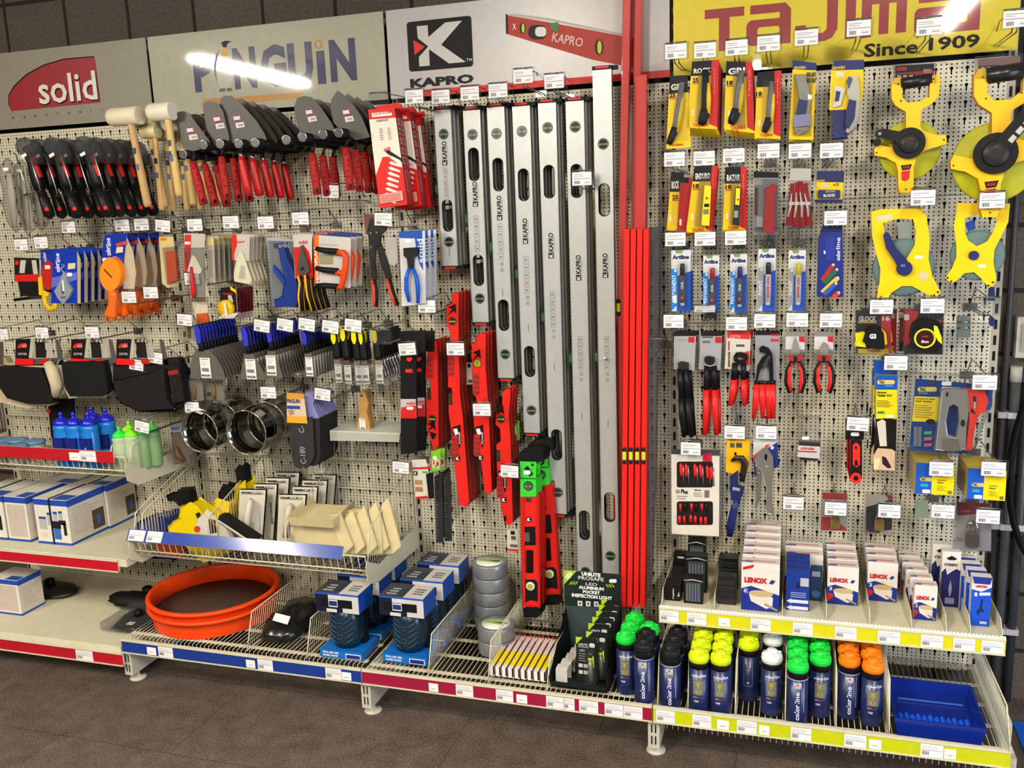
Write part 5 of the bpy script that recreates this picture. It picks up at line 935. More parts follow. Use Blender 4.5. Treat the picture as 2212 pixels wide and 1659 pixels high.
level('fourth silver spirit level from the left', 1125, 221, 941, [284, 886], [(365, 434), (748, 813)], (472, 527), (553, 635), [707], 592, 2)
level('fifth silver spirit level from the left', 1181, 214, 1116, [276, 1063], [(357, 428), (928, 993)], (503, 558), (628, 708), [792], 685, 2, px2=1198)
level('sixth silver spirit level from the left, foot hidden by the dark display box', 1241, 210, 1290, [274, 1234], [(355, 427), (1103, 1165)], (551, 606), (725, 800), [900], 775, 2, zb=.284, px2=1256)
level('longest silver spirit level standing beside the red bars', 1300, 142, 1310, [311, 1200], [(397, 467), (1064, 1126)], (547, 600), (725, 800), [915], 772, 0, zb=.21, d=.15, px2=1306)
# ------------------------------------------------------------------ red bars
def bar(lb, xt, yt, xb, yb, d, w, col='b01410,.17', vl=None):
    T = Th('red_straightedge', lb, 'straightedge', xt, max(yt, 1), d, 'red aluminium straightedges'); g = T.g('body'); c = col
    if yt < 0: a = W(xt, yt, d); b = W(xb, yb, d); g.add([], [], c); q = [a-T.o, b-T.o]
    q = [W(xt, yt, d)-T.o, W(xb, yb, d)-T.o]; A, B = q; hw = w/2
    vs = [A+V((-hw, 0, 0)), A+V((hw, 0, 0)), A+V((hw, .045, 0)), A+V((-hw, .045, 0)), B+V((-hw, 0, 0)), B+V((hw, 0, 0)), B+V((hw, .045, 0)), B+V((-hw, .045, 0))]
    g.add(vs, [(3, 2, 1, 0), (4, 5, 6, 7), (0, 1, 5, 4), (1, 2, 6, 5), (2, 3, 7, 6), (3, 0, 4, 7)], c); g.bev = .003
    if vl:
        x, y = vl; k = T.g('vial'); p = k.L(x, y, .0); k.B(p.x-.006, p.x+.006, -.005, 0, p.z-.014, p.z+.014, 'b8c430,.2')
        for s in (-1, 1): k.lathe((p.x, 0, p.z+s*.022), [(.007, -.001), (.007, .004), (.003, .005)], '1c1c1c', 12, 'y'); k.B(p.x-.0065, p.x+.0065, -.003, 0, p.z+s*.015-.002, p.z+s*.015+.002, '1c1c1c')
    return T.done()
bar('tall red straightedge rising past the top of the photo, leftmost', 1354, -20, 1328, 1318, .13, .026, vl=(1336, 664))
bar('tall red straightedge rising past the top of the photo, behind its neighbour', 1378, -20, 1362, 1300, .10, .026)
bar('shorter glossy red straightedge beside the tall pair', 1385, 160, 1376, 1300, .17, .036)
for i, l in enumerate(('first', 'second', 'third', 'fourth')): x = 1354+i*13.8; bar(l+' bar from the left of the four low red straightedges', x, 494, x-8, 1312, .235, .0175, 'd0201a,.35', (x-5, 984))
T = Th('plastic_wrap', 'brownish clear plastic wrap right of the four low red bars', 'wrap', 1412, 490, .2); g = T.solo(); g.P([(1402, 492), (1428, 488), (1420, 740), (1416, 1000), (1404, 1290), (1394, 1290)], 'clearb', .05); T.done()
hook(1416, 752, 'grey hook with an empty tag on the red bars', .27, w=.035, h=.05, blank=True)
T = Th('price_hook_tip', 'single bright hook tip poking out over the longest silver level', 'hook', 1306, 773, .2); g = T.solo(); g.tube([(1306, 773, 0), (1308, 775, -.03), (1326, 778, -.18)], .003, 'steel', 8); T.done()
# ------------------------------------------------------------------ red torpedo levels
RC = 'd42018,.4'
def torp(lb, out, d, n, feats, labs, th=.02, st=.03):
    T = Th('torpedo_level', lb, 'spirit level', out[0][0], out[0][1], d, 'red cast spirit levels'); g = T.g('body'); g.P(out, RC, th, side='6c1410,.4'); g.bev = .002
    for f in feats:
        k, x, y = f[:3]
        if k == 'v': q = T.g('vial'); c = q.L(x, y, 0); vial(q, c.x, c.z, .0155, c.y, 'a8a020,.2' if len(f) > 3 else '2a2a1c,.2', '98a83c,.2')
        if k == 'g':
            q = T.g('grip_ridges'); q.P(rr(x-7, y-24, x+7, y+24, 5), 'a81c18,.5', .002, .002)
            for i in range(4): q.D(x-5, y-17+i*11, x+5, y-13+i*11, '6c2a28', .003)
        if k == 'a': q = T.g('arrow_cutout'); q.DP([(x-8, y+12), (x+2, y-2), (x-7, y-6), (x+9, y-14), (x+11, y+8), (x+5, y+2)], '180808')
        if k == 'l': q = T.g('label'); q.DP([(x-9, y-22), (x+9, y-28), (x+11, y+12), (x+6, y+26), (x+3, y+4), (x-8, y-6)], '1c1010'); q.DP([(x-7, y-18), (x+1, y-20), (x+5, y-8), (x-3, y-4)], 'd8d4d0'); q.T('POWER', x+5, y-12, x+9, y+14, 'c8c0c0', rot=90)
        if k == 'k': q = T.g('emblem'); q.D(x-6, y-7, x+5, y+5, '1a1212'); q.T('K', x-4, y-5, x+3, y+3, 'e4e0e0', bold=.06)
        if k == 'h': q = T.g('hang_hole'); q.DP(ell(x, y, 3, 7), '180808')
        if k == 'w': q = T.g('window'); q.D(x-4, y-13, x+4, y+13, '2c3022')
        if k == 'n': q = T.g('lower_window'); q.DP([(x-6, y-8), (x+9, y-3), (x+3, y+10), (x-2, y+6)], '180a08')
    r = T.done()
    for i in range(n): dup(r, .002*(i+1), st*(i+1), 0, labs.format(ORD[i+1]))
torp('red cast level with vial near its lower end, leftmost of the red levels', [(926, 742), (933, 737), (943, 738), (946, 772), (948, 880), (948, 965), (940, 972), (934, 962), (925, 935), (922, 915), (920, 850), (931, 845), (930, 820), (920, 818), (922, 775)], .16, 3,
     [('g', 929, 793), ('w', 927, 851), ('v', 934, 905), ('a', 930, 922), ('n', 934, 940), ('h', 936, 752)], '{} red level behind the leftmost one')
torp('longest red cast level, second from the left, with black arrow near the top', [(977, 637), (982, 633), (990, 634), (991, 700), (992, 760), (994, 850), (1000, 900), (1014, 1084), (1006, 1094), (992, 1090), (984, 1020), (977, 940), (969, 890), (969, 855), (977, 850), (976, 838), (969, 836), (968, 760), (974, 735), (972, 712), (965, 705), (965, 662), (976, 655)], .16, 3,
     [('a', 975, 670), ('v', 977, 694), ('g', 974, 790), ('w', 973, 862), ('l', 986, 945), ('g', 983, 965), ('k', 989, 991)], '{} red level behind the longest one')
torp('red cast level with yellow vial near the top, third from the left', [(1030, 727), (1038, 721), (1048, 722), (1050, 800), (1056, 880), (1063, 1060), (1054, 1068), (1046, 1058), (1036, 970), (1024, 920), (1022, 880), (1030, 876), (1029, 860), (1022, 850), (1020, 800), (1022, 790), (1018, 770), (1020, 742), (1029, 738)], .16, 3,
     [('a', 1028, 768), ('v', 1031, 785, 1), ('g', 1028, 830), ('l', 1035, 945), ('g', 1030, 962), ('k', 1039, 990), ('h', 1043, 1053)], '{} red level behind the one with the yellow vial')
torp('shortest red cast level hanging over the cream panel, fourth from the left', [(1086, 845), (1096, 840), (1102, 842), (1100, 900), (1104, 960), (1106, 1040), (1108, 1128), (1100, 1134), (1090, 1130), (1082, 1090), (1074, 1030), (1072, 960), (1082, 952), (1080, 925), (1070, 916), (1072, 895), (1084, 880)], .16, 2,
     [('a', 1078, 888), ('v', 1082, 905), ('w', 1077, 985), ('g', 1080, 1052), ('k', 1089, 1081), ('l', 1084, 1040), ('h', 1091, 1120)], '{} red level behind the shortest one')
def boxlev():
    T = Th('box_level', 'thick red box level with a bright green card at its top', 'spirit level', 1145, 1000, .22, 'thick red box levels'); g = T.g('body')
    g.P([(1124, 1070), (1164, 1070), (1168, 1310), (1160, 1318), (1130, 1318), (1126, 1200)], RC, .03, 0, side='8a1410,.4'); g.bev = .002
    for x in (1127, 1159): T.g('side_rib').P([(x, 1072), (x+5, 1072), (x+8, 1312), (x+3, 1312)], 'b81812,.4', .03, .004)
    c = T.g('green_card'); c.P([(1123, 997), (1158, 998), (1158, 1033), (1124, 1032)], '34c030,.5', .004, .006); c.P([(1124, 1035), (1158, 1036), (1158, 1073), (1124, 1073)], '34c030,.5', .03, .006); c.DP([(1132, 1012), (1140, 1006), (1152, 1024), (1144, 1030)], '14200c', .006); c.DP(rr(1131, 1016, 1146, 1025, 3), 'e8e8e4', .008); c.DP(ell(1150, 1004, 3), '0c200c', .006)
    q = c.L(1141, 1050, .008); vial(T.g('top_vial'), q.x, q.z, .017, q.y, '4a5048,.15')
    T.g('strap').P([(1116, 983), (1130, 974), (1160, 970), (1172, 976), (1172, 998), (1124, 997)], '0e0e0e,.6', .05, -.01)
    k = T.g('emblem'); k.D(1137, 1117, 1148, 1128, '1a1212'); k.T('K', 1139, 1119, 1146, 1126, 'e4e0e0', bold=.06); k.D(1136, 1076, 1148, 1085, '3a2c2c')
    w_ = T.g('window_block'); w_.P([(1128, 1138), (1156, 1138), (1157, 1178), (1128, 1178)], '151212,.4', .01, .002); w_.D(1131, 1150, 1144, 1170, '4c4c44', .003)
    s = T.g('grip_slot'); s.DP(rr(1136, 1188, 1152, 1238, 3), '300806', .001); s.DP(rr(1139, 1191, 1152, 1238, 3), '140404', .001)
    b = T.g('lower_panel'); b.DP([(1131, 1260), (1136, 1252), (1156, 1252), (1161, 1260), (1163, 1300), (1146, 1296), (1132, 1302)], '121010', .002); q = b.L(1146, 1266, .003); b.lathe(q, [(.016, -.002), (.016, .004), (.011, .0045)], 'd8d4c0', 18, 'y'); b.lathe(q, [(.0105, -.002), (.0105, .0052)], '98a040,.2', 18, 'y')
    f = T.g('foot'); f.P([(1129, 1312), (1162, 1312), (1166, 1330), (1160, 1334), (1132, 1334)], '0f0f0f', .034, .004); f.DP([(1131, 1308), (1146, 1300), (1163, 1307), (1163, 1312), (1146, 1305), (1131, 1314)], RC, .006)
    r = T.done(); dup(r, .004, .037, 0, 'second thick red box level, directly behind the green carded one'); a = dup(r, .020, .075, .02, 'rear thick red box level leaning out to the right'); a.rotation_euler.y = rad(-4)
boxlev()
# cards among the red levels
card('product_card', 'card', 'white and red tag card between the third and fourth red levels', [(1008, 783), (1022, 783), (1024, 830), (1008, 831)], 'c8c4bc', .10, lambda T, g: (g.D(1010, 786, 1016, 794, '1c1818'), g.D(1012, 820, 1020, 827, '4c4848')))
card('product_card', 'card', 'white card with barcode left of the thick red box level', [(1095, 1144), (1119, 1145), (1120, 1190), (1096, 1191)], 'c8c4bc', .15, lambda T, g: (g.D(1103, 1147, 1112, 1155, '1c1818'), g.D(1104, 1158, 1114, 1166, '4c4848'), g.D(1096, 1186, 1119, 1190, 'c02018'), g.D(1102, 1176, 1118, 1182, '5c5858')))
card('product_card', 'card', 'bright green hang card beside the shortest red level', [(1107, 908), (1122, 909), (1122, 951), (1108, 951)], '48a02c', .10, lambda T, g: (g.DP([(1109, 920), (1114, 920), (1116, 938), (1110, 938)], 'd8dcd0'), g.D(1110, 911, 1118, 914, '1c3010')))
# rafter squares with cards
T = Th('rafter_square', 'long black steel square hanging below the black straps, front of two', 'square', 955, 1080, .17, 'black steel squares'); g = T.g('blade'); g.P([(938, 1030), (954, 1018), (958, 1172), (942, 1172)], '2c2c2c,.4,.3', .004)
for i in range(24): g.D(939+i*.15, 1034+i*5.6, 943+i*.15+(2 if i % 5 == 0 else 0), 1035+i*5.6, '8c8c88')
r = T.done(); dup(r, .012, .045, .004, 'long black steel square behind the front one'); dup(r, .026, .02, 0, 'dark steel square seen edge on at the right of the pair')
card('product_card', 'card', 'white card with black emblem and red foot in front of the black squares', [(889, 993), (920, 992), (938, 1072), (898, 1078)], 'c4bfb4', .2, lambda T, g: (g.D(893, 1018, 902, 1027, '181414'), g.T('K', 895, 1020, 900, 1025, 'd8d8d8', bold=.06), g.DP([(890, 1010), (930, 1008), (930, 1013), (892, 1014)], 'c02018'), g.DP([(912, 1018), (924, 1018), (924, 1022), (912, 1022)], '3c9a30'), g.D(896, 1037, 912, 1047, 'a0784c'), g.D(897, 1052, 913, 1062, '9a6c40'), g.DP([(898, 1073), (924, 1071), (924, 1077), (898, 1078)], 'c02018'), g.DP([(920, 1024), (936, 1020), (938, 1076), (926, 1078)], '141414')), side='1a1a1a')
for i, (x, l) in enumerate(((931, 'lime green hang card with red letters, front of two'), (941, 'lime green hang card behind, half hidden'))):
    card('product_card', 'card', l, [(x, 974+i*-4), (x+20, 972-i*4), (x+20, 1016-i*6), (x+2, 1018-i*6)], '6cb01c', .2-.04*i, lambda T, g: (g.DP([(x+4, 986), (x+10, 984), (x+14, 992), (x+5, 992)], 'd8dcd4'), g.D(x+3, 993-i*4, x+18, 1010-i*4, 'd4dcc8'), g.T('FLM', x+4, 994-i*4, x+17, 1009-i*4, 'b01c14', bold=.04)), grp='lime green hang cards')
# ------------------------------------------------------------------ duct tape
def roll(lb, x, y, z, top=False):
    T = Th('duct_tape_roll', lb, 'tape roll', x, y, z, 'silver duct tape rolls', m=2); g = T.g('tape'); R_ = .066
    g.lathe((0, 0, 0), [(.038, 0), (R_-.001, 0), (R_, .002), (R_, .046), (R_-.001, .048), (.038, .048), (.038, 0)], '8c8e90,.3,.5', 36)
    k = T.g('label_disc'); k.lathe((0, 0, .0475), [(0, 0), (.05, 0), (.05, .0012), (0, .0012)], 'd4d6cc', 28)
    vs = [(a*.0094, -b*.0094, .0492) for a, b in ell(0, 0, 4.8)]; k.add([(-.045, -.004, .0492), (.03, -.012, .0492), (.042, .01, .0492), (.0, .016, .0492), (-.038, .02, .0492)], [(0, 1, 2, 3, 4)], '8caa50'); k.add([(-.01, .0, .0494), (.044, -.002, .0494), (.03, .012, .0494)], [(0, 1, 2)], '2c3424')
    return T.done()
for i in range(5): r_ = roll(('lowest', 'second from the bottom', 'middle', 'second from the top', 'topmost')[i]+' duct tape roll of the tall stack', 1.342, -.16, .197+i*.0525)
for i in range(2): roll(('lower', 'upper')[i]+' duct tape roll of the short front stack', 1.415, -.33, .197+i*.0525)
# ------------------------------------------------------------------ folding rules
x0, x1 = W(1058, 1470, .52).x, W(1176, 1478, .52).x; n = 9; st = (x1-x0)/8.6
T = Th('folding_rule', 'x', 'folding rule', x0, -.52, .204, 'white and yellow folding rules', m=2); g = T.g('rule_body'); wd = st*.8
g.B(0, wd, 0, .235, 0, .034, 'dcd4cc', 'c8b8b0', 'dcc0bc'); g.B(wd*.72, wd*1.02, -.0008, 0, .004, .034, '1c1a18'); g.B(wd*.9, wd*1.04, 0, .2, .033, .0348, '1c1a18'); g.bev = .002; g.B(.0002, wd-.0002, .02, .115, .034, .0344, 'e8d010'); g.B(.0002, wd-.0002, .0, .02, .0341, .0345, 'd8d0c8'); T.g('hinge_pin').B(wd*.3, wd*.7, .226, .238, .02, .038, 'b01818')
for i in range(4): g.B(wd, wd+.0012, .004+.002*i, .2, .004+.007*i, .006+.007*i, '28241c')
r = T.done(); r['label'] = 'white and yellow folding rule, leftmost in the row of nine'
for i in range(1, n): dup(r, st*i, 0, 0, ('second', 'third', 'fourth', 'fifth', 'sixth', 'seventh', 'eighth', 'rightmost')[i-1]+' white and yellow folding rule in the row of nine')
# ------------------------------------------------------------------ inspection light display
T = Th('display_box', 'dark green cardboard display with white lettering and a lime corner flash', 'display box', 1280, 1270, .25)
g = T.g('header_board'); dk = '1a2422,.5'; g.P([(1218, 1232), (1338, 1241), (1340, 1315), (1220, 1308)], dk, .003); g.P([(1220, 1308), (1340, 1315), (1342, 1400), (1232, 1400)], '3a4648,.4', .003)
g.DP([(1218, 1232), (1246, 1233), (1219, 1262)], '98b81c'); g.T('NEW', 1220, 1238, 1238, 1248, 'e8ece0', rot=48, bold=.03)
g.T('UNILITE', 1256, 1237, 1297, 1245, 'dcdcdc', bold=.06); g.T('PROSAFE', 1249, 1246, 1304, 1254, 'c8c8c4', bold=.02); g.T('LED', 1265, 1259, 1290, 1265, 'd0d0d0', bold=.01); g.T('ALUMINIUM', 1250, 1267, 1304, 1274, 'e4e4e4', bold=.05); g.T('POCKET', 1259, 1276, 1296, 1283, 'e4e4e4', bold=.05); g.T('INSPECTION LIGHT', 1235, 1285, 1322, 1293, 'e4e4e4', bold=.05)
for i in range(3): a = 1229+i*6; g.DP([(a, 1263), (a+3, 1263), (a+8, 1256), (a+5, 1256)], '98b81c'); a = 1308+i*6; g.DP([(a, 1262), (a+3, 1262), (a+8, 1269), (a+5, 1269)], '98b81c')
g.DP(rr(1316, 1251, 1332, 1259, 3), 'e0e0de')
for i in range(4): a = 1248+i*17.5; g.D(a, 1298+i*.8, a+10, 1309+i*.8, 'd4d4d2'); g.D(a+3, 1301+i*.8, a+7, 1306+i*.8, '3a4444')
o = T.o; L_ = lambda px, py, d: W(px, py, d)-o
s = T.g('side_wall'); a = L_(1222, 1340, .27); s.add([L_(1190, 1482, .53), L_(1186, 1462, .53), L_(1222, 1310, .25), L_(1236, 1400, .25)], [(0, 1, 2, 3)], '141a1a'); zf = .198-o.z; xa, xb = L_(1190, 1482, .53).x, L_(1312, 1490, .53).x
s.B(xa, xb, -.53-o.y, -.528-o.y, zf, zf+.018, '151a18'); s.B(xa, xb, -.53-o.y, -.25-o.y, zf, zf+.003, '1c2020'); s.B(xb-.002, xb, -.53-o.y, -.25-o.y, zf, zf+.06, '1a2020')
s = T.g('slot_insert')
for i in range(6): s.B(xa+.012+i*.006, xa+.05+i*.004, -.51-o.y+.04*i, -.505-o.y+.04*i, zf+.003, zf+.05, 'b8b4ae'); s.B(xa+.012+i*.006, xa+.05+i*.004, -.505-o.y+.04*i, -.475-o.y+.04*i, zf+.05, zf+.052, 'c8c4be')
T.done()
def torch(lb, px, py, d):
    T = Th('torch_pack', lb, 'torch', px, py, d, 'lime and black inspection light packs'); T.frame(px, py); X = lambda a: px+a; Y = lambda b: py+b; g = T.g('backing_card'); g.P([(X(-23), Y(-50)), (X(23), Y(-50)), (X(23), Y(44)), (X(-23), Y(44))], '171c1a', .002)
    g.DP([(X(-23), Y(-50)), (X(-8), Y(-50)), (X(-23), Y(-34))], 'a4c020'); g.T('UNILITE', X(-18), Y(-37), X(2), Y(-33), 'c8c8c4', bold=.03); g.T('PROSAFE', X(-18), Y(-32), X(4), Y(-28), 'b0b0ac'); g.T('LED', X(-16), Y(-24), X(-4), Y(-20), 'c8c8c4')
    for i in range(4): g.D(X(-18+(i % 2)), Y(-16+i*5), X(-2-(i % 3)), Y(-14.5+i*5), '9a9a98')
    for a, b in ((-18, 6), (-7, 6), (-18, 20), (-7, 20)): g.D(X(a), Y(b), X(a+9), Y(b+8), 'b8bab6')
    g.DP(rr(X(6), Y(-40), X(18), Y(-31), 3), 'd8d8d4')
    t = T.g('torch'); t.tube([(X(9), Y(-24), .012), (X(9), Y(-12), .012)], [.010, .007], '2a2c28,.3', 10); t.tube([(X(9), Y(-13), .012), (X(9), Y(-6), .012)], .0078, 'c8e020,.4', 10); t.tube([(X(9), Y(-6), .012), (X(9), Y(36), .012)], .0075, '8a8e78,.25,.4', 10); t.tube([(X(16), Y(-18), .02), (X(17), Y(6), .02)], .0022, 'c8e020,.4', 6); t.tube([(X(9), Y(36), .012), (X(9), Y(44), .012)], .007, '1c1c1c', 10)
    T.g('blister').P([(X(-2), Y(-46)), (X(21), Y(-46)), (X(21), Y(43)), (X(-2), Y(43))], 'clear', 0, .024)
    return T.done()
torch('front lime and black inspection light pack in the display', 1268, 1428, .505); r = torch('second inspection light pack, offset right behind the front one', 1290, 1416, .47)
for i, (dx, dy, dz) in enumerate(((.0, .035, .012), (.006, .07, .018), (.012, .105, .024), (.014, .14, .03), (.016, .17, .036))): dup(r, dx, dy, dz, ('third', 'fourth', 'fifth', 'sixth', 'rearmost')[i]+' inspection light pack in the stepped row of the display')
# ================================================================== RIGHT WALL: CUTTERS
def cutter(g0, T, ax, ay, bx, by, c1, c2, c3, w=.011):
    k = T.g('cutter'); f = lambda t, o=0: (ax+(bx-ax)*t+o, ay+(by-ay)*t, .012)
    k.tube([f(0), f(.3), f(.6), f(.8)], [w*.7, w*.8, w*.8, w*.8], c1, 8, fl=.5); k.tube([f(.25, 5), f(.5, 6), f(.8, 6)], [w*.6, w*.75, w*.7], c2, 8, fl=.5); k.tube([f(.72), f(.82, -1), f(.93, -5), f(1, -8)], [w*.95, w*1.1, w, w*.7], c3, 8, fl=.5)
def cpack(lb, P, num, nx, ny, top, flap, cut, brand, n=0, labs='', step=.012, d=.2, dz=-.003, txt='TAJIMA', grp='yellow cutter packs', body='e8c006', word=None):
    T = Th('cutter_pack', lb, 'knife', P[0][0], P[0][1], d, grp); g = T.g('backing_card'); g.P(P, body+',.35', .0012, side='c8a010')
    u = lambda a, b: ((P[0][0]+(P[1][0]-P[0][0])*a)*(1-b)+(P[3][0]+(P[2][0]-P[3][0])*a)*b, (P[0][1]+(P[1][1]-P[0][1])*a)*(1-b)+(P[3][1]+(P[2][1]-P[3][1])*a)*b)
    g.DP([u(0, 0), u(1, 0), u(1, top), u(0, top)], '15161c')
    if word: a, b = u(.08, top*.45), u(.72, top*.85); g.T(word, a[0], a[1], b[0], b[1], 'd8d8d0', bold=.04)
    if flap: g.DP([u(1-flap, .0), u(1, 0), u(1, .97), u(1-flap, .93)], 'b81a1a'); a, b = u(1-flap*.65, .1), u(1-flap*.35, .5); g.T('TAJIMA', a[0], a[1], b[0], b[1], 'd87870', rot=90)
    if num: g.T(num, nx, ny, nx+13, ny+10, '16140c', bold=.04); g.D(nx, ny+11, nx+15, ny+13, 'c02818')
    q = u(.12, .72); g.DP(rr(q[0], q[1], q[0]+5, q[1]+14, 2), 'e0ddd0')
    if txt: a, b = u(.2, .93), u(.72, .985); g.T(txt, a[0], a[1], b[0], b[1], 'c84018', bold=.03)
    if cut: cutter(g, T, *cut)
    T.g('blister').P([u(.25, .12), u(.95-flap, .12), u(.95-flap, .9), u(.25, .9)], 'clear', 0, .026)
    r = T.done()
    for i in range(n): dup(r, .001*i, step*(i+1), dz*(i+1), labs.format(ORD[i+1]))
    return r
GY = '6c6c6c,.4'; BK = '141414,.5'
cpack('grey and black cutter on a yellow card marked 25, lowest of the top row', [(1447, 164), (1485, 162), (1492, 318), (1439, 322)], '25', 1446, 201, .24, 0, (1474, 178, 1452, 312, GY, 'e0b810,.4', BK), 'x', word='GRI')
cpack('yellow cutter with black slider on a card marked 25, front of the thick stack', [(1495, 133), (1553, 129), (1549, 279), (1483, 276)], '25', 1496, 168, .22, .27, (1524, 150, 1522, 268, BK, 'e8bc10,.4', BK, .013), 'x', 7, '{} cutter pack of the thick stack marked 25, edge showing below', word='ROCK')
cpack('grey and yellow cutter on a wide card marked 18, front of its stack', [(1569, 132), (1624, 134), (1630, 288), (1564, 279)], '18', 1570, 174, .21, .24, (1602, 152, 1586, 266, GY, 'e0b810,.4', BK, .013), 'x', 5, '{} cutter pack of the stack marked 18, edge showing below', word='GRI')
cpack('yellow and black cutter on a red and yellow card, right of the stack marked 18', [(1636, 156), (1688, 152), (1686, 300), (1630, 298)], '18', 1633, 198, .23, .28, (1667, 176, 1658, 284, GY, 'e0b810,.4', BK, .010), 'x', 1, '{} yellow and black cutter pack on the hook right of the stack marked 18')
def f(T, g):
    g.DP([(1712, 130), (1764, 136), (1764, 152), (1712, 150)], '18225c'); g.T('IRWIN', 1716, 143, 1740, 150, 'c0a030', bold=.04)
    for i in range(4): g.D(1742+(i % 2)*11, 156+(i//2)*13, 1751+(i % 2)*11, 166+(i//2)*13, '5a5440')
    k = T.g('knife'); k.P([(1719, 164), (1738, 164), (1746, 190), (1750, 214), (1747, 238), (1742, 252), (1744, 280), (1724, 292), (1718, 284), (1722, 250), (1728, 216), (1724, 196)], '8e8c86,.3,.6', .012, .014); k.bev = .003
    k.P([(1726, 215), (1744, 218), (1740, 250), (1720, 246)], '1a2450,.4', .002, .018); k.P([(1714, 250), (1750, 246), (1750, 270), (1716, 274)], '6a6a86,.3,.3', .002, .02); k.P([(1746, 204), (1754, 207), (1752, 214), (1746, 214)], 'steel', .004, .016)
r = card('knife_pack', 'knife', 'silver utility knife on a tall yellow card with dark blue top', [(1713, 132), (1764, 137), (1757, 302), (1704, 301)], 'e2be06,.35', .2, f, clear=[(1714, 160), (1756, 160), (1752, 292), (1712, 292)], grp='utility knife cards'); dup(r, 0, .03, -.006, 'second tall yellow knife card behind the front one')
def f(T, g):
    g.DP([(1800, 131), (1866, 129), (1866, 150), (1798, 152)], '18225c'); g.T('IRWIN', 1800, 143, 1825, 150, 'c0a030', bold=.04); g.DP([(1791, 238), (1827, 238), (1829, 296), (1800, 298), (1799, 250)], '1a2458'); g.DP(rr(1805, 155, 1824, 167, 2), 'd4cc90')
    b = T.g('spare_blade'); b.P([(1804, 184), (1826, 192), (1816, 228), (1799, 233)], 'a8a8a8,.3,.5', .002, .006); b.DP([(1806, 196), (1816, 198), (1812, 218), (1803, 220)], '22243c', .006)
    k = T.g('knife'); k.P([(1834, 166), (1852, 163), (1856, 190), (1857, 214), (1855, 250), (1848, 274), (1832, 288), (1826, 284), (1836, 262), (1838, 230), (1830, 200)], '9a9892,.25,.7', .012, .016); k.P([(1834, 214), (1850, 218), (1846, 256), (1834, 278), (1826, 272), (1828, 240)], '18224e,.4', .004, .02); k.P([(1828, 176), (1834, 164), (1842, 170), (1834, 192)], '3a3e50,.3,.5', .002, .02)
r = card('knife_pack', 'knife', 'folding silver and navy knife on a yellow card with spare blade', [(1800, 131), (1866, 130), (1864, 200), (1850, 236), (1791, 238), (1795, 160)], 'e2be06,.35', .22, f, grp='utility knife cards'); dup(r, .004, .035, -.004, 'second folding knife card behind the front one')
# row two
cpack('narrow yellow blade pack marked 25 at the back left of the second row', [(1450, 372), (1478, 372), (1466, 500), (1440, 500)], '25', 1452, 421, .33, 0, None, 'x', d=.15, word='ROCK', txt='')
cpack('red and yellow blade pack second from the left in the second row', [(1470, 382), (1496, 384), (1490, 510), (1462, 508)], '', 0, 0, .10, .3, None, 'x', d=.16, txt='', body='b81818')
def bp(T, g):
    pass
r = cpack('bright yellow blade pack marked 18 with a tilted yellow tube, front of its row', [(1500, 359), (1551, 358), (1537, 505), (1482, 502)], '18', 1497, 397, .23, .25, None, 'x', 3, '{} bright yellow blade pack behind the front one marked 18', word='ENDURO')
g = Th('blade_tube', 'yellow and black blade tube on the bright yellow pack', 'blade', 1525, 440, .23, 'blade tubes'); k = g.g('tube'); k.P([(1522, 400), (1536, 402), (1532, 488), (1515, 486)], 'e8cc10,.3', .014); k.D(1521, 440, 1532, 447, '141414'); k.D(1519, 452, 1531, 463, '6a6a60'); k.DP(ell(1527, 428, 3), 'c82020'); g.done()
cpack('blue topped yellow blade pack marked 18 with a black strip, front of its row', [(1567, 361), (1612, 360), (1612, 500), (1561, 498)], '18', 1567, 399, .26, .26, None, 'x', 2, '{} blue topped blade pack behind the front one', word='RAZAR')
g = Th('blade_tube', 'yellow and black blade tube on the blue topped pack', 'blade', 1590, 440, .23, 'blade tubes'); k = g.g('tube'); k.P([(1589, 403), (1600, 404), (1597, 488), (1582, 485)], '141414,.3', .014); k.DP([(1590, 406), (1599, 407), (1597, 443), (1588, 442)], 'd8d010'); k.DP(ell(1594, 431, 2.5), 'c82020'); k.DP([(1586, 455), (1595, 455), (1594, 470), (1585, 470)], '8a8a84'); g.done()
def f(T, g):
    g.DP([(1628, 370), (1682, 372), (1682, 384), (1628, 384)], '121216'); g.DP([(1629, 387), (1646, 387), (1646, 399), (1629, 399)], 'b8aca8'); g.D(1630, 405, 1637, 465, '6a2830'); k = T.g('knife'); k.P([(1652, 408), (1670, 398), (1676, 402), (1674, 430), (1672, 500), (1651, 500), (1652, 440)], 'a0141c,.4', .014, .012); k.bev = .003; g.DP([(1634, 468), (1648, 468), (1648, 496), (1634, 496)], 'c0b8b4')
card('knife_pack', 'knife', 'dark red knife on a grey card with black top', [(1628, 370), (1682, 372), (1682, 506), (1628, 506)], '8a8a90', .19, f, clear=[(1630, 386), (1681, 386), (1681, 500), (1630, 500)], grp='knife cards')
T = Th('snap_knife_bag', 'clear bag full of red snap knives', 'bag', 1728, 430, .2); g = T.g('header'); g.P([(1709, 364), (1752, 364), (1752, 392), (1704, 392)], 'a8a49c', .001); k = T.g('bag'); k.P([(1706, 390), (1752, 390), (1762, 495), (1690, 495)], 'clear', .04, .02)
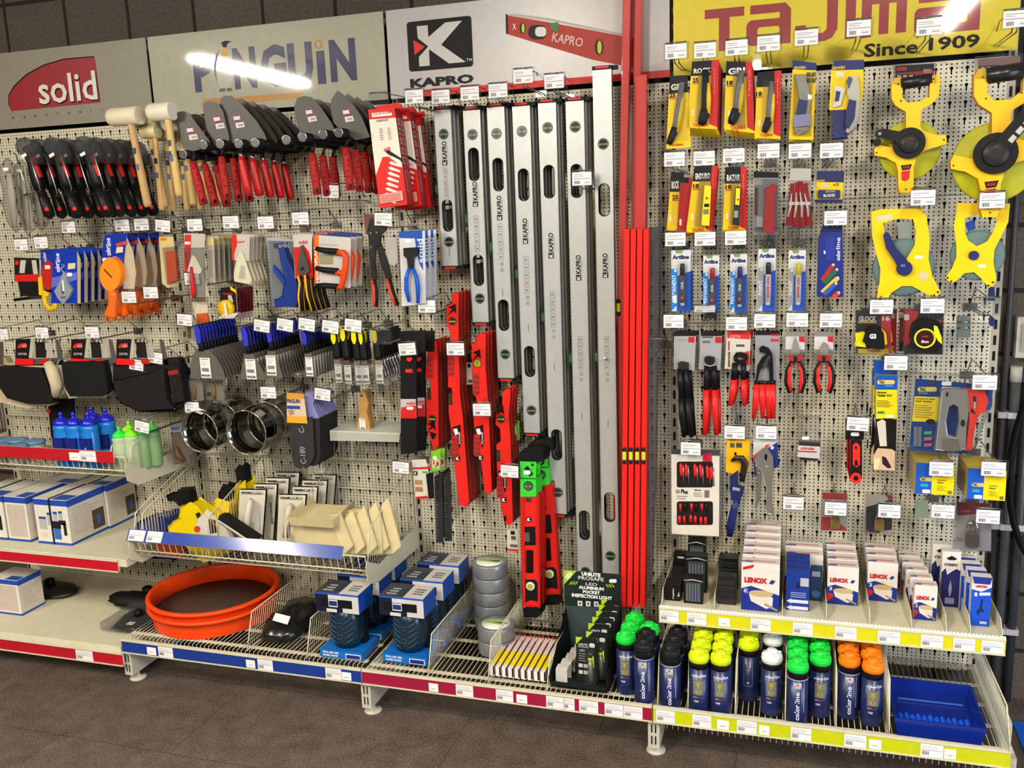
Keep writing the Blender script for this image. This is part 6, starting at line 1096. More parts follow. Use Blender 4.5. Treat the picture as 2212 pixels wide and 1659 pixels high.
for i, (a, b) in enumerate((((1712, 396), (1704, 488)), ((1722, 394), (1718, 490)), ((1730, 392), (1734, 490)), ((1740, 396), (1748, 488)))):
    q = T.g('snap_knife'); q.tube([(a[0], a[1], 0), (b[0], b[1], .004)], [.006, .010], 'a01818,.35', 8, fl=.6); q.tube([(a[0]-2, a[1]+22, .008), ((a[0]+b[0])/2, 445, .01), (b[0]-2, b[1]-20, .01)], [.002, .0035, .003], 'c8c4bc,.3', 6); q.D((a[0]+b[0])/2-4, 436, (a[0]+b[0])/2+7, 443, 'c8c0bc', .012)
T.done()
def f(T, g):
    g.DP([(1764, 393), (1822, 394), (1820, 431), (1760, 431)], 'e0bc0a'); g.T('IRWIN', 1764, 388, 1781, 393, 'b89a30', bold=.04); g.D(1773, 395, 1791, 406, 'c8b878'); g.T('x10', 1799, 395, 1812, 402, '1c1c30', bold=.03); b = T.g('dispenser'); b.P(rr(1767, 410, 1815, 429, 3), '18225c,.3', .014, .012); b.T('IRWIN', 1784, 411, 1804, 416, 'b89a30', dd=.012); b.T('BLADES', 1779, 419, 1804, 425, 'c8c8d0', dd=.012, bold=.03)
card('blade_pack', 'blade', 'small dark blue and yellow ten blade dispenser pack', [(1765, 369), (1824, 370), (1820, 439), (1760, 438)], '162050', .18, f)
# markers
def marker(lb, x, y, cap, kind, w=40, h=132, dx=0, depth=True):
    T = Th('marker_pack', lb, 'marker', x, y, .19, 'marker pens on blue and white cards'); T.frame(x, y+h/2); x0, x1 = x-w/2, x+w/2
    g = T.g('backing_card'); g.P([(x0, y), (x1, y), (x1, y+h), (x0, y+h)], 'c4c6c8', .0015, side='1c60b0'); c = '1c78c8' if kind == 'P' else '8a8e92'
    g.DP([(x0+w*.28, y+h*.42), (x1, y+h*.34), (x1, y+h), (x0+w*.28, y+h)], '1848a0' if kind == 'P' else '1c4ab0'); g.DP([(x0, y+h*.3), (x0+w*.32, y+h*.3), (x0+w*.32, y+h*.88), (x0, y+h)], c)
    g.T('Artline', x0+w*.06, y+h*.075, x0+w*.92, y+h*.145, '1a2350' if kind == 'P' else '1a2a6c', bold=.05); g.T('PERMANENT' if kind == 'P' else 'PAINT', x0+w*.04, y+h*(.4 if kind == 'P' else .5), x0+w*.24, y+h*(.85 if kind == 'P' else .74), 'dce4ea', rot=90, bold=.01)
    g.DP(ell(x0+w*.22, y+h*.33, w*.08), 'd0d4d8'); g.DP([(x0+w*.2, y), (x0+w*.6, y), (x0+w*.56, y+h*.05), (x0+w*.26, y+h*.05)], '6a8a4c')
    if kind == 'P' and x < 1480: g.DP([(x0+3, y+h*.75), (x0+12, y+h*.73), (x0+12, y+h*.86), (x0+6, y+h*.87)], 'e0e0dc')
    k = T.g('cap'); cx = x+w*.1; k.tube([(cx, y+h*.21, .014), (cx, y+h*.24, .014), (cx, y+h*.4, .014)], [.006, .0075, .0085], cap+',.3', 12)
    b = T.g('barrel'); b.tube([(cx, y+h*.4, .014), (cx, y+h*.85, .014)], .0085, '4c5054,.35' if kind == 'P' else 'c8ccd4,.35', 12); b.tube([(cx, y+h*.85, .014), (cx, y+h*.9, .014)], [.0078, .006], 'b8b8b8,.3' if kind == 'P' else 'd0d0d4,.3', 12)
    b.T('90' if kind == 'P' else 'PAINT MARKER', cx-3, y+h*(.5 if kind == 'P' else .44), cx+3, y+h*(.62 if kind == 'P' else .78), 'c83c30' if kind != 'P' else 'c0c4c8', rot=-90, dd=.0235, bold=.03)
    if kind == 'P': b.DP(ell(cx, y+h*.76, 3.4), 'c84028', .0232)
    T.g('blister').P([(x0+w*.33, y+h*.17), (x0+w*.88, y+h*.17), (x0+w*.88, y+h*.93), (x0+w*.33, y+h*.93)], 'clear', 0, .025)
    return T.done()
r = marker('permanent marker with black cap, leftmost of the five marker cards', 1471, 541, '141414', 'P', 42); dup(r, .004, .03, 0, 'second black capped marker card behind the leftmost one')
marker('permanent marker with red cap, second of the five marker cards', 1536, 552, 'b01420', 'P', 35, 124); marker('permanent marker with blue cap, third of the five marker cards', 1595, 549, '182a78', 'P', 36, 126)
marker('paint marker with black cap and red lettering, fourth of the five marker cards', 1656, 538, '141414', 'A', 38, 134); marker('paint marker with yellow cap, fifth of the five marker cards', 1721, 541, 'd4c410', 'A', 37, 130)
T = Th('crayon_box', 'dark blue box printed with coloured crayons, right of the markers', 'box', 1793, 565, .17); g = T.g('carton'); g.P([(1778, 489), (1820, 490), (1822, 642), (1765, 640), (1768, 520)], '1a2a78,.3', .025, side='141e58')
g.T('color', 1806, 540, 1815, 563, 'd0d4e0', rot=90, bold=.03); g.T('line', 1806, 513, 1815, 538, 'd0d4e0', rot=90); g.DP([(1779, 542), (1797, 537), (1799, 546), (1780, 549)], 'd8d8d8'); g.DP([(1783, 513), (1803, 513), (1803, 562), (1783, 562)], '20308a')
for a, b, c, e, col in ((1800, 572, 1776, 604, 'a02030'), (1808, 582, 1780, 610, '1c5c34'), (1810, 600, 1776, 630, 'd0b020'), (1806, 612, 1780, 634, '2850b0'), (1812, 632, 1800, 640, 'c83020')): g.DP([(a-4, b-3), (a+4, b+3), (c+4, e+5), (c-4, e-1)], col); g.DP(ell(a, b, 3), 'c8b89c')
T.g('hang_tab').P([(1778, 486), (1820, 487), (1820, 500), (1776, 500)], '141c50,.3', .002, .004); r = T.done(); dup(r, .0, .03, .002, 'second dark blue crayon box behind the front one')
# ------------------------------------------------------------------ long tape reels
def reel(lb, cx, cy, R_, sc, d, left, crank):
    T = Th('tape_reel', lb, 'measuring tape reel', cx, cy, d, 'yellow open frame tape reels'); T.frame(cx, cy); P = lambda L_: [(cx+x*sc, cy+y*sc) for x, y in L_]; Y = 'eab80a,.4'; rm = abs(W(cx+R_, cy, d).x-W(cx, cy, d).x)
    _d = T.g('tape_disc'); _d.lathe(_d.L(cx, cy+6*sc, 0), [(rm, -.026), (rm, -.008), (rm*.96, -.006), (rm*.2, -.006)], 'a8a812,.45', 48, 'y')
    fr = [(-52, -148), (-44, -158), (-30, -158), (-26, -148), (-27, -116), (-14, -102), (16, -102), (36, -116), (36, -150), (40, -158), (52, -160), (60, -150), (58, -112), (44, -96), (24, -86), (18, -82), (19, -46), (26, -36), (60, -22), (78, -22), (80, -2), (56, 4), (30, 10), (14, 26), (8, 48), (10, 92), (4, 106), (-22, 106), (-26, 92), (-28, 56), (-34, 36), (-58, 22), (-84, 16), (-86, 2), (-80, -8), (-48, -2), (-36, -16), (-16, -38), (-14, -48), (-16, -80), (-40, -96), (-50, -112)]
    g = T.g('frame'); g.P(P(fr), Y, .03, .024, side='c88c08'); g.bev = .004
    for x, y in ((-36, -144), (44, -150), (-28, -106), (34, -112), (74, -12), (-80, 10), (-8, 98)): g.cyl(cx+x*sc, cy+y*sc, .0028, .002, '40300c', .026, 8)
    q = T.g('grip'); q.tube([(cx-30*sc, cy-146*sc, .012), (cx+40*sc, cy-152*sc, .012)], .019*sc, '131313,.3', 16)
    h = T.g('hub'); h.cyl(cx-6*sc, cy-8*sc, .047*sc, .016, '131312,.4', .04, 28); h.lathe(h.L(cx-6*sc, cy-8*sc, .044), [(.03*sc, 0), (.028*sc, .004), (.012*sc, .006)], '2c2826,.35', 24, 'y')
    k = T.g('crank')
    if crank == 'L': k.P(P([(-6, -30), (-66, -44), (-82, -42), (-84, -32), (-80, -26), (-40, -14), (-24, 4), (-6, 14)]), '161616,.4', .008, .046); k.cyl(cx-76*sc, cy-33*sc, .011, .02, '161616', .05, 14); k.cyl(cx-76*sc, cy-33*sc, .005, .021, '8a8680', .0505, 10); k.cyl(cx-80*sc, cy-14*sc, .011, .02, '161616', .04, 14)
    else:
        k.P(P([(-18, -20), (44, -92), (62, -96), (68, -84), (58, -66), (8, -6)]), '161616,.4', .008, .046)
        for i in range(4): a = 12+i*12; k.P(P([(a, -30-i*14), (a+9, -40-i*14), (a+16, -34-i*14), (a+8, -24-i*14)]), 'b8b4ac,.4', .001, .0475)
        k.cyl(cx+56*sc, cy-84*sc, .012, .022, '161616', .05, 14)
    f_ = T.g('foot_label'); f_.DP(P([(-22, 42), (4, 40), (0, 52), (-18, 54)]), '2c1414', .024); f_.DP(P([(-20, 56), (0, 54), (-1, 74), (-10, 80), (-19, 76)]), 'c01c1c', .024); f_.T('solid', cx-17*sc, cy+43*sc, cx-2*sc, cy+49*sc, 'c83028', dd=.024)
    return T.done()
reel('smaller yellow tape reel with black crank pointing left', 1966, 318, 68, .93, .2, 1, 'L')
reel('larger yellow tape reel cut by the right edge of the photo', 2152, 342, 96, 1.2, .22, 0, 'R')
def f(T, g):
    g.DP([(1936, 158), (1990, 154), (2016, 150), (2018, 172), (1934, 174)], 'b01c20'); g.DP([(1936, 160), (1977, 160), (1975, 173), (1934, 173)], '2a2420'); g.T('30m', 1989, 161, 2014, 170, 'e0c8c8', bold=.05); g.DP([(1937, 146), (1960, 144), (1958, 152), (1936, 153)], 'c02020'); g.DP(rr(1994, 149, 2012, 158, 3), 'c87a78')
    for i in range(3): g.D(1938+i*13, 162, 1946+i*13, 170, 'b8a894')
card('reel_card', 'card', 'black and red card box marked 30m above the smaller tape reel', [(1934, 142), (2018, 137), (2018, 173), (1934, 175)], '241a18', .22, f, t=.02, clear=[(1930, 138), (2022, 134), (2022, 178), (1930, 180)])
card('reel_card', 'card', 'red and grey card box in clear plastic above the larger tape reel', [(2115, 128), (2204, 120), (2206, 158), (2114, 160)], '94706c', .24, lambda T, g: (g.DP([(2115, 142), (2160, 140), (2160, 156), (2115, 158)], '3a2624'), g.DP([(2166, 140), (2204, 132), (2206, 156), (2164, 157)], 'b84850'), g.T('30m', 2172, 144, 2198, 152, 'c89898', bold=.04), [g.D(2119+i*13, 144, 2127+i*13, 152, 'b8a898') for i in range(3)]), t=.02, clear=[(2108, 122), (2210, 114), (2212, 166), (2108, 168)])
def freel(lb, d, disc, out, hole, extra):
    T = Th('frame_tape', lb, 'measuring tape reel', disc[0], disc[1], d, 'flat yellow frame tape reels'); g = T.g('tape_disc'); rm = abs(W(disc[0]+disc[2], disc[1], d).x-W(disc[0], disc[1], d).x)
    g.lathe(g.L(disc[0], disc[1], 0), [(rm, -.016), (rm, 0), (rm*.9, .002), (rm*.2, .002)], '5a706c,.5', 44, 'y')
    f_ = T.g('frame'); f_.P(out, 'e8c40c,.4', .004, .01, holes=[hole], side='c09808'); f_.P(out, 'e0b80c,.4', .004, -.03, holes=[hole], side='c09808'); extra(T, f_); return T.done()
def ex(T, g):
    g.DP([(1893, 468), (1927, 462), (1928, 473), (1894, 478)], 'd0c0a8', .01); k = T.g('crank'); k.P([(1908, 508), (1914, 500), (1922, 506), (1936, 536), (1960, 562), (1962, 582), (1942, 580), (1930, 560), (1914, 536)], '1c2458,.4', .008, .024); k.cyl(1954, 580, .022, .016, '1c2458,.4', .026, 22); k.P(rr(1945, 571, 1956, 577, 2), '5a5e8c', .001, .032)
    for x, y in ((2018, 638), (2026, 631)): g.cyl(x, y, .003, .002, '2a2008', .012, 8)
    g.DP(ell(1995, 596, 11), 'c8bc8c', .01); g.DP(rr(1976, 552, 1994, 559, 3), 'e0dcd0', .01); T.g('tape_end').P([(1939, 480), (1970, 478), (1970, 516), (1940, 518)], '9aa49c,.3,.6', .004, -.004)
freel('flat yellow frame tape reel with a dark blue crank', .17, (1952, 578, 68), [(1882, 458), (1900, 452), (1990, 450), (2002, 470), (2008, 515), (2006, 560), (2014, 596), (2032, 632), (2018, 645), (1992, 630), (1970, 618), (1948, 618), (1926, 632), (1916, 646), (1893, 645), (1900, 610), (1902, 580), (1892, 545), (1884, 510)], [(1908, 482), (1938, 472), (1972, 473), (1979, 500), (1976, 530), (1958, 560), (1936, 556), (1914, 528)], ex)
def ex(T, g):
    T.g('hub').cyl(2104, 552, .0135, .008, '20285c,.4', .018, 20); g.DP(rr(2112, 571, 2130, 578, 3), 'e0dcd0', .01); T.g('blue_clip').P([(2086, 482), (2104, 474), (2108, 494), (2092, 500)], '1c3c8c,.3', .01, -.006)
    for x, y in ((2047, 600), (2055, 608), (2135, 617), (2145, 610)): g.cyl(x, y, .003, .002, '2a2008', .012, 8)
freel('flat yellow frame tape reel with a dark blue hub button, rightmost', .19, (2112, 552, 60), [(2066, 460), (2068, 438), (2182, 440), (2178, 480), (2164, 508), (2148, 540), (2146, 566), (2152, 600), (2150, 612), (2136, 622), (2118, 600), (2104, 588), (2084, 590), (2066, 606), (2056, 613), (2042, 600), (2056, 580), (2066, 556), (2066, 530), (2062, 500), (2060, 490)], [(2084, 472), (2100, 464), (2140, 464), (2154, 474), (2146, 500), (2132, 522), (2110, 532), (2092, 520), (2084, 500)], ex)
# ------------------------------------------------------------------ pliers row
def plier_card(lb, P, col, topc, fn, d=.17, n=0, labs='', grp='long pliers on grey cards'):
    T = Th('pliers_pack', lb, 'pliers', P[0][0], P[0][1], d, grp); g = T.g('backing_card'); g.P(P, col, .0015); x0, x1 = P[0][0], P[1][0]; y0 = P[0][1]; g.DP([(x0, y0), (x1, y0), (x1, y0+10), (x0, y0+10)], topc); fn(T, g); r = T.done()
    for i in range(n): dup(r, .006*(i+1), .035*(i+1), -.002, labs.format(ORD[i+1]))
    return r
def legs(T, xs, y0, y1, c0, c1, ym=None, w=.009):
    for (a, b) in xs:
        ym_ = ym or (y0+y1)/2-10; q = T.g('handle'); q.tube([(a, y0, .012), (a+(b-a)*.3, ym_, .014)], w*1.05, c0, 10, fl=.7); q.tube([(a+(b-a)*.3, ym_, .014), ((a+b)/2, (ym_+y1)/2, .015), (b, y1, .012)], [w*1.15, w*1.2, w*.75], c1, 10, fl=.7)
BB = '111112,.4'
def f(T, g):
    g.D(1462, 733, 1484, 736, '8a8484'); g.D(1487, 728, 1500, 740, 'b01c28'); j = T.g('jaw'); j.P([(1464, 785), (1472, 781), (1487, 784), (1488, 794), (1482, 800), (1466, 800)], '3a3836,.3,.6', .014, .016); legs(T, [(1469, 1478), (1482, 1494)], 796, 944, BB, BB)
plier_card('all black bolt cutters on a grey card, leftmost of the pliers row', [(1456, 716), (1504, 716), (1500, 800), (1455, 798)], '9a9a9c', '18181a', f, n=1, labs='{} pair of black bolt cutters behind the leftmost')
def f(T, g):
    g.D(1517, 727, 1540, 730, '4a4848'); g.D(1518, 736, 1534, 741, '5c5858'); g.D(1545, 728, 1558, 741, 'b01c28'); j = T.g('jaw'); j.P([(1522, 772), (1530, 769), (1543, 772), (1544, 782), (1538, 790), (1528, 790), (1521, 780)], '262524,.3,.5', .014, .018); j.tube([(1523, 788, .02), (1534, 791, .02), (1544, 788, .02)], .002, 'b0b0b0', 5); legs(T, [(1527, 1522), (1542, 1548)], 790, 940, BB, 'c81c18,.4', 842)
plier_card('long red handled end cutters on a grey card, second in the pliers row', [(1514, 716), (1560, 718), (1556, 800), (1509, 798)], '98989a', '18181a', f, n=1, labs='{} pair of red handled end cutters behind the front one')
def f(T, g):
    g.DP([(1572, 714), (1621, 716), (1620, 733), (1571, 730)], 'c02c28'); g.T('CETA', 1577, 724, 1600, 730, 'd8a8a0'); g.T('smartools', 1571, 760, 1577, 792, '24201c', rot=90, bold=.03); g.D(1573, 737, 1576, 757, 'b82820'); g.D(1590, 744, 1608, 749, '4a4640'); g.DP([(1596, 764), (1618, 758), (1618, 790), (1606, 786)], 'b82820'); j = T.g('jaw'); j.P([(1584, 770), (1590, 762), (1602, 761), (1614, 766), (1616, 776), (1608, 786), (1592, 786), (1585, 780)], '161616,.3,.4', .016, .018, holes=[[(1592, 770), (1608, 770), (1606, 778), (1594, 778)]]); legs(T, [(1588, 1577), (1606, 1608)], 784, 876, BB, 'c81c18,.4', 820)
plier_card('short red handled pincers on a red and white card, third in the pliers row', [(1571, 714), (1622, 716), (1618, 802), (1565, 796)], 'c4bcb0', 'c02c28', f, n=1, labs='{} pair of red handled pincers behind the front one')
def f(T, g):
    g.D(1665, 722, 1683, 726, 'b02030'); g.D(1665, 732, 1683, 738, 'b83038'); j = T.g('jaw'); j.P([(1640, 752), (1648, 747), (1660, 752), (1668, 764), (1670, 785), (1671, 826), (1662, 826), (1661, 790), (1656, 778), (1642, 800), (1636, 824), (1632, 820), (1636, 790), (1646, 772), (1656, 766), (1650, 760), (1642, 762)], '1a1a1a,.3,.5', .012, .018); j.P([(1646, 790), (1660, 768), (1666, 770), (1652, 796)], '55534f,.3,.7', .004, .021); legs(T, [(1637, 1628), (1645, 1648), (1659, 1661), (1669, 1670)], 822, 904, BB, 'c81c18,.4', 830)
plier_card('water pump pliers with four red handle ends on a grey card', [(1632, 714), (1685, 718), (1682, 824), (1630, 822)], '8e8e92', '1c1c1e', f)
def small(lb, cx, nose, dx=0):
    def f(T, g):
        g.D(cx-21, 727, cx+20, 755, 'c4c0c0'); g.DP([(cx+8, 727), (cx+20, 727), (cx+20, 740), (cx+8, 738)], 'b81c28'); j = T.g('jaw'); j.P(nose, 'b8b4ac,.3,.7', .012, .012); b = T.g('pivot_bridge'); b.P([(cx-17, 770), (cx-8, 768), (cx+8, 768), (cx+17, 770), (cx+14, 778), (cx+4, 782), (cx-4, 782), (cx-14, 778)], 'c8241c,.4', .012, .014); b.P([(cx-4, 770), (cx+4, 770), (cx+4, 784), (cx-4, 784)], '161616,.4', .012, .018)
        for s in (-1, 1): q = T.g('handle'); q.tube([(cx+s*7, 780, .012), (cx+s*16, 800, .014), (cx+s*18, 825, .014), (cx+s*12, 848, .012)], [.007, .009, .0095, .007], '141414,.4', 10, fl=.7); q.tube([(cx+s*6, 784, .016), (cx+s*13, 802, .018), (cx+s*14, 825, .018), (cx+s*9, 845, .016)], [.004, .006, .0065, .005], 'c8241c,.4', 8, fl=.7)
        T.g('blister').P([(cx-24, 765), (cx+22, 763), (cx+22, 789), (cx-24, 789)], 'clear', .02, .03)
    T = Th('pliers_pack', lb, 'pliers', cx, 720, .17, 'short two tone pliers'); g = T.g('backing_card'); g.P([(cx-22, 716), (cx+20, 716), (cx+22, 762), (cx-22, 764)], '7c7874', .0015); f(T, g); return T.done()
small('needle nose pliers with red and black handles', 1718, [(1716, 729), (1719, 729), (1726, 750), (1728, 764), (1708, 764), (1711, 750)])
small('diagonal cutting pliers with red and black handles, right of the needle nose pair', 1780, [(1780, 739), (1786, 742), (1792, 752), (1788, 764), (1772, 764), (1770, 752), (1775, 743)])
# ------------------------------------------------------------------ pocket tapes, clip, tackers
def f(T, g):
    g.T('GLOCK', 1855, 683, 1893, 694, 'd8d4cc', bold=.04); g.DP([(1903, 681), (1925, 681), (1925, 765), (1905, 765)], 'c02024'); g.T('16', 1906, 682, 1922, 693, 'e8e0dc', bold=.04); g.D(1853, 694, 1893, 698, 'c8a818'); g.DP([(1853, 753), (1920, 753), (1920, 765), (1853, 763)], 'e0c018'); g.T('TAJIMA', 1872, 755, 1902, 762, 'c04a18', bold=.05)
    b = T.g('tape_body'); b.P([(1870, 714), (1876, 706), (1890, 704), (1902, 708), (1909, 720), (1911, 742), (1908, 752), (1890, 752), (1870, 744), (1864, 736)], '121212,.4', .03, .028); b.bev = .005; b.T('G3', 1878, 721, 1893, 732, 'd0d0d4', bold=.06, dd=.0285); b.P([(1850, 722), (1866, 720), (1868, 748), (1852, 746)], 'd8cc14,.4', .02, .02); b.P([(1907, 716), (1912, 722), (1914, 742), (1908, 744)], 'e0b010', .02, .024)
    T.g('hook_end').P([(1846, 738), (1854, 738), (1854, 748), (1846, 748)], 'c8c010', .02, .016)
r = card('pocket_tape_pack', 'tape measure', 'black pocket tape on a yellow and red card marked 16', [(1848, 670), (1926, 672), (1924, 766), (1850, 764)], '2a2218', .2, f, clear=[(1845, 668), (1926, 670), (1922, 762), (1843, 762)], grp='pocket tape packs'); dup(r, .02, .05, 0, 'second pocket tape pack behind the one marked 16')
def f(T, g):
    g.DP([(1956, 671), (1985, 671), (1978, 700), (1968, 740), (1953, 748)], 'c42c28'); g.T('solid', 2012, 690, 2034, 697, 'c04038', bold=.03); g.DP(rr(1953, 679, 1964, 692, 3), 'e0dcd8')
    b = T.g('tape_body'); b.P([(1972, 700), (1984, 690), (2008, 688), (2026, 694), (2034, 712), (2036, 750), (2026, 757), (1990, 755), (1972, 748), (1966, 728)], '121212,.4', .035, .034); b.bev = .005; q = b.L(1998, 731, .035); b.lathe(q, [(.030, -.002), (.030, .001), (.0245, .001), (.0245, -.002), (.030, -.002)], 'd8d01c,.4', 28, 'y'); b.lathe(q, [(.0245, -.002), (.0245, .0008)], '301416,.4', 24, 'y'); b.T('5m', 1990, 735, 2006, 741, 'e0d0d0', bold=.04, dd=.037); b.T('solid', 1992, 724, 2005, 729, 'c84040', dd=.037)
    b.P([(2018, 704), (2024, 706), (2034, 728), (2034, 742), (2026, 736), (2018, 720)], 'd8d01c,.4', .004, .037)
r = card('pocket_tape_pack', 'tape measure', 'black pocket tape with a bright yellow ring on a red and black card', [(1956, 670), (2038, 676), (2036, 766), (1953, 764)], '1c1614', .2, f, grp='pocket tape packs', clear=[(1952, 668), (2040, 672), (2038, 766), (1950, 765)]); dup(r, -.01, .05, 0, 'second pocket tape pack behind the one with the yellow ring')
T = Th('metal_clip', 'small shiny metal clip card alone near the right upright', 'clip', 2082, 705, .1); g = T.g('plate'); g.P(rr(2066, 682, 2097, 729, 3), '86948c,.25,.5', .003); g.tube([(2069, 696, .003), (2094, 695, .003)], .003, 'chrome', 6); g.tube([(2069, 709, .003), (2094, 708, .003)], .003, 'chrome', 6); T.done()
def f(T, g):
    g.DP([(1892, 842), (1938, 842), (1938, 904), (1892, 904)], 'e8cc14'); g.DP(rr(1895, 821, 1933, 830, 4), 'd0bc60'); g.T('TAC', 1899, 822, 1911, 829, '141414', bold=.06); g.T('Hammer', 1894, 845, 1916, 850, '1c1a10', bold=.04); g.T('Tacker A11', 1894, 851, 1926, 857, '1c1a10', bold=.04)
    for i in range(5): g.D(1894, 865+i*3.2, 1918+(i*7 % 12), 866.4+i*3.2, '6a6018')
    g.DP(ell(1903, 891, 9, 3), '3a7a38'); g.DP(rr(1914, 896, 1931, 902, 2), 'e8e4d0'); g.T('TOOLS', 1912, 832, 1928, 835, 'b0c0d8')
    b = T.g('lower_card'); b.P([(1892, 906), (1937, 906), (1934, 1017), (1885, 1016)], '14120f', .002, -.004); b.DP([(1887, 984), (1896, 968), (1926, 970), (1934, 975), (1933, 1017), (1887, 1015)], 'c8a888'); b.DP([(1905, 985), (1914, 988), (1926, 1010), (1918, 1012), (1906, 1002)], '2a1830'); b.DP([(1887, 990), (1902, 990), (1896, 1014), (1887, 1014)], 'd8c898')
    k = T.g('tacker_picture'); k.P([(1894, 912), (1906, 906), (1913, 910), (1916, 966), (1901, 966)], 'c8c0b4,.4', .002, -.003); k.P([(1898, 964), (1918, 964), (1918, 974), (1904, 976)], '141414', .002, -.0025)
    for i in range(3): b.D(1878+i*.5, 880+i*40, 1882, 900+i*40, '14120f', 0)
r = card('tacker_box', 'tacker', 'narrow blue and yellow box with a hammer tacker picture below', [(1891, 810), (1939, 812), (1938, 905), (1891, 903)], '1450a8,.35', .22, f, t=.03, side='a8a020', grp='hammer tacker boxes'); dup(r, -.006, .04, .006, 'second hammer tacker box behind the front one')
T = Th('hang_header', 'blue folded header above the narrow tacker box', 'card', 1910, 795, .2); g = T.solo(); g.P([(1888, 780), (1918, 782), (1936, 800), (1938, 812), (1890, 810)], '124aa0,.35', .03); T.done()
def f(T, g):
    g.DP([(1976, 856), (2030, 858), (2026, 912), (1970, 910)], 'e8cc14'); g.DP(rr(1982, 836, 2024, 846, 5), 'd8c060'); g.T('TAC', 1986, 837, 2000, 845, '141414', bold=.06); g.T('WISE', 1984, 848, 2004, 851, '9ab0d0')
    g.T('Professional Staple', 1979, 860, 2020, 864, '1c1a10', bold=.02); g.T('Nail Tacker', 1979, 865, 2014, 869, '1c1a10', bold=.02)
    for i in range(6): g.D(1976, 875+i*5, 2005+(i*9 % 14), 876.6+i*5, '8a8020')
    g.DP(ell(2010, 911, 10, 6), '14181c'); g.DP(rr(2034, 824, 2056, 833, 4), 'e0e4ea')
    for x in (1974, 1983): g.DP([(x, 922), (x+8, 922), (x+7, 964), (x-1, 964)], '6a7074')
    for i, c in enumerate(('38a878', 'c86058', 'b05880')): g.DP([(1996, 932+i*13), (2014, 931+i*13), (2012, 938+i*13), (1996, 939+i*13)], c)
    k = T.g('gun_body'); k.P([(2034, 846), (2040, 842), (2088, 843), (2094, 880), (2088, 920), (2086, 970), (2060, 974), (2020, 972), (2026, 920)], 'a09e98,.3,.5', .03, .035, holes=[[(2050, 880), (2060, 874), (2070, 880), (2072, 910), (2066, 946), (2048, 940), (2044, 910)]]); k.bev = .004; k.P([(2040, 950), (2068, 950), (2072, 972), (2042, 972)], 'c8c8c4,.2,.9', .034, .04); k.DP(ell(2080, 914, 5, 8), '1c1814', .035); k.DP(ell(2046, 852, 3, 5), '1c1814', .035)
    h = T.g('red_handle'); h.P([(2088, 843), (2124, 845), (2132, 866), (2128, 888), (2112, 898), (2104, 930), (2096, 970), (2086, 972), (2092, 920), (2094, 890), (2088, 870)], 'd83018,.4', .026, .033); h.bev = .004; h.DP([(2102, 856), (2109, 856), (2109, 882), (2102, 882)], '3a1410', .033); h.DP([(2103, 868), (2108, 868), (2108, 882), (2103, 882)], 'a8a49c', .0334)
T = Th('staple_gun_pack', 'silver staple gun with red handle in a large blue blister', 'staple gun', 1968, 820, .22); g = T.g('backing_card'); g.P([(1978, 818), (2146, 832), (2140, 886), (2116, 884), (2090, 980), (1964, 972)], '1450a8,.35', .002); f(T, g); T.g('blister').P([(1966, 808), (2150, 818), (2136, 890), (2100, 990), (1958, 976)], 'clear', .05, .05); T.g('hang_hole').DP(ell(2012, 826, 9, 5), '24303c', .001); T.done()
def sbox(lb, x, y, labs):
    T = Th('staple_box', lb, 'staples', x, y, .27, 'blue and yellow staple boxes'); T.frame(x, y); g = T.g('carton'); X = lambda a: x+a; Y = lambda b: y+b
    g.P([(X(-42), Y(-34)), (X(42), Y(-30)), (X(42), Y(34)), (X(-42), Y(34))], 'e6ca12,.35', .024, 0, side='b89c10'); g.DP([(X(-42), Y(-34)), (X(-6), Y(-32)), (X(-6), Y(34)), (X(-42), Y(34))], '1450b0'); g.DP(rr(X(-32), Y(-2), X(-4), Y(6), 4), 'c8b060'); g.T('TAC', X(-30), Y(-1), X(-20), Y(5), '141414', bold=.06); g.DP([(X(-30), Y(12)), (X(-14), Y(12)), (X(-14), Y(18)), (X(-30), Y(18))], '2c9c90'); g.DP(rr(X(-26), Y(24), X(-8), Y(32), 3), 'd8e0ea'); g.T('Stainless', X(6), Y(1), X(24), Y(4), '3a3410'); g.T('Staples', X(6), Y(6), X(20), Y(10), '1c1a10', bold=.03)
    for i in range(4): g.D(X(6), Y(14+i*3), X(20+(i*5 % 10)), Y(15.2+i*3), '9a9018')
    g.D(X(30), Y(24), X(38), Y(31), '6a6850'); r = T.done()
    for i, l in enumerate(labs): dup(r, -.001*i, .025*(i+1), 0, l)
sbox('blue and yellow staple box, left of the two rows below the staple gun', 2019, 1034, ['%s staple box from the front in the left row' % o for o in ORD[1:7]])
sbox('blue and yellow staple box, right of the two rows below the staple gun', 2131, 1046, ['%s staple box from the front in the right row' % o for o in ORD[1:6]])
# ------------------------------------------------------------------ screwdriver box, wrenches
T = Th('screwdriver_set', 'white boxed screwdriver set with two windows of red handles', 'screwdriver set', 1503, 1080, .16); g = T.g('carton'); g.P([(1450, 981), (1554, 985), (1553, 1159), (1451, 1153)], 'd0c8ba', .03, 0, side='a8a298'); g.DP([(1450, 970), (1556, 972), (1554, 984), (1450, 981)], '3a3c40'); g.DP([(1518, 979), (1538, 980), (1538, 998), (1518, 997)], 'b82038')
for (y0, y1) in ((997, 1053), (1083, 1134)): g.DP(rr(1462, y0, 1540, y1, 5), '1c1816')
g.DP(ell(1464, 1062, 4), '1c1a18', holes=[ell(1464, 1062, 2.4)]); g.T('Plus', 1471, 1057, 1486, 1067, '1c1a18', bold=.03); g.T('PSH-601', 1500, 1057, 1514, 1061, '2c2a28', bold=.03); g.D(1522, 1059, 1532, 1075, '6a645c')
for i in range(2): g.D(1462, 1071+i*5, 1484-i*3, 1073+i*5, '8a847c')
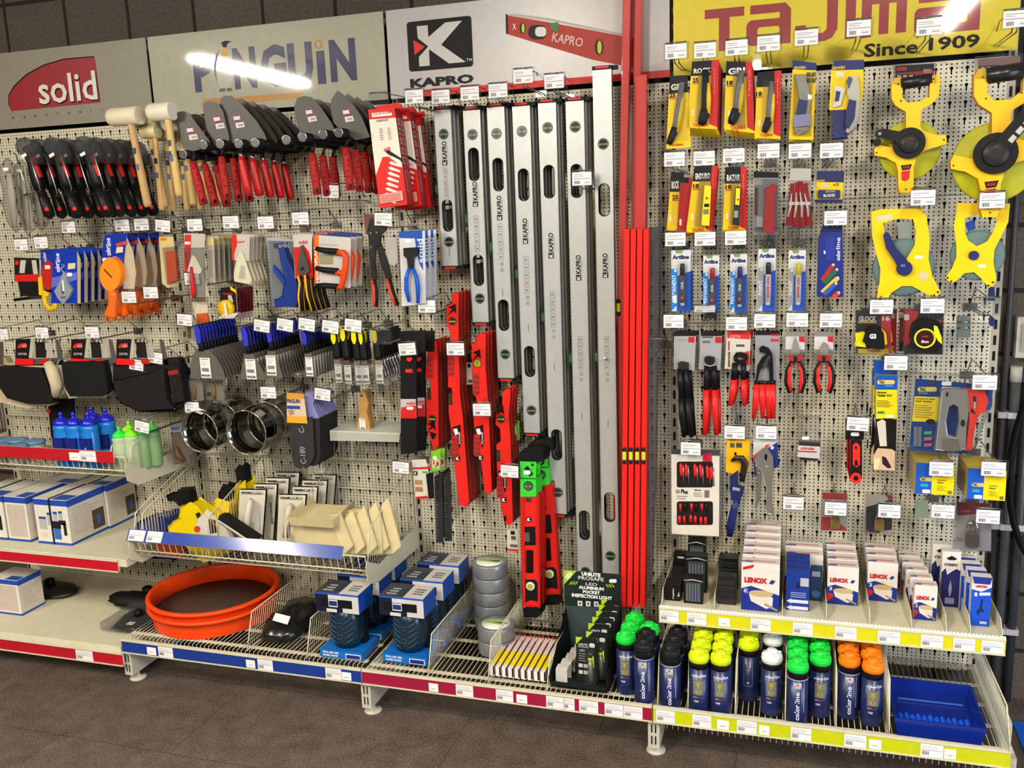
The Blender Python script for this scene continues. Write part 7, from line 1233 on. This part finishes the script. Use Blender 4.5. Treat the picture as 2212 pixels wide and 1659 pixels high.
for i in range(3): g.D(1498, 1064+i*3.5, 1516, 1065.5+i*3.5, '9a948c')
for i, (x, y) in enumerate(((1471, 1015), (1482, 1016), (1501, 1016), (1513, 1017), (1528, 1020), (1536, 1022))): q = T.g('screwdriver'); q.tube([(x, y-14, .006), (x, y-8, .006), (x+1, y+8, .006), (x+1, y+14, .006)], [.003, .006, .006, .003], 'c0201c,.4', 8); q.tube([(x+5, y-10, .004), (x+6, y+28, .004)], .002, 'a8a8a8,.3,.8', 5)
for i, (x, y) in enumerate(((1468, 1122), (1478, 1122), (1492, 1120), (1502, 1122), (1514, 1124), (1524, 1124))): q = T.g('screwdriver'); q.tube([(x, y-8, .006), (x, y-2, .006), (x, y+8, .006)], [.004, .006, .005], 'c0201c,.4', 8); q.tube([(x+2, 1088, .005), (x+2, 1104, .005)], [.006, .003], 'b81c18,.4' if i % 2 == 0 else '141414,.4', 8)
T.done()
def f(T, g):
    g.T('Record', 1576, 949, 1588, 952, '2a2610'); g.D(1577, 957, 1587, 967, '4a4840'); g.D(1590, 957, 1603, 967, '3a3a50'); g.D(1586, 977, 1591, 983, '1c1c20')
    j = T.g('upper_jaw'); j.tube([(1580, 996, .014), (1590, 989, .016), (1602, 990, .016), (1609, 1002, .016), (1606, 1020, .014), (1603, 1040, .014)], [.005, .009, .012, .0125, .011, .009], '2a2826,.35,.5', 10, fl=.6)
    b = T.g('lower_jaw'); b.P([(1578, 1032), (1592, 1022), (1594, 1050), (1606, 1054), (1604, 1070), (1592, 1085), (1580, 1080), (1576, 1056)], '1a2250,.4', .016, .018); b.bev = .003; b.T('IRWIN', 1583, 1053, 1598, 1060, 'b8b8c8', bold=.04, dd=.019, rot=-8)
    T.g('handle').tube([(1592, 1078, .012), (1586, 1100, .014), (1580, 1130, .014), (1576, 1158, .012)], [.009, .0125, .0145, .010], '18205a,.4', 12, fl=.7)
card('pipe_wrench_pack', 'wrench', 'dark blue handled pipe wrench on a bright yellow card', [(1570, 948), (1620, 949), (1618, 1015), (1590, 1024), (1568, 1020)], 'e0a80c,.35', .16, f)
def f(T, g):
    g.DP([(1628, 1000), (1645, 975), (1680, 955), (1682, 1008), (1630, 1030)], '1c2c6c'); g.DP([(1626, 986), (1656, 960), (1664, 960), (1628, 1000)], 'c03030'); g.DP(ell(1668, 967, 4), 'b8c0d8')
    j = T.g('jaw_body'); j.P([(1630, 992), (1640, 976), (1652, 968), (1660, 972), (1670, 986), (1671, 1010), (1668, 1050), (1668, 1090), (1672, 1108), (1660, 1112), (1654, 1100), (1656, 1060), (1646, 1020), (1634, 1006)], '9a9890,.3,.75', .014, .02, holes=[[(1652, 980), (1658, 984), (1655, 998), (1651, 992)]]); j.bev = .002
    l = T.g('lever'); l.P([(1636, 1000), (1646, 1014), (1644, 1050), (1642, 1080), (1634, 1098), (1630, 1096), (1634, 1070), (1636, 1040), (1632, 1010)], '8a8880,.3,.75', .008, .014); T.g('adjusting_screw').tube([(1662, 1106, .014), (1662, 1114, .014)], .008, 'chrome', 10)
    for x, y in ((1657, 1009), (1633, 1006), (1641, 1023)): j.cyl(x, y, .004, .003, 'chrome', .023, 10)
card('locking_pliers_pack', 'pliers', 'silver locking pliers on a white and dark blue card', [(1627, 925), (1680, 930), (1680, 1006), (1630, 1032), (1627, 1000)], 'c0bcb8', .16, f)
T = Th('bit_case', 'clear plastic bit case with a white and red label', 'bit set', 1748, 950, .16); g = T.g('clear_case'); g.P([(1724, 902), (1772, 902), (1774, 985), (1722, 982)], 'clear', .03); k = T.g('drill_bits'); k.P([(1726, 955), (1772, 957), (1770, 990), (1764, 996), (1730, 994), (1724, 984)], '3c3a38,.3,.6', .02, -.006)
l = T.g('label'); l.P([(1724, 962), (1772, 965), (1770, 991), (1722, 987)], 'b8b4b0', .001, .001); l.T('schröder', 1730, 965, 1760, 972, 'b8202c', dd=.001, bold=.03) if 0 else l.T('schroder', 1730, 965, 1760, 972, 'b8202c', dd=.001, bold=.03); l.D(1722, 974, 1764, 977, 'b02030', .001); l.DP(rr(1732, 943, 1748, 950, 3), 'e0dedc', .001); T.done()
T = Th('hex_key_fold', 'red and black folding hex key set', 'hex keys', 1848, 980, .18); g = T.g('header'); g.P([(1826, 904), (1868, 906), (1866, 950), (1826, 950)], '151312', .002); g.DP(rr(1838, 934, 1856, 942, 3), 'e0dedc')
for i in range(4): q = T.g('key_holder'); x = 1829+i*3; q.P([(x, 950), (x+8, 948), (x+12, 1020), (x+14, 1032), (x+6, 1036), (x, 1010)], 'a01814' if i % 2 == 0 else '1a1614', .006, .004*i)
q = T.g('front_cover'); q.P([(1838, 950), (1862, 952), (1862, 1034), (1848, 1044), (1838, 1036)], '141212,.4', .008, .024); q.DP([(1842, 962), (1848, 956), (1854, 958), (1858, 966), (1858, 1004), (1850, 1010), (1842, 1004)], 'd0281c', .0245); q.DP(ell(1849, 1033, 12), 'd0281c', .0245, holes=[ell(1849, 1033, 5.5)]); q.DP(ell(1849, 967, 3), '2c1410', .025); q.DP([(1847, 994), (1852, 994), (1854, 1006), (1846, 1006)], '1c1210', .025); T.done()
# ------------------------------------------------------------------ padlocks
def lock(lb, P, bg, acc, lx, ly, lw, lh, col, d, clear, more=None):
    def f(T, g):
        for q, c in acc: g.DP(q, c)
        b = T.g('lock_body'); b.P(rr(lx, ly, lx+lw, ly+lh, 2 if lw < 30 else 8), col, .016, .014); b.bev = .0015; c = lx+lw/2; r = lw*.32; b2 = T.g('shackle'); b2.tube([(c-r, ly+2, .006), (c-r, ly-lh*.3, .006), (c-r*.7, ly-lh*.55, .006), (c, ly-lh*.65, .006), (c+r*.7, ly-lh*.55, .006), (c+r, ly-lh*.3, .006), (c+r, ly+2, .006)], .0028 if lw < 30 else .006, 'chrome', 8)
        if more: more(T, g)
    return card('padlock_pack', 'padlock', lb, P, bg, d, f, clear=clear, grp='carded padlocks')
lock('small brass padlock on a red and white card', [(1777, 1064), (1830, 1066), (1828, 1147), (1773, 1145)], 'b8b0ac', [([(1777, 1064), (1830, 1066), (1830, 1080), (1777, 1078)], 'b82820'), ([(1775, 1116), (1790, 1116), (1828, 1140), (1828, 1147), (1773, 1145)], 'c43028')], 1794, 1120, 20, 22, 'b09040,.35,.5', .15, [(1774, 1062), (1832, 1062), (1830, 1146), (1773, 1146)])
lock('small brass padlock on a black and white card', [(1871, 1068), (1928, 1070), (1926, 1155), (1870, 1148)], '201c1c', [([(1871, 1068), (1928, 1070), (1926, 1078), (1890, 1090), (1871, 1095)], 'c0bab4'), ([(1910, 1068), (1928, 1070), (1927, 1082)], 'b02828'), ([(1871, 1143), (1880, 1148), (1870, 1150)], 'b02828'), ([(1900, 1148), (1926, 1144), (1926, 1155), (1900, 1152)], 'b8b4b0')], 1889, 1124, 21, 23, 'b09040,.35,.5', .15, [(1868, 1064), (1930, 1066), (1928, 1158), (1866, 1152)])
lock('large dull steel padlock on a white and crimson card', [(2066, 1085), (2142, 1088), (2140, 1190), (2062, 1188)], 'a8a4a4', [([(2066, 1084), (2140, 1088), (2134, 1108), (2068, 1114)], '8a2034'), ([(2062, 1184), (2074, 1188), (2062, 1190)], 'c03038'), ([(2066, 1160), (2080, 1162), (2078, 1170), (2066, 1170)], '8a8480')], 2086, 1150, 30, 34, '86807a,.3,.6', .18, [(2060, 1080), (2146, 1084), (2142, 1194), (2058, 1190)], lambda T, g: g.T('Luna', 2076, 1100, 2098, 1106, 'b08088'))
T = Th('hang_tag', 'pale green blank tag hanging in the lowest hook row', 'tag', 1990, 1098, .1); g = T.solo(); g.P([(1977, 1078), (2005, 1080), (2006, 1118), (1977, 1117)], '8a9c90', .001); T.done()
T = Th('hang_tag', 'dark blue lanyard clip on the right upright', 'tag', 2142, 690, .06); g = T.solo(); g.P([(2136, 622), (2148, 620), (2150, 650), (2134, 650)], '1c2458', .006); g.P([(2140, 680), (2150, 690), (2150, 706), (2138, 704), (2136, 690)], '1c2458', .006); T.done()
# ------------------------------------------------------------------ conduit and switch at the right wall
for i, (x, r_, l, c) in enumerate(((3.05, .010, 'thin grey conduit pipe on the block wall, leftmost', '3c3a3a,.4'), (3.083, .015, 'thick grey conduit pipe below the switch box', '4a4a4c,.35'), (3.122, .015, 'thick grey conduit pipe at the right edge', '3a3a3c,.35'))):
    T = Th('conduit_pipe', l, 'pipe', x, .075, 0, 'grey conduit pipes', m=2); T.g('pipe').lathe((0, 0, .002), [(r_, 0), (r_, 1.12 if i else 2.9)], c, 14)
    for z in (.25, .62, 1.0): T.g('pipe_clip').B(-r_-.004, r_+.004, -r_-.003, .024, z, z+.02, 'b8b4b0')
    if i: T.g('coupler').lathe((0, 0, 1.12), [(r_+.003, 0), (r_+.003, .05)], 'b0aca4', 14)
    T.done()
T = Th('switch_box', 'cream switch box on the block wall at the right edge', 'switch', 3.118, .098, 1.2, m=2); T.g('housing').B(-.045, .045, -.04, 0, 0, .13, 'a8a49c'); T.g('rocker').B(-.032, .032, -.045, -.04, .02, .11, '8c8882'); T.done()
T = Th('black_cable', 'thick black cable loop curving along the right edge', 'cable', 3.068, .0, .5, m=2); T.g('cable').tube([(.02+.11-.13*cos(rad(a)), 0, .35+.33*sin(rad(a))) for a in range(-88, 89, 11)], .011, '0c0c0c,.4', 10, loc=True); T.done()
# ================================================================== RIGHT SHELF GOODS
def onz(px, py, z):
    v = FW*FPX+RT*(px-1106)+UP*(829.5-py); return CP+v*((z-CP.z)/v.z)
def onx(px, py, x):
    v = FW*FPX+RT*(px-1106)+UP*(829.5-py); return CP+v*((x-CP.x)/v.x)
ZS = .4525
def sb(name, cat, lb, x0, x1, yt, yb, dp, front, n=0, labs=None, step=None, grp=None, col='d2ccc4', side=None, d=None, dz=0, dx=0):
    P = onz(x0, yb, ZS) if d is None else V((W(x0, yb, d).x, -d, ZS)); d = -P.y; w = W(x1, yb, d).x-P.x; h = W(x0, yt, d).z-ZS
    T = Th(name, lb, cat, P.x, P.y, ZS, grp, m=2); g = T.g('carton'); g.B(0, w, 0, dp, 0, h, col, side or col); front(T, g, w, h, dp); r = T.done()
    for i in range(n): dup(r, dx*(i+1), (step or dp+.003)*(i+1), dz*(i+1), labs.format(ORD[i+1]))
    return r
def mt(g, s, xa, za, xb, zb, c, y=0, b=.03, rot=0): g.T(s, xa, zb, xb, za, c, rot=rot, bold=b, dd=-y)
def lenox(top, saw=True, num='4'):
    def f(T, g, w, h, dp):
        g.DP([(0, h*.45), (w*.25, h*.52), (w, h*.36), (w, .0), (0, 0)], '182a7c'); g.DP([(w*.04, h*.9), (w*.34, h*.97), (w*.3, h*.9), (w*.04, h*.84)], 'b81c20') if top else None
        mt(g, 'LENOX', w*.08, h*.58, w*.68, h*.7, 'b01820', b=.07); g.DP([(w*.72, h*.6), (w*.8, h*.68), (w*.9, h*.66), (w*.82, h*.58)], '1c2c80'); mt(g, num, w*.06, h*.36, w*.16, h*.46, 'c8c8d8'); g.DP([(w*.0, h*.04), (w*.2, h*.2), (w*.2, h*.26), (0, h*.3)], 'b8202c') if not top else None
        k = T.g('printed_hole_saw'); k.DP([(w*.2, h*.36), (w*.26, h*.2), (w*.66, h*.06), (w*.82, h*.1), (w*.84, h*.3), (w*.5, h*.42)], 'd0c8bc', .0004); k.DP([(w*c, h*e) for c, e in ell(.52, .37, .32, .07)], 'b8a070', .0006, holes=[]); k.DP([(w*.6, h*.14), (w*.64, h*.18), (w*.97, h*.06), (w*.95, h*.02)], '8a8478', .0006)
        g.B(0, w, 0, dp, h, h+.0004, 'd0c8c0'); g.B(w*.1, w*.9, dp*.3, dp*.5, h, h+.0007, 'c07870'); g.B(0, w*.3, dp*.1, dp*.3, h, h+.0007, '3a4890')
        g.add([(w, .004, h*.1), (w, dp, h*.1), (w, dp, h*.5), (w, .004, h*.4)], [(0, 1, 2, 3)], '182a7c')
    return f
H = 'white and blue hole saw boxes'
sb('hole_saw_box', 'box', 'large white and blue hole saw box with red NEW flash, front of its stack', 1601, 1683, 1214, 1303, .045, lenox(True, num='41'), 5, '{} large white and blue hole saw box in the stack behind the NEW flash', .058, H, d=.37, dz=.004)
sb('hole_saw_box', 'box', 'tall white hole saw box behind the dark blue pack', 1694, 1776, 1195, 1282, .05, lenox(False, num='4'), 1, '{} tall white hole saw box behind the dark blue pack', .06, H, d=.22, dz=.004)
def f(T, g, w, h, dp):
    g.B(0, w, -.0004, 0, 0, h, '14307c'); g.DP([(w*.6, h*.6), (w*.95, h*.6), (w*.95, h*.8), (w*.6, h*.8)], 'b0acac')
    for i in range(3): g.B(w*.2, w*.85, -.0012, -.0008, h*(.42-.05*i), h*(.44-.05*i), '8a98c8')
    for z in (.22, .06): g.DP([(w*.02, h*z), (w*.24, h*(z+.06)), (w*.24, h*(z+.04)), (w*.95, h*(z+.04)), (w*.95, h*(z-.04)), (w*.24, h*(z-.04)), (w*.24, h*(z-.06))], 'c4c8d8')
    g.DP([(w*.4, h*.55), (w*.6, h*.55), (w*.55, h*.7), (w*.45, h*.7)], '0e1a40')
sb('blade_sheet_pack', 'pack', 'dark blue pack with two white arrow shapes, front of its slot', 1697, 1748, 1228, 1316, .02, f, 3, '{} dark blue pack behind the one with white arrows', .03, 'dark blue packs', col='12286c', dz=.004)
sb('blade_sheet_pack', 'pack', 'slate blue card with oval mark beside the arrow pack', 1750, 1775, 1222, 1297, .01, lambda T, g, w, h, dp: (g.DP([(w*a, h*b) for a, b in ell(.5, .2, .4, .1)], '3a68a0'), g.DP([(w*.1, h*.7), (w*.8, h*.7), (w*.8, h*.85), (w*.1, h*.85)], '8a94a0')), col='1c3450')
sb('hole_saw_box', 'box', 'hole saw box third from the left on the shelf, front of its stack', 1786, 1853, 1222, 1303, .05, lenox(False, num='3'), 3, '{} hole saw box behind the third one from the left', .055, H, dz=.003)
sb('hole_saw_box', 'box', 'hole saw box fourth from the left on the shelf, front of its stack', 1872, 1937, 1213, 1296, .05, lenox(False, num='3'), 2, '{} hole saw box behind the fourth one from the left', .055, H, dz=.003)
sb('hole_saw_box', 'box', 'small hole saw box near the shelf front, standing right of centre', 1973, 2022, 1263, 1337, .04, lenox(False, num='2'), 4, '{} small hole saw box in the slot right of centre', .055, H, dz=.002, dx=-.006)
def f(T, g, w, h, dp):
    g.DP([(0, h*.62), (w*.2, h*.7), (w*.3, h*.58), (w*.6, h*.66), (w*.8, h*.7), (w, h*.66), (w, 0), (0, 0)], '1a1c58'); mt(g, 'STEMPIC', w*.12, h*.74, w*.85, h*.79, '3a3a50', b=.05); g.DP([(w*.2, h*.88), (w*.5, h*.93), (w*.8, h*.88), (w*.65, h*.85), (w*.35, h*.85)], '1a1614'); g.DP([(w*.45, h*.2), (w*.55, h*.2), (w*.6, h*.34), (w*.5, h*.5), (w*.4, h*.34)], '8a8a98'); g.DP([(w*.25, h*.06), (w*.75, h*.06), (w*.75, h*.17), (w*.25, h*.17)], '8488b0')
sb('drill_box', 'box', 'tall narrow white and navy box with a drill shape, front of two', 2030, 2070, 1190, 1309, .035, f, 1, '{} tall narrow white and navy box', .06, 'tall narrow boxes', dx=-.02)
def f(T, g, w, h, dp):
    g.DP([(0, h*.74), (w*.5, h*.7), (w, h*.8), (w, 0), (0, 0)], '1848b8'); mt(g, 'LENOX', w*.2, h*.78, w*.8, h*.83, 'b01820', b=.07); g.DP([(w*.4, h*.62), (w*.95, h*.64), (w*.95, h*.7), (w*.4, h*.68)], 'd4d4d8'); g.DP([(w*.3, h*.3), (w*.45, h*.36), (w*.5, h*.55), (w*.6, h*.55), (w*.58, h*.38), (w*.7, h*.28), (w*.5, h*.3), (w*.4, h*.2)], '14244c')
    g.DP([(w*.15, h*.6), (w*.3, h*.6), (w*.3, h*.68), (w*.15, h*.68)], 'b8c4e0'); g.DP([(w*.5, h*.05), (w*.85, h*.05), (w*.85, h*.1), (w*.5, h*.1)], 'a8b8e0'); g.DP([(0, h), (w, h), (w*.9, h*.86), (w*.1, h*.86)], '20307c')
sb('blade_box', 'box', 'bright blue narrow box with white top at the right end of the shelf, front', 2094, 2137, 1244, 1350, .03, f, 3, '{} bright blue narrow box at the right end of the shelf', .05, 'bright blue narrow boxes', dx=-.006)
def f(T, g, w, h, dp): mt(g, 'TAJIMA', w*.5, h*.1, w*.62, h*.8, 'b8b8b8', rot=90, b=.03); g.DP([(w*.8, h*.3), (w*.9, h*.6), (w*.95, h*.3)], 'a8a8a8')
sb('socket_case', 'case', 'flat black case with white mark lying at the left end of the shelf', 1436, 1470, 1262, 1296, .06, f, col='141212,.35')
for i in range(3): sb('socket_case', 'case', ('lower', 'middle', 'upper')[i]+' red edged black case behind the flat one', 1452, 1478, 1250-i*9, 1268-i*9, .04, lambda T, g, w, h, dp: g.DP([(0, h*.2), (w, h*.2), (w, h*.7), (0, h*.7)], '8a1c1c'), col='1c1616', d=.28-.03*i, grp='red edged black cases')
sb('socket_case', 'case', 'tall black bit case with a white oval at the back left of the shelf', 1455, 1484, 1196, 1255, .04, lambda T, g, w, h, dp: g.DP(rr(w*.3, h*.78, w*.8, h*.88, .003), 'b8b4b0'), col='161414,.35', d=.12)
def zc(lb, x0, x1, yt, yb, d=None):
    def f(T, g, w, h, dp):
        g.DP([(w*.1, h*.08), (w*.9, h*.08), (w*.9, h*.85), (w*.1, h*.85)], '3a3e40,.15'); g.DP([(w*.4, h*.15), (w*.6, h*.15), (w*.58, h*.5), (w*.42, h*.5)], '20347c'); z = T.g('zip'); z.tube([(0, -.001, h*.9), (w*.5, -.003, h*.96), (w, -.001, h*.9)], .0022, 'b8b8b8,.3,.6', 5, loc=True)
        for i in range(5): g.DP([(w*(.14+.15*i), h*.12), (w*(.2+.15*i), h*.12), (w*(.2+.15*i), h*.78), (w*(.14+.15*i), h*.78)], '5a6064,.3')
    return sb('bit_wallet', 'case', lb, x0, x1, yt, yb, .04, f, d=d, col='121213,.4', grp='clear fronted bit wallets')
zc('clear fronted bit wallet with white zip, nearest the shelf front', 1477, 1518, 1248, 1302); a = zc('clear fronted bit wallet lying tilted behind the front one', 1482, 1527, 1200, 1248, .27); zc('clear fronted bit wallet standing at the back', 1486, 1524, 1166, 1215, .14)
def f(T, g, w, h, dp):
    g.DP([(w*.2, h*.72), (w*.75, h*.72), (w*.75, h*.86), (w*.2, h*.86)], 'a8a8a4') if T.label.startswith('glossy black bit box at the back') else None
    for i in range(4): g.B(w*.05, w*.95, -.004, 0, h*(.06+.22*i), h*(.2+.22*i), '1c1b1b,.25')
sb('bit_box', 'case', 'glossy black bit box with four ridges, nearest the shelf front', 1550, 1590, 1245, 1304, .04, f, col='121212,.25', grp='glossy black bit boxes'); sb('bit_box', 'case', 'glossy black bit box at the back with a grey label', 1552, 1594, 1205, 1262, .05, f, col='121212,.25', d=.22, grp='glossy black bit boxes')
# ================================================================== SPRAY CANS
def wrapdec(g, r, pts, tris, c): g.add([(r*sin(u/r), -r*cos(u/r), z) for u, z in pts], tris, c)
def wtext(g, s, r, u0, z0, w, h, c, rot=0, b=.02):
    vs, fs, _ = glyphs(s, b); P = [(x*w, y*h) for x, y in vs]
    if rot: P = [(-y, x) for x, y in P]
    wrapdec(g, r, [(u0+x, z0+y) for x, y in P], fs, c)
def wrect(g, r, u0, u1, z0, z1, c, n=4):
    for i in range(n): a, b = u0+(u1-u0)*i/n, u0+(u1-u0)*(i+1)/n; wrapdec(g, r, [(a, z0), (b, z0), (b, z1), (a, z1)], [(0, 1, 2, 3)], c)
CR = .0315
def can(lb, x, y, cap, side=0, name='spray_can', capw=True, grp=None):
    T = Th(name, lb, 'spray can', x, y, .1645, grp or 'marking spray cans on the bottom shelf', m=2); g = T.g('can_body'); nv = '182250,.3'
    g.lathe((0, 0, 0), [(CR*.96, 0), (CR, .003), (CR, .152)], nv, 24); g.lathe((0, 0, 0), [(CR, .152), (CR, .167), (CR*.94, .174), (CR*.8, .177)], '121214,.35', 24)
    p = T.g('printed_label'); r = CR+.0004
    if side == 1:
        wtext(p, 'color', r, .0, .012, .052, .014, 'ccd0dc', 1, .03); wtext(p, 'line', r, .0, .060, .036, .014, 'ccd0dc', 1); wrect(p, r, -.012, .012, .09, .108, 'b4b0b0')
        for i, c in enumerate(('5a88c0', 'a03c30', 'b8a040')): wrect(p, r+.0002, -.01+.008*i, -.005+.008*i, .092+.006*(i % 2), .098+.006*(i % 2), c, 1)
        p.lathe((0, 0, 0), [(r, .1145), (r, .1165)], 'c0c4d0', 24); wrect(p, r, .02, .0215, .01, .11, 'a8b0c8', 1)
    elif side == 2:
        for u in (-.014, .013): wrect(p, r, u, u+.0008, .02, .112, 'a0a8c0', 1)
        wrect(p, r, -.014, .0138, .019, .02, 'a0a8c0')
        for i in range(5): wrect(p, r, -.01, .01, .045+.012*i, .046+.012*i, '4a5880')
        wrapdec(p, r, [(0, .026), (.005, .031), (0, .036), (-.005, .031)], [(0, 1, 2, 3)], 'a8acb8')
    else:
        wtext(p, 'color', r, -.005, .098, .030, .009, 'd4d8e0', 0, .03); wtext(p, 'line', r, .019, .099, .016, .011, 'd4d8e0'); wrect(p, r, -.016, .016, .034, .084, '6c6c68'); yc = 'a89c28'
        wtext(p, '0.2', r+.0002, .0, .046, .018, .012, yc, 0, .03); wrect(p, r+.0002, -.013, .013, .075, .0775, yc); wrect(p, r+.0002, -.0012, .0012, .055, .076, yc, 1); wrapdec(p, r+.0002, [(-.008, .066), (0, .076), (.008, .066), (.006, .064), (0, .072), (-.006, .064)], [(0, 1, 4, 5), (1, 2, 3, 4)], yc)
        for i, c in enumerate(('c8ccd4', 'c8b830', 'c07030', 'a83040', 'a83040', '2c7c6c')): wrect(p, r, -.014+.0048*i, -.011+.0048*i, .025, .028, c, 1)
        wtext(p, 'X6M', r, -.006, .013, .014, .007, 'c0c4cc', 0, .03)
    p.v = [(x, y, z+.034) for x, y, z in p.v]
    k = T.g('cap'); cc = cap+',.45'
    k.lathe((0, 0, .177), [(CR*.98, -.006), (CR*1.0, .0), (CR*.99, .014), (CR*.9, .019), (CR*.55, .020), (CR*.5, .030), (CR*.42, .032), (0, .032)], cc, 22)
    if capw:
        for a in (0, 90, 180, 270): c_, s_ = cos(rad(a+20)), sin(rad(a+20)); k.tube([(c_*CR*.45, s_*CR*.45, .177+.024), (c_*CR*.9, s_*CR*.9, .177+.02)], .004, cc, 6, loc=True)
        k.lathe((0, 0, .177), [(CR*1.02, .002), (CR*1.035, .004), (CR*1.02, .006)], cc, 22)
    return T.done()
GC, YC, OC, KC, WC = '14c83c', 'c8d808', 'f07808', '17171a', 'dcdce0'
CN = {}
def col(px, py, cap, side, lb, back, step=.066, dx=0, key=None):
    bx = px < 1410; p = onz(px, py, .395 if bx else .374); k = (cap, side)
    y = max(p.y, -.522)
    if k in CN: r = dup(CN[k], p.x-CN[k].location.x, y-CN[k].location.y, 0, lb)
    else: r = CN[k] = can(lb, p.x, y, cap, side)
    if bx: r.location.z = .1875
    elif k in CN: r.location.z = .1645
    for i in range(back): dup(r, dx*(i+1), step*(i+1), 0, lb.replace('front ', '')+', '+ORD[i+1]+' from the front')
col(1352, 1362, GC, 0, 'front green capped can left of the black capped ones', 2, dx=.003)
col(1387, 1390, KC, 1, 'front black capped can beside the green caps', 1, dx=-.003); col(1403, 1345, GC, 0, 'green capped can at the back behind the black capped one', 0)
col(1448, 1392, KC, 1, 'front black capped can in its own slot', 2, dx=.004)
col(1510, 1400, YC, 0, 'front lime capped can, left of the pair', 3, dx=.0005); col(1557, 1404, YC, 0, 'front lime capped can, right of the pair', 3)
col(1618, 1374, YC, 2, 'front lime capped can with its back turned', 1); col(1668, 1402, WC, 0, 'front white capped can', 1, .12)
col(1724, 1420, GC, 1, 'front green capped can with upright lettering', 3); col(1773, 1405, GC, 0, 'front green capped can beside the divider', 3)
col(1836, 1408, OC, 1, 'front orange capped can with upright lettering', 3); col(1887, 1421, OC, 0, 'front orange capped can beside the blue tray', 2)
# ================================================================== BLUE PAINT TRAY
zt = .245; c_ = [onz(*q, zt) for q in ((1932, 1554), (2130, 1579), (2101, 1462), (1918, 1454))]
xa, xb = (c_[0].x+c_[3].x)/2, min(2.975, (c_[1].x+c_[2].x)/2); ya, yb_ = max(-.535, c_[0].y), c_[3].y
T = Th('paint_tray', 'deep blue plastic paint tray with patterned floor', 'paint tray', xa, ya, .166, m=2); w, l, h = xb-xa, yb_-ya, .068; B_ = '08227c,.25'
g = T.g('tray'); i_ = .012
def q4(*P): g.add([V(p) for p in P], [tuple(range(len(P)))], B_)
O = [(0, 0, h), (w, 0, h), (w, l, h), (0, l, h)]; Ob = [(i_, i_, 0), (w-i_, i_, 0), (w-i_, l-i_, 0), (i_, l-i_, 0)]; I = [(.006, .006, h), (w-.006, .006, h), (w-.006, l-.006, h), (.006, l-.006, h)]; Ib = [(i_+.006, i_+.006, .008), (w-i_-.006, i_+.006, .008), (w-i_-.006, l-i_-.006, .02), (i_+.006, l-i_-.006, .02)]
for k in range(4): j = (k+1) % 4; q4(O[k], Ob[k], Ob[j], O[j]); q4(O[k], O[j], I[j], I[k]); q4(I[k], I[j], Ib[j], Ib[k])
q4(*Ib); q4(*reversed(Ob)); m_ = T.g('patterned_floor')
for i in range(12):
    for j in range(10): x, y = .03+i*(w-.06)/11, .03+j*(l-.16)/9+.006*(i % 2); m_.add([(x-.008, y, .0100+.03*y), (x, y-.007, .0100+.03*y), (x+.008, y, .0100+.03*y), (x, y+.007, .017+.03*y)], [(0, 1, 3), (1, 2, 3), (2, 0, 3)], '1450d0,.3')
T.g('ledge').B(.03, w-.03, l-.05, l-.046, .022, .026, '3a68d0,.15')
T.done()
# side grid at the right end
T = Th('side_grid', 'cream wire side grid closing the right end of the bottom shelf', 'wire grid', 2.992, 0, 0, m=2); g = T.g('wire_grid'); P = [onx(*q, 2.992) for q in ((2184, 1612), (2175, 1524), (2117, 1395))]; P = [(0, p.y, p.z) for p in P]; bk = (0, -.02, P[2][2])
y0, z0, z1, yb2, z2 = P[0][1], .2, P[1][2], P[2][1], P[2][2]; g.tube([(0, y0, z0), (0, P[1][1], z1), (0, min(yb2, -.03), z2), (0, -.02, z2), (0, -.02, z0)], .0026, 'cream', 5, loc=True); y = y0+.008
while y < -.025:
    t = (y-P[1][1])/(yb2-P[1][1]); g.tube([(0, y, z0), (0, y, min(z2, z1+(z2-z1)*max(0, t)))], .0011, 'cream', 3, loc=True); y += .0125
T.done()
p = onz(2186, 1560, .004); T = Th('floor_mat', 'bright blue mat corner on the floor at the bottom right', 'mat', p.x, p.y, .0005, m=2); T.solo().B(0, .7, -.9, 0, 0, .008, '1058b8,.5'); T.done()  # added slab; its blue colour stands in for blue light on the floor
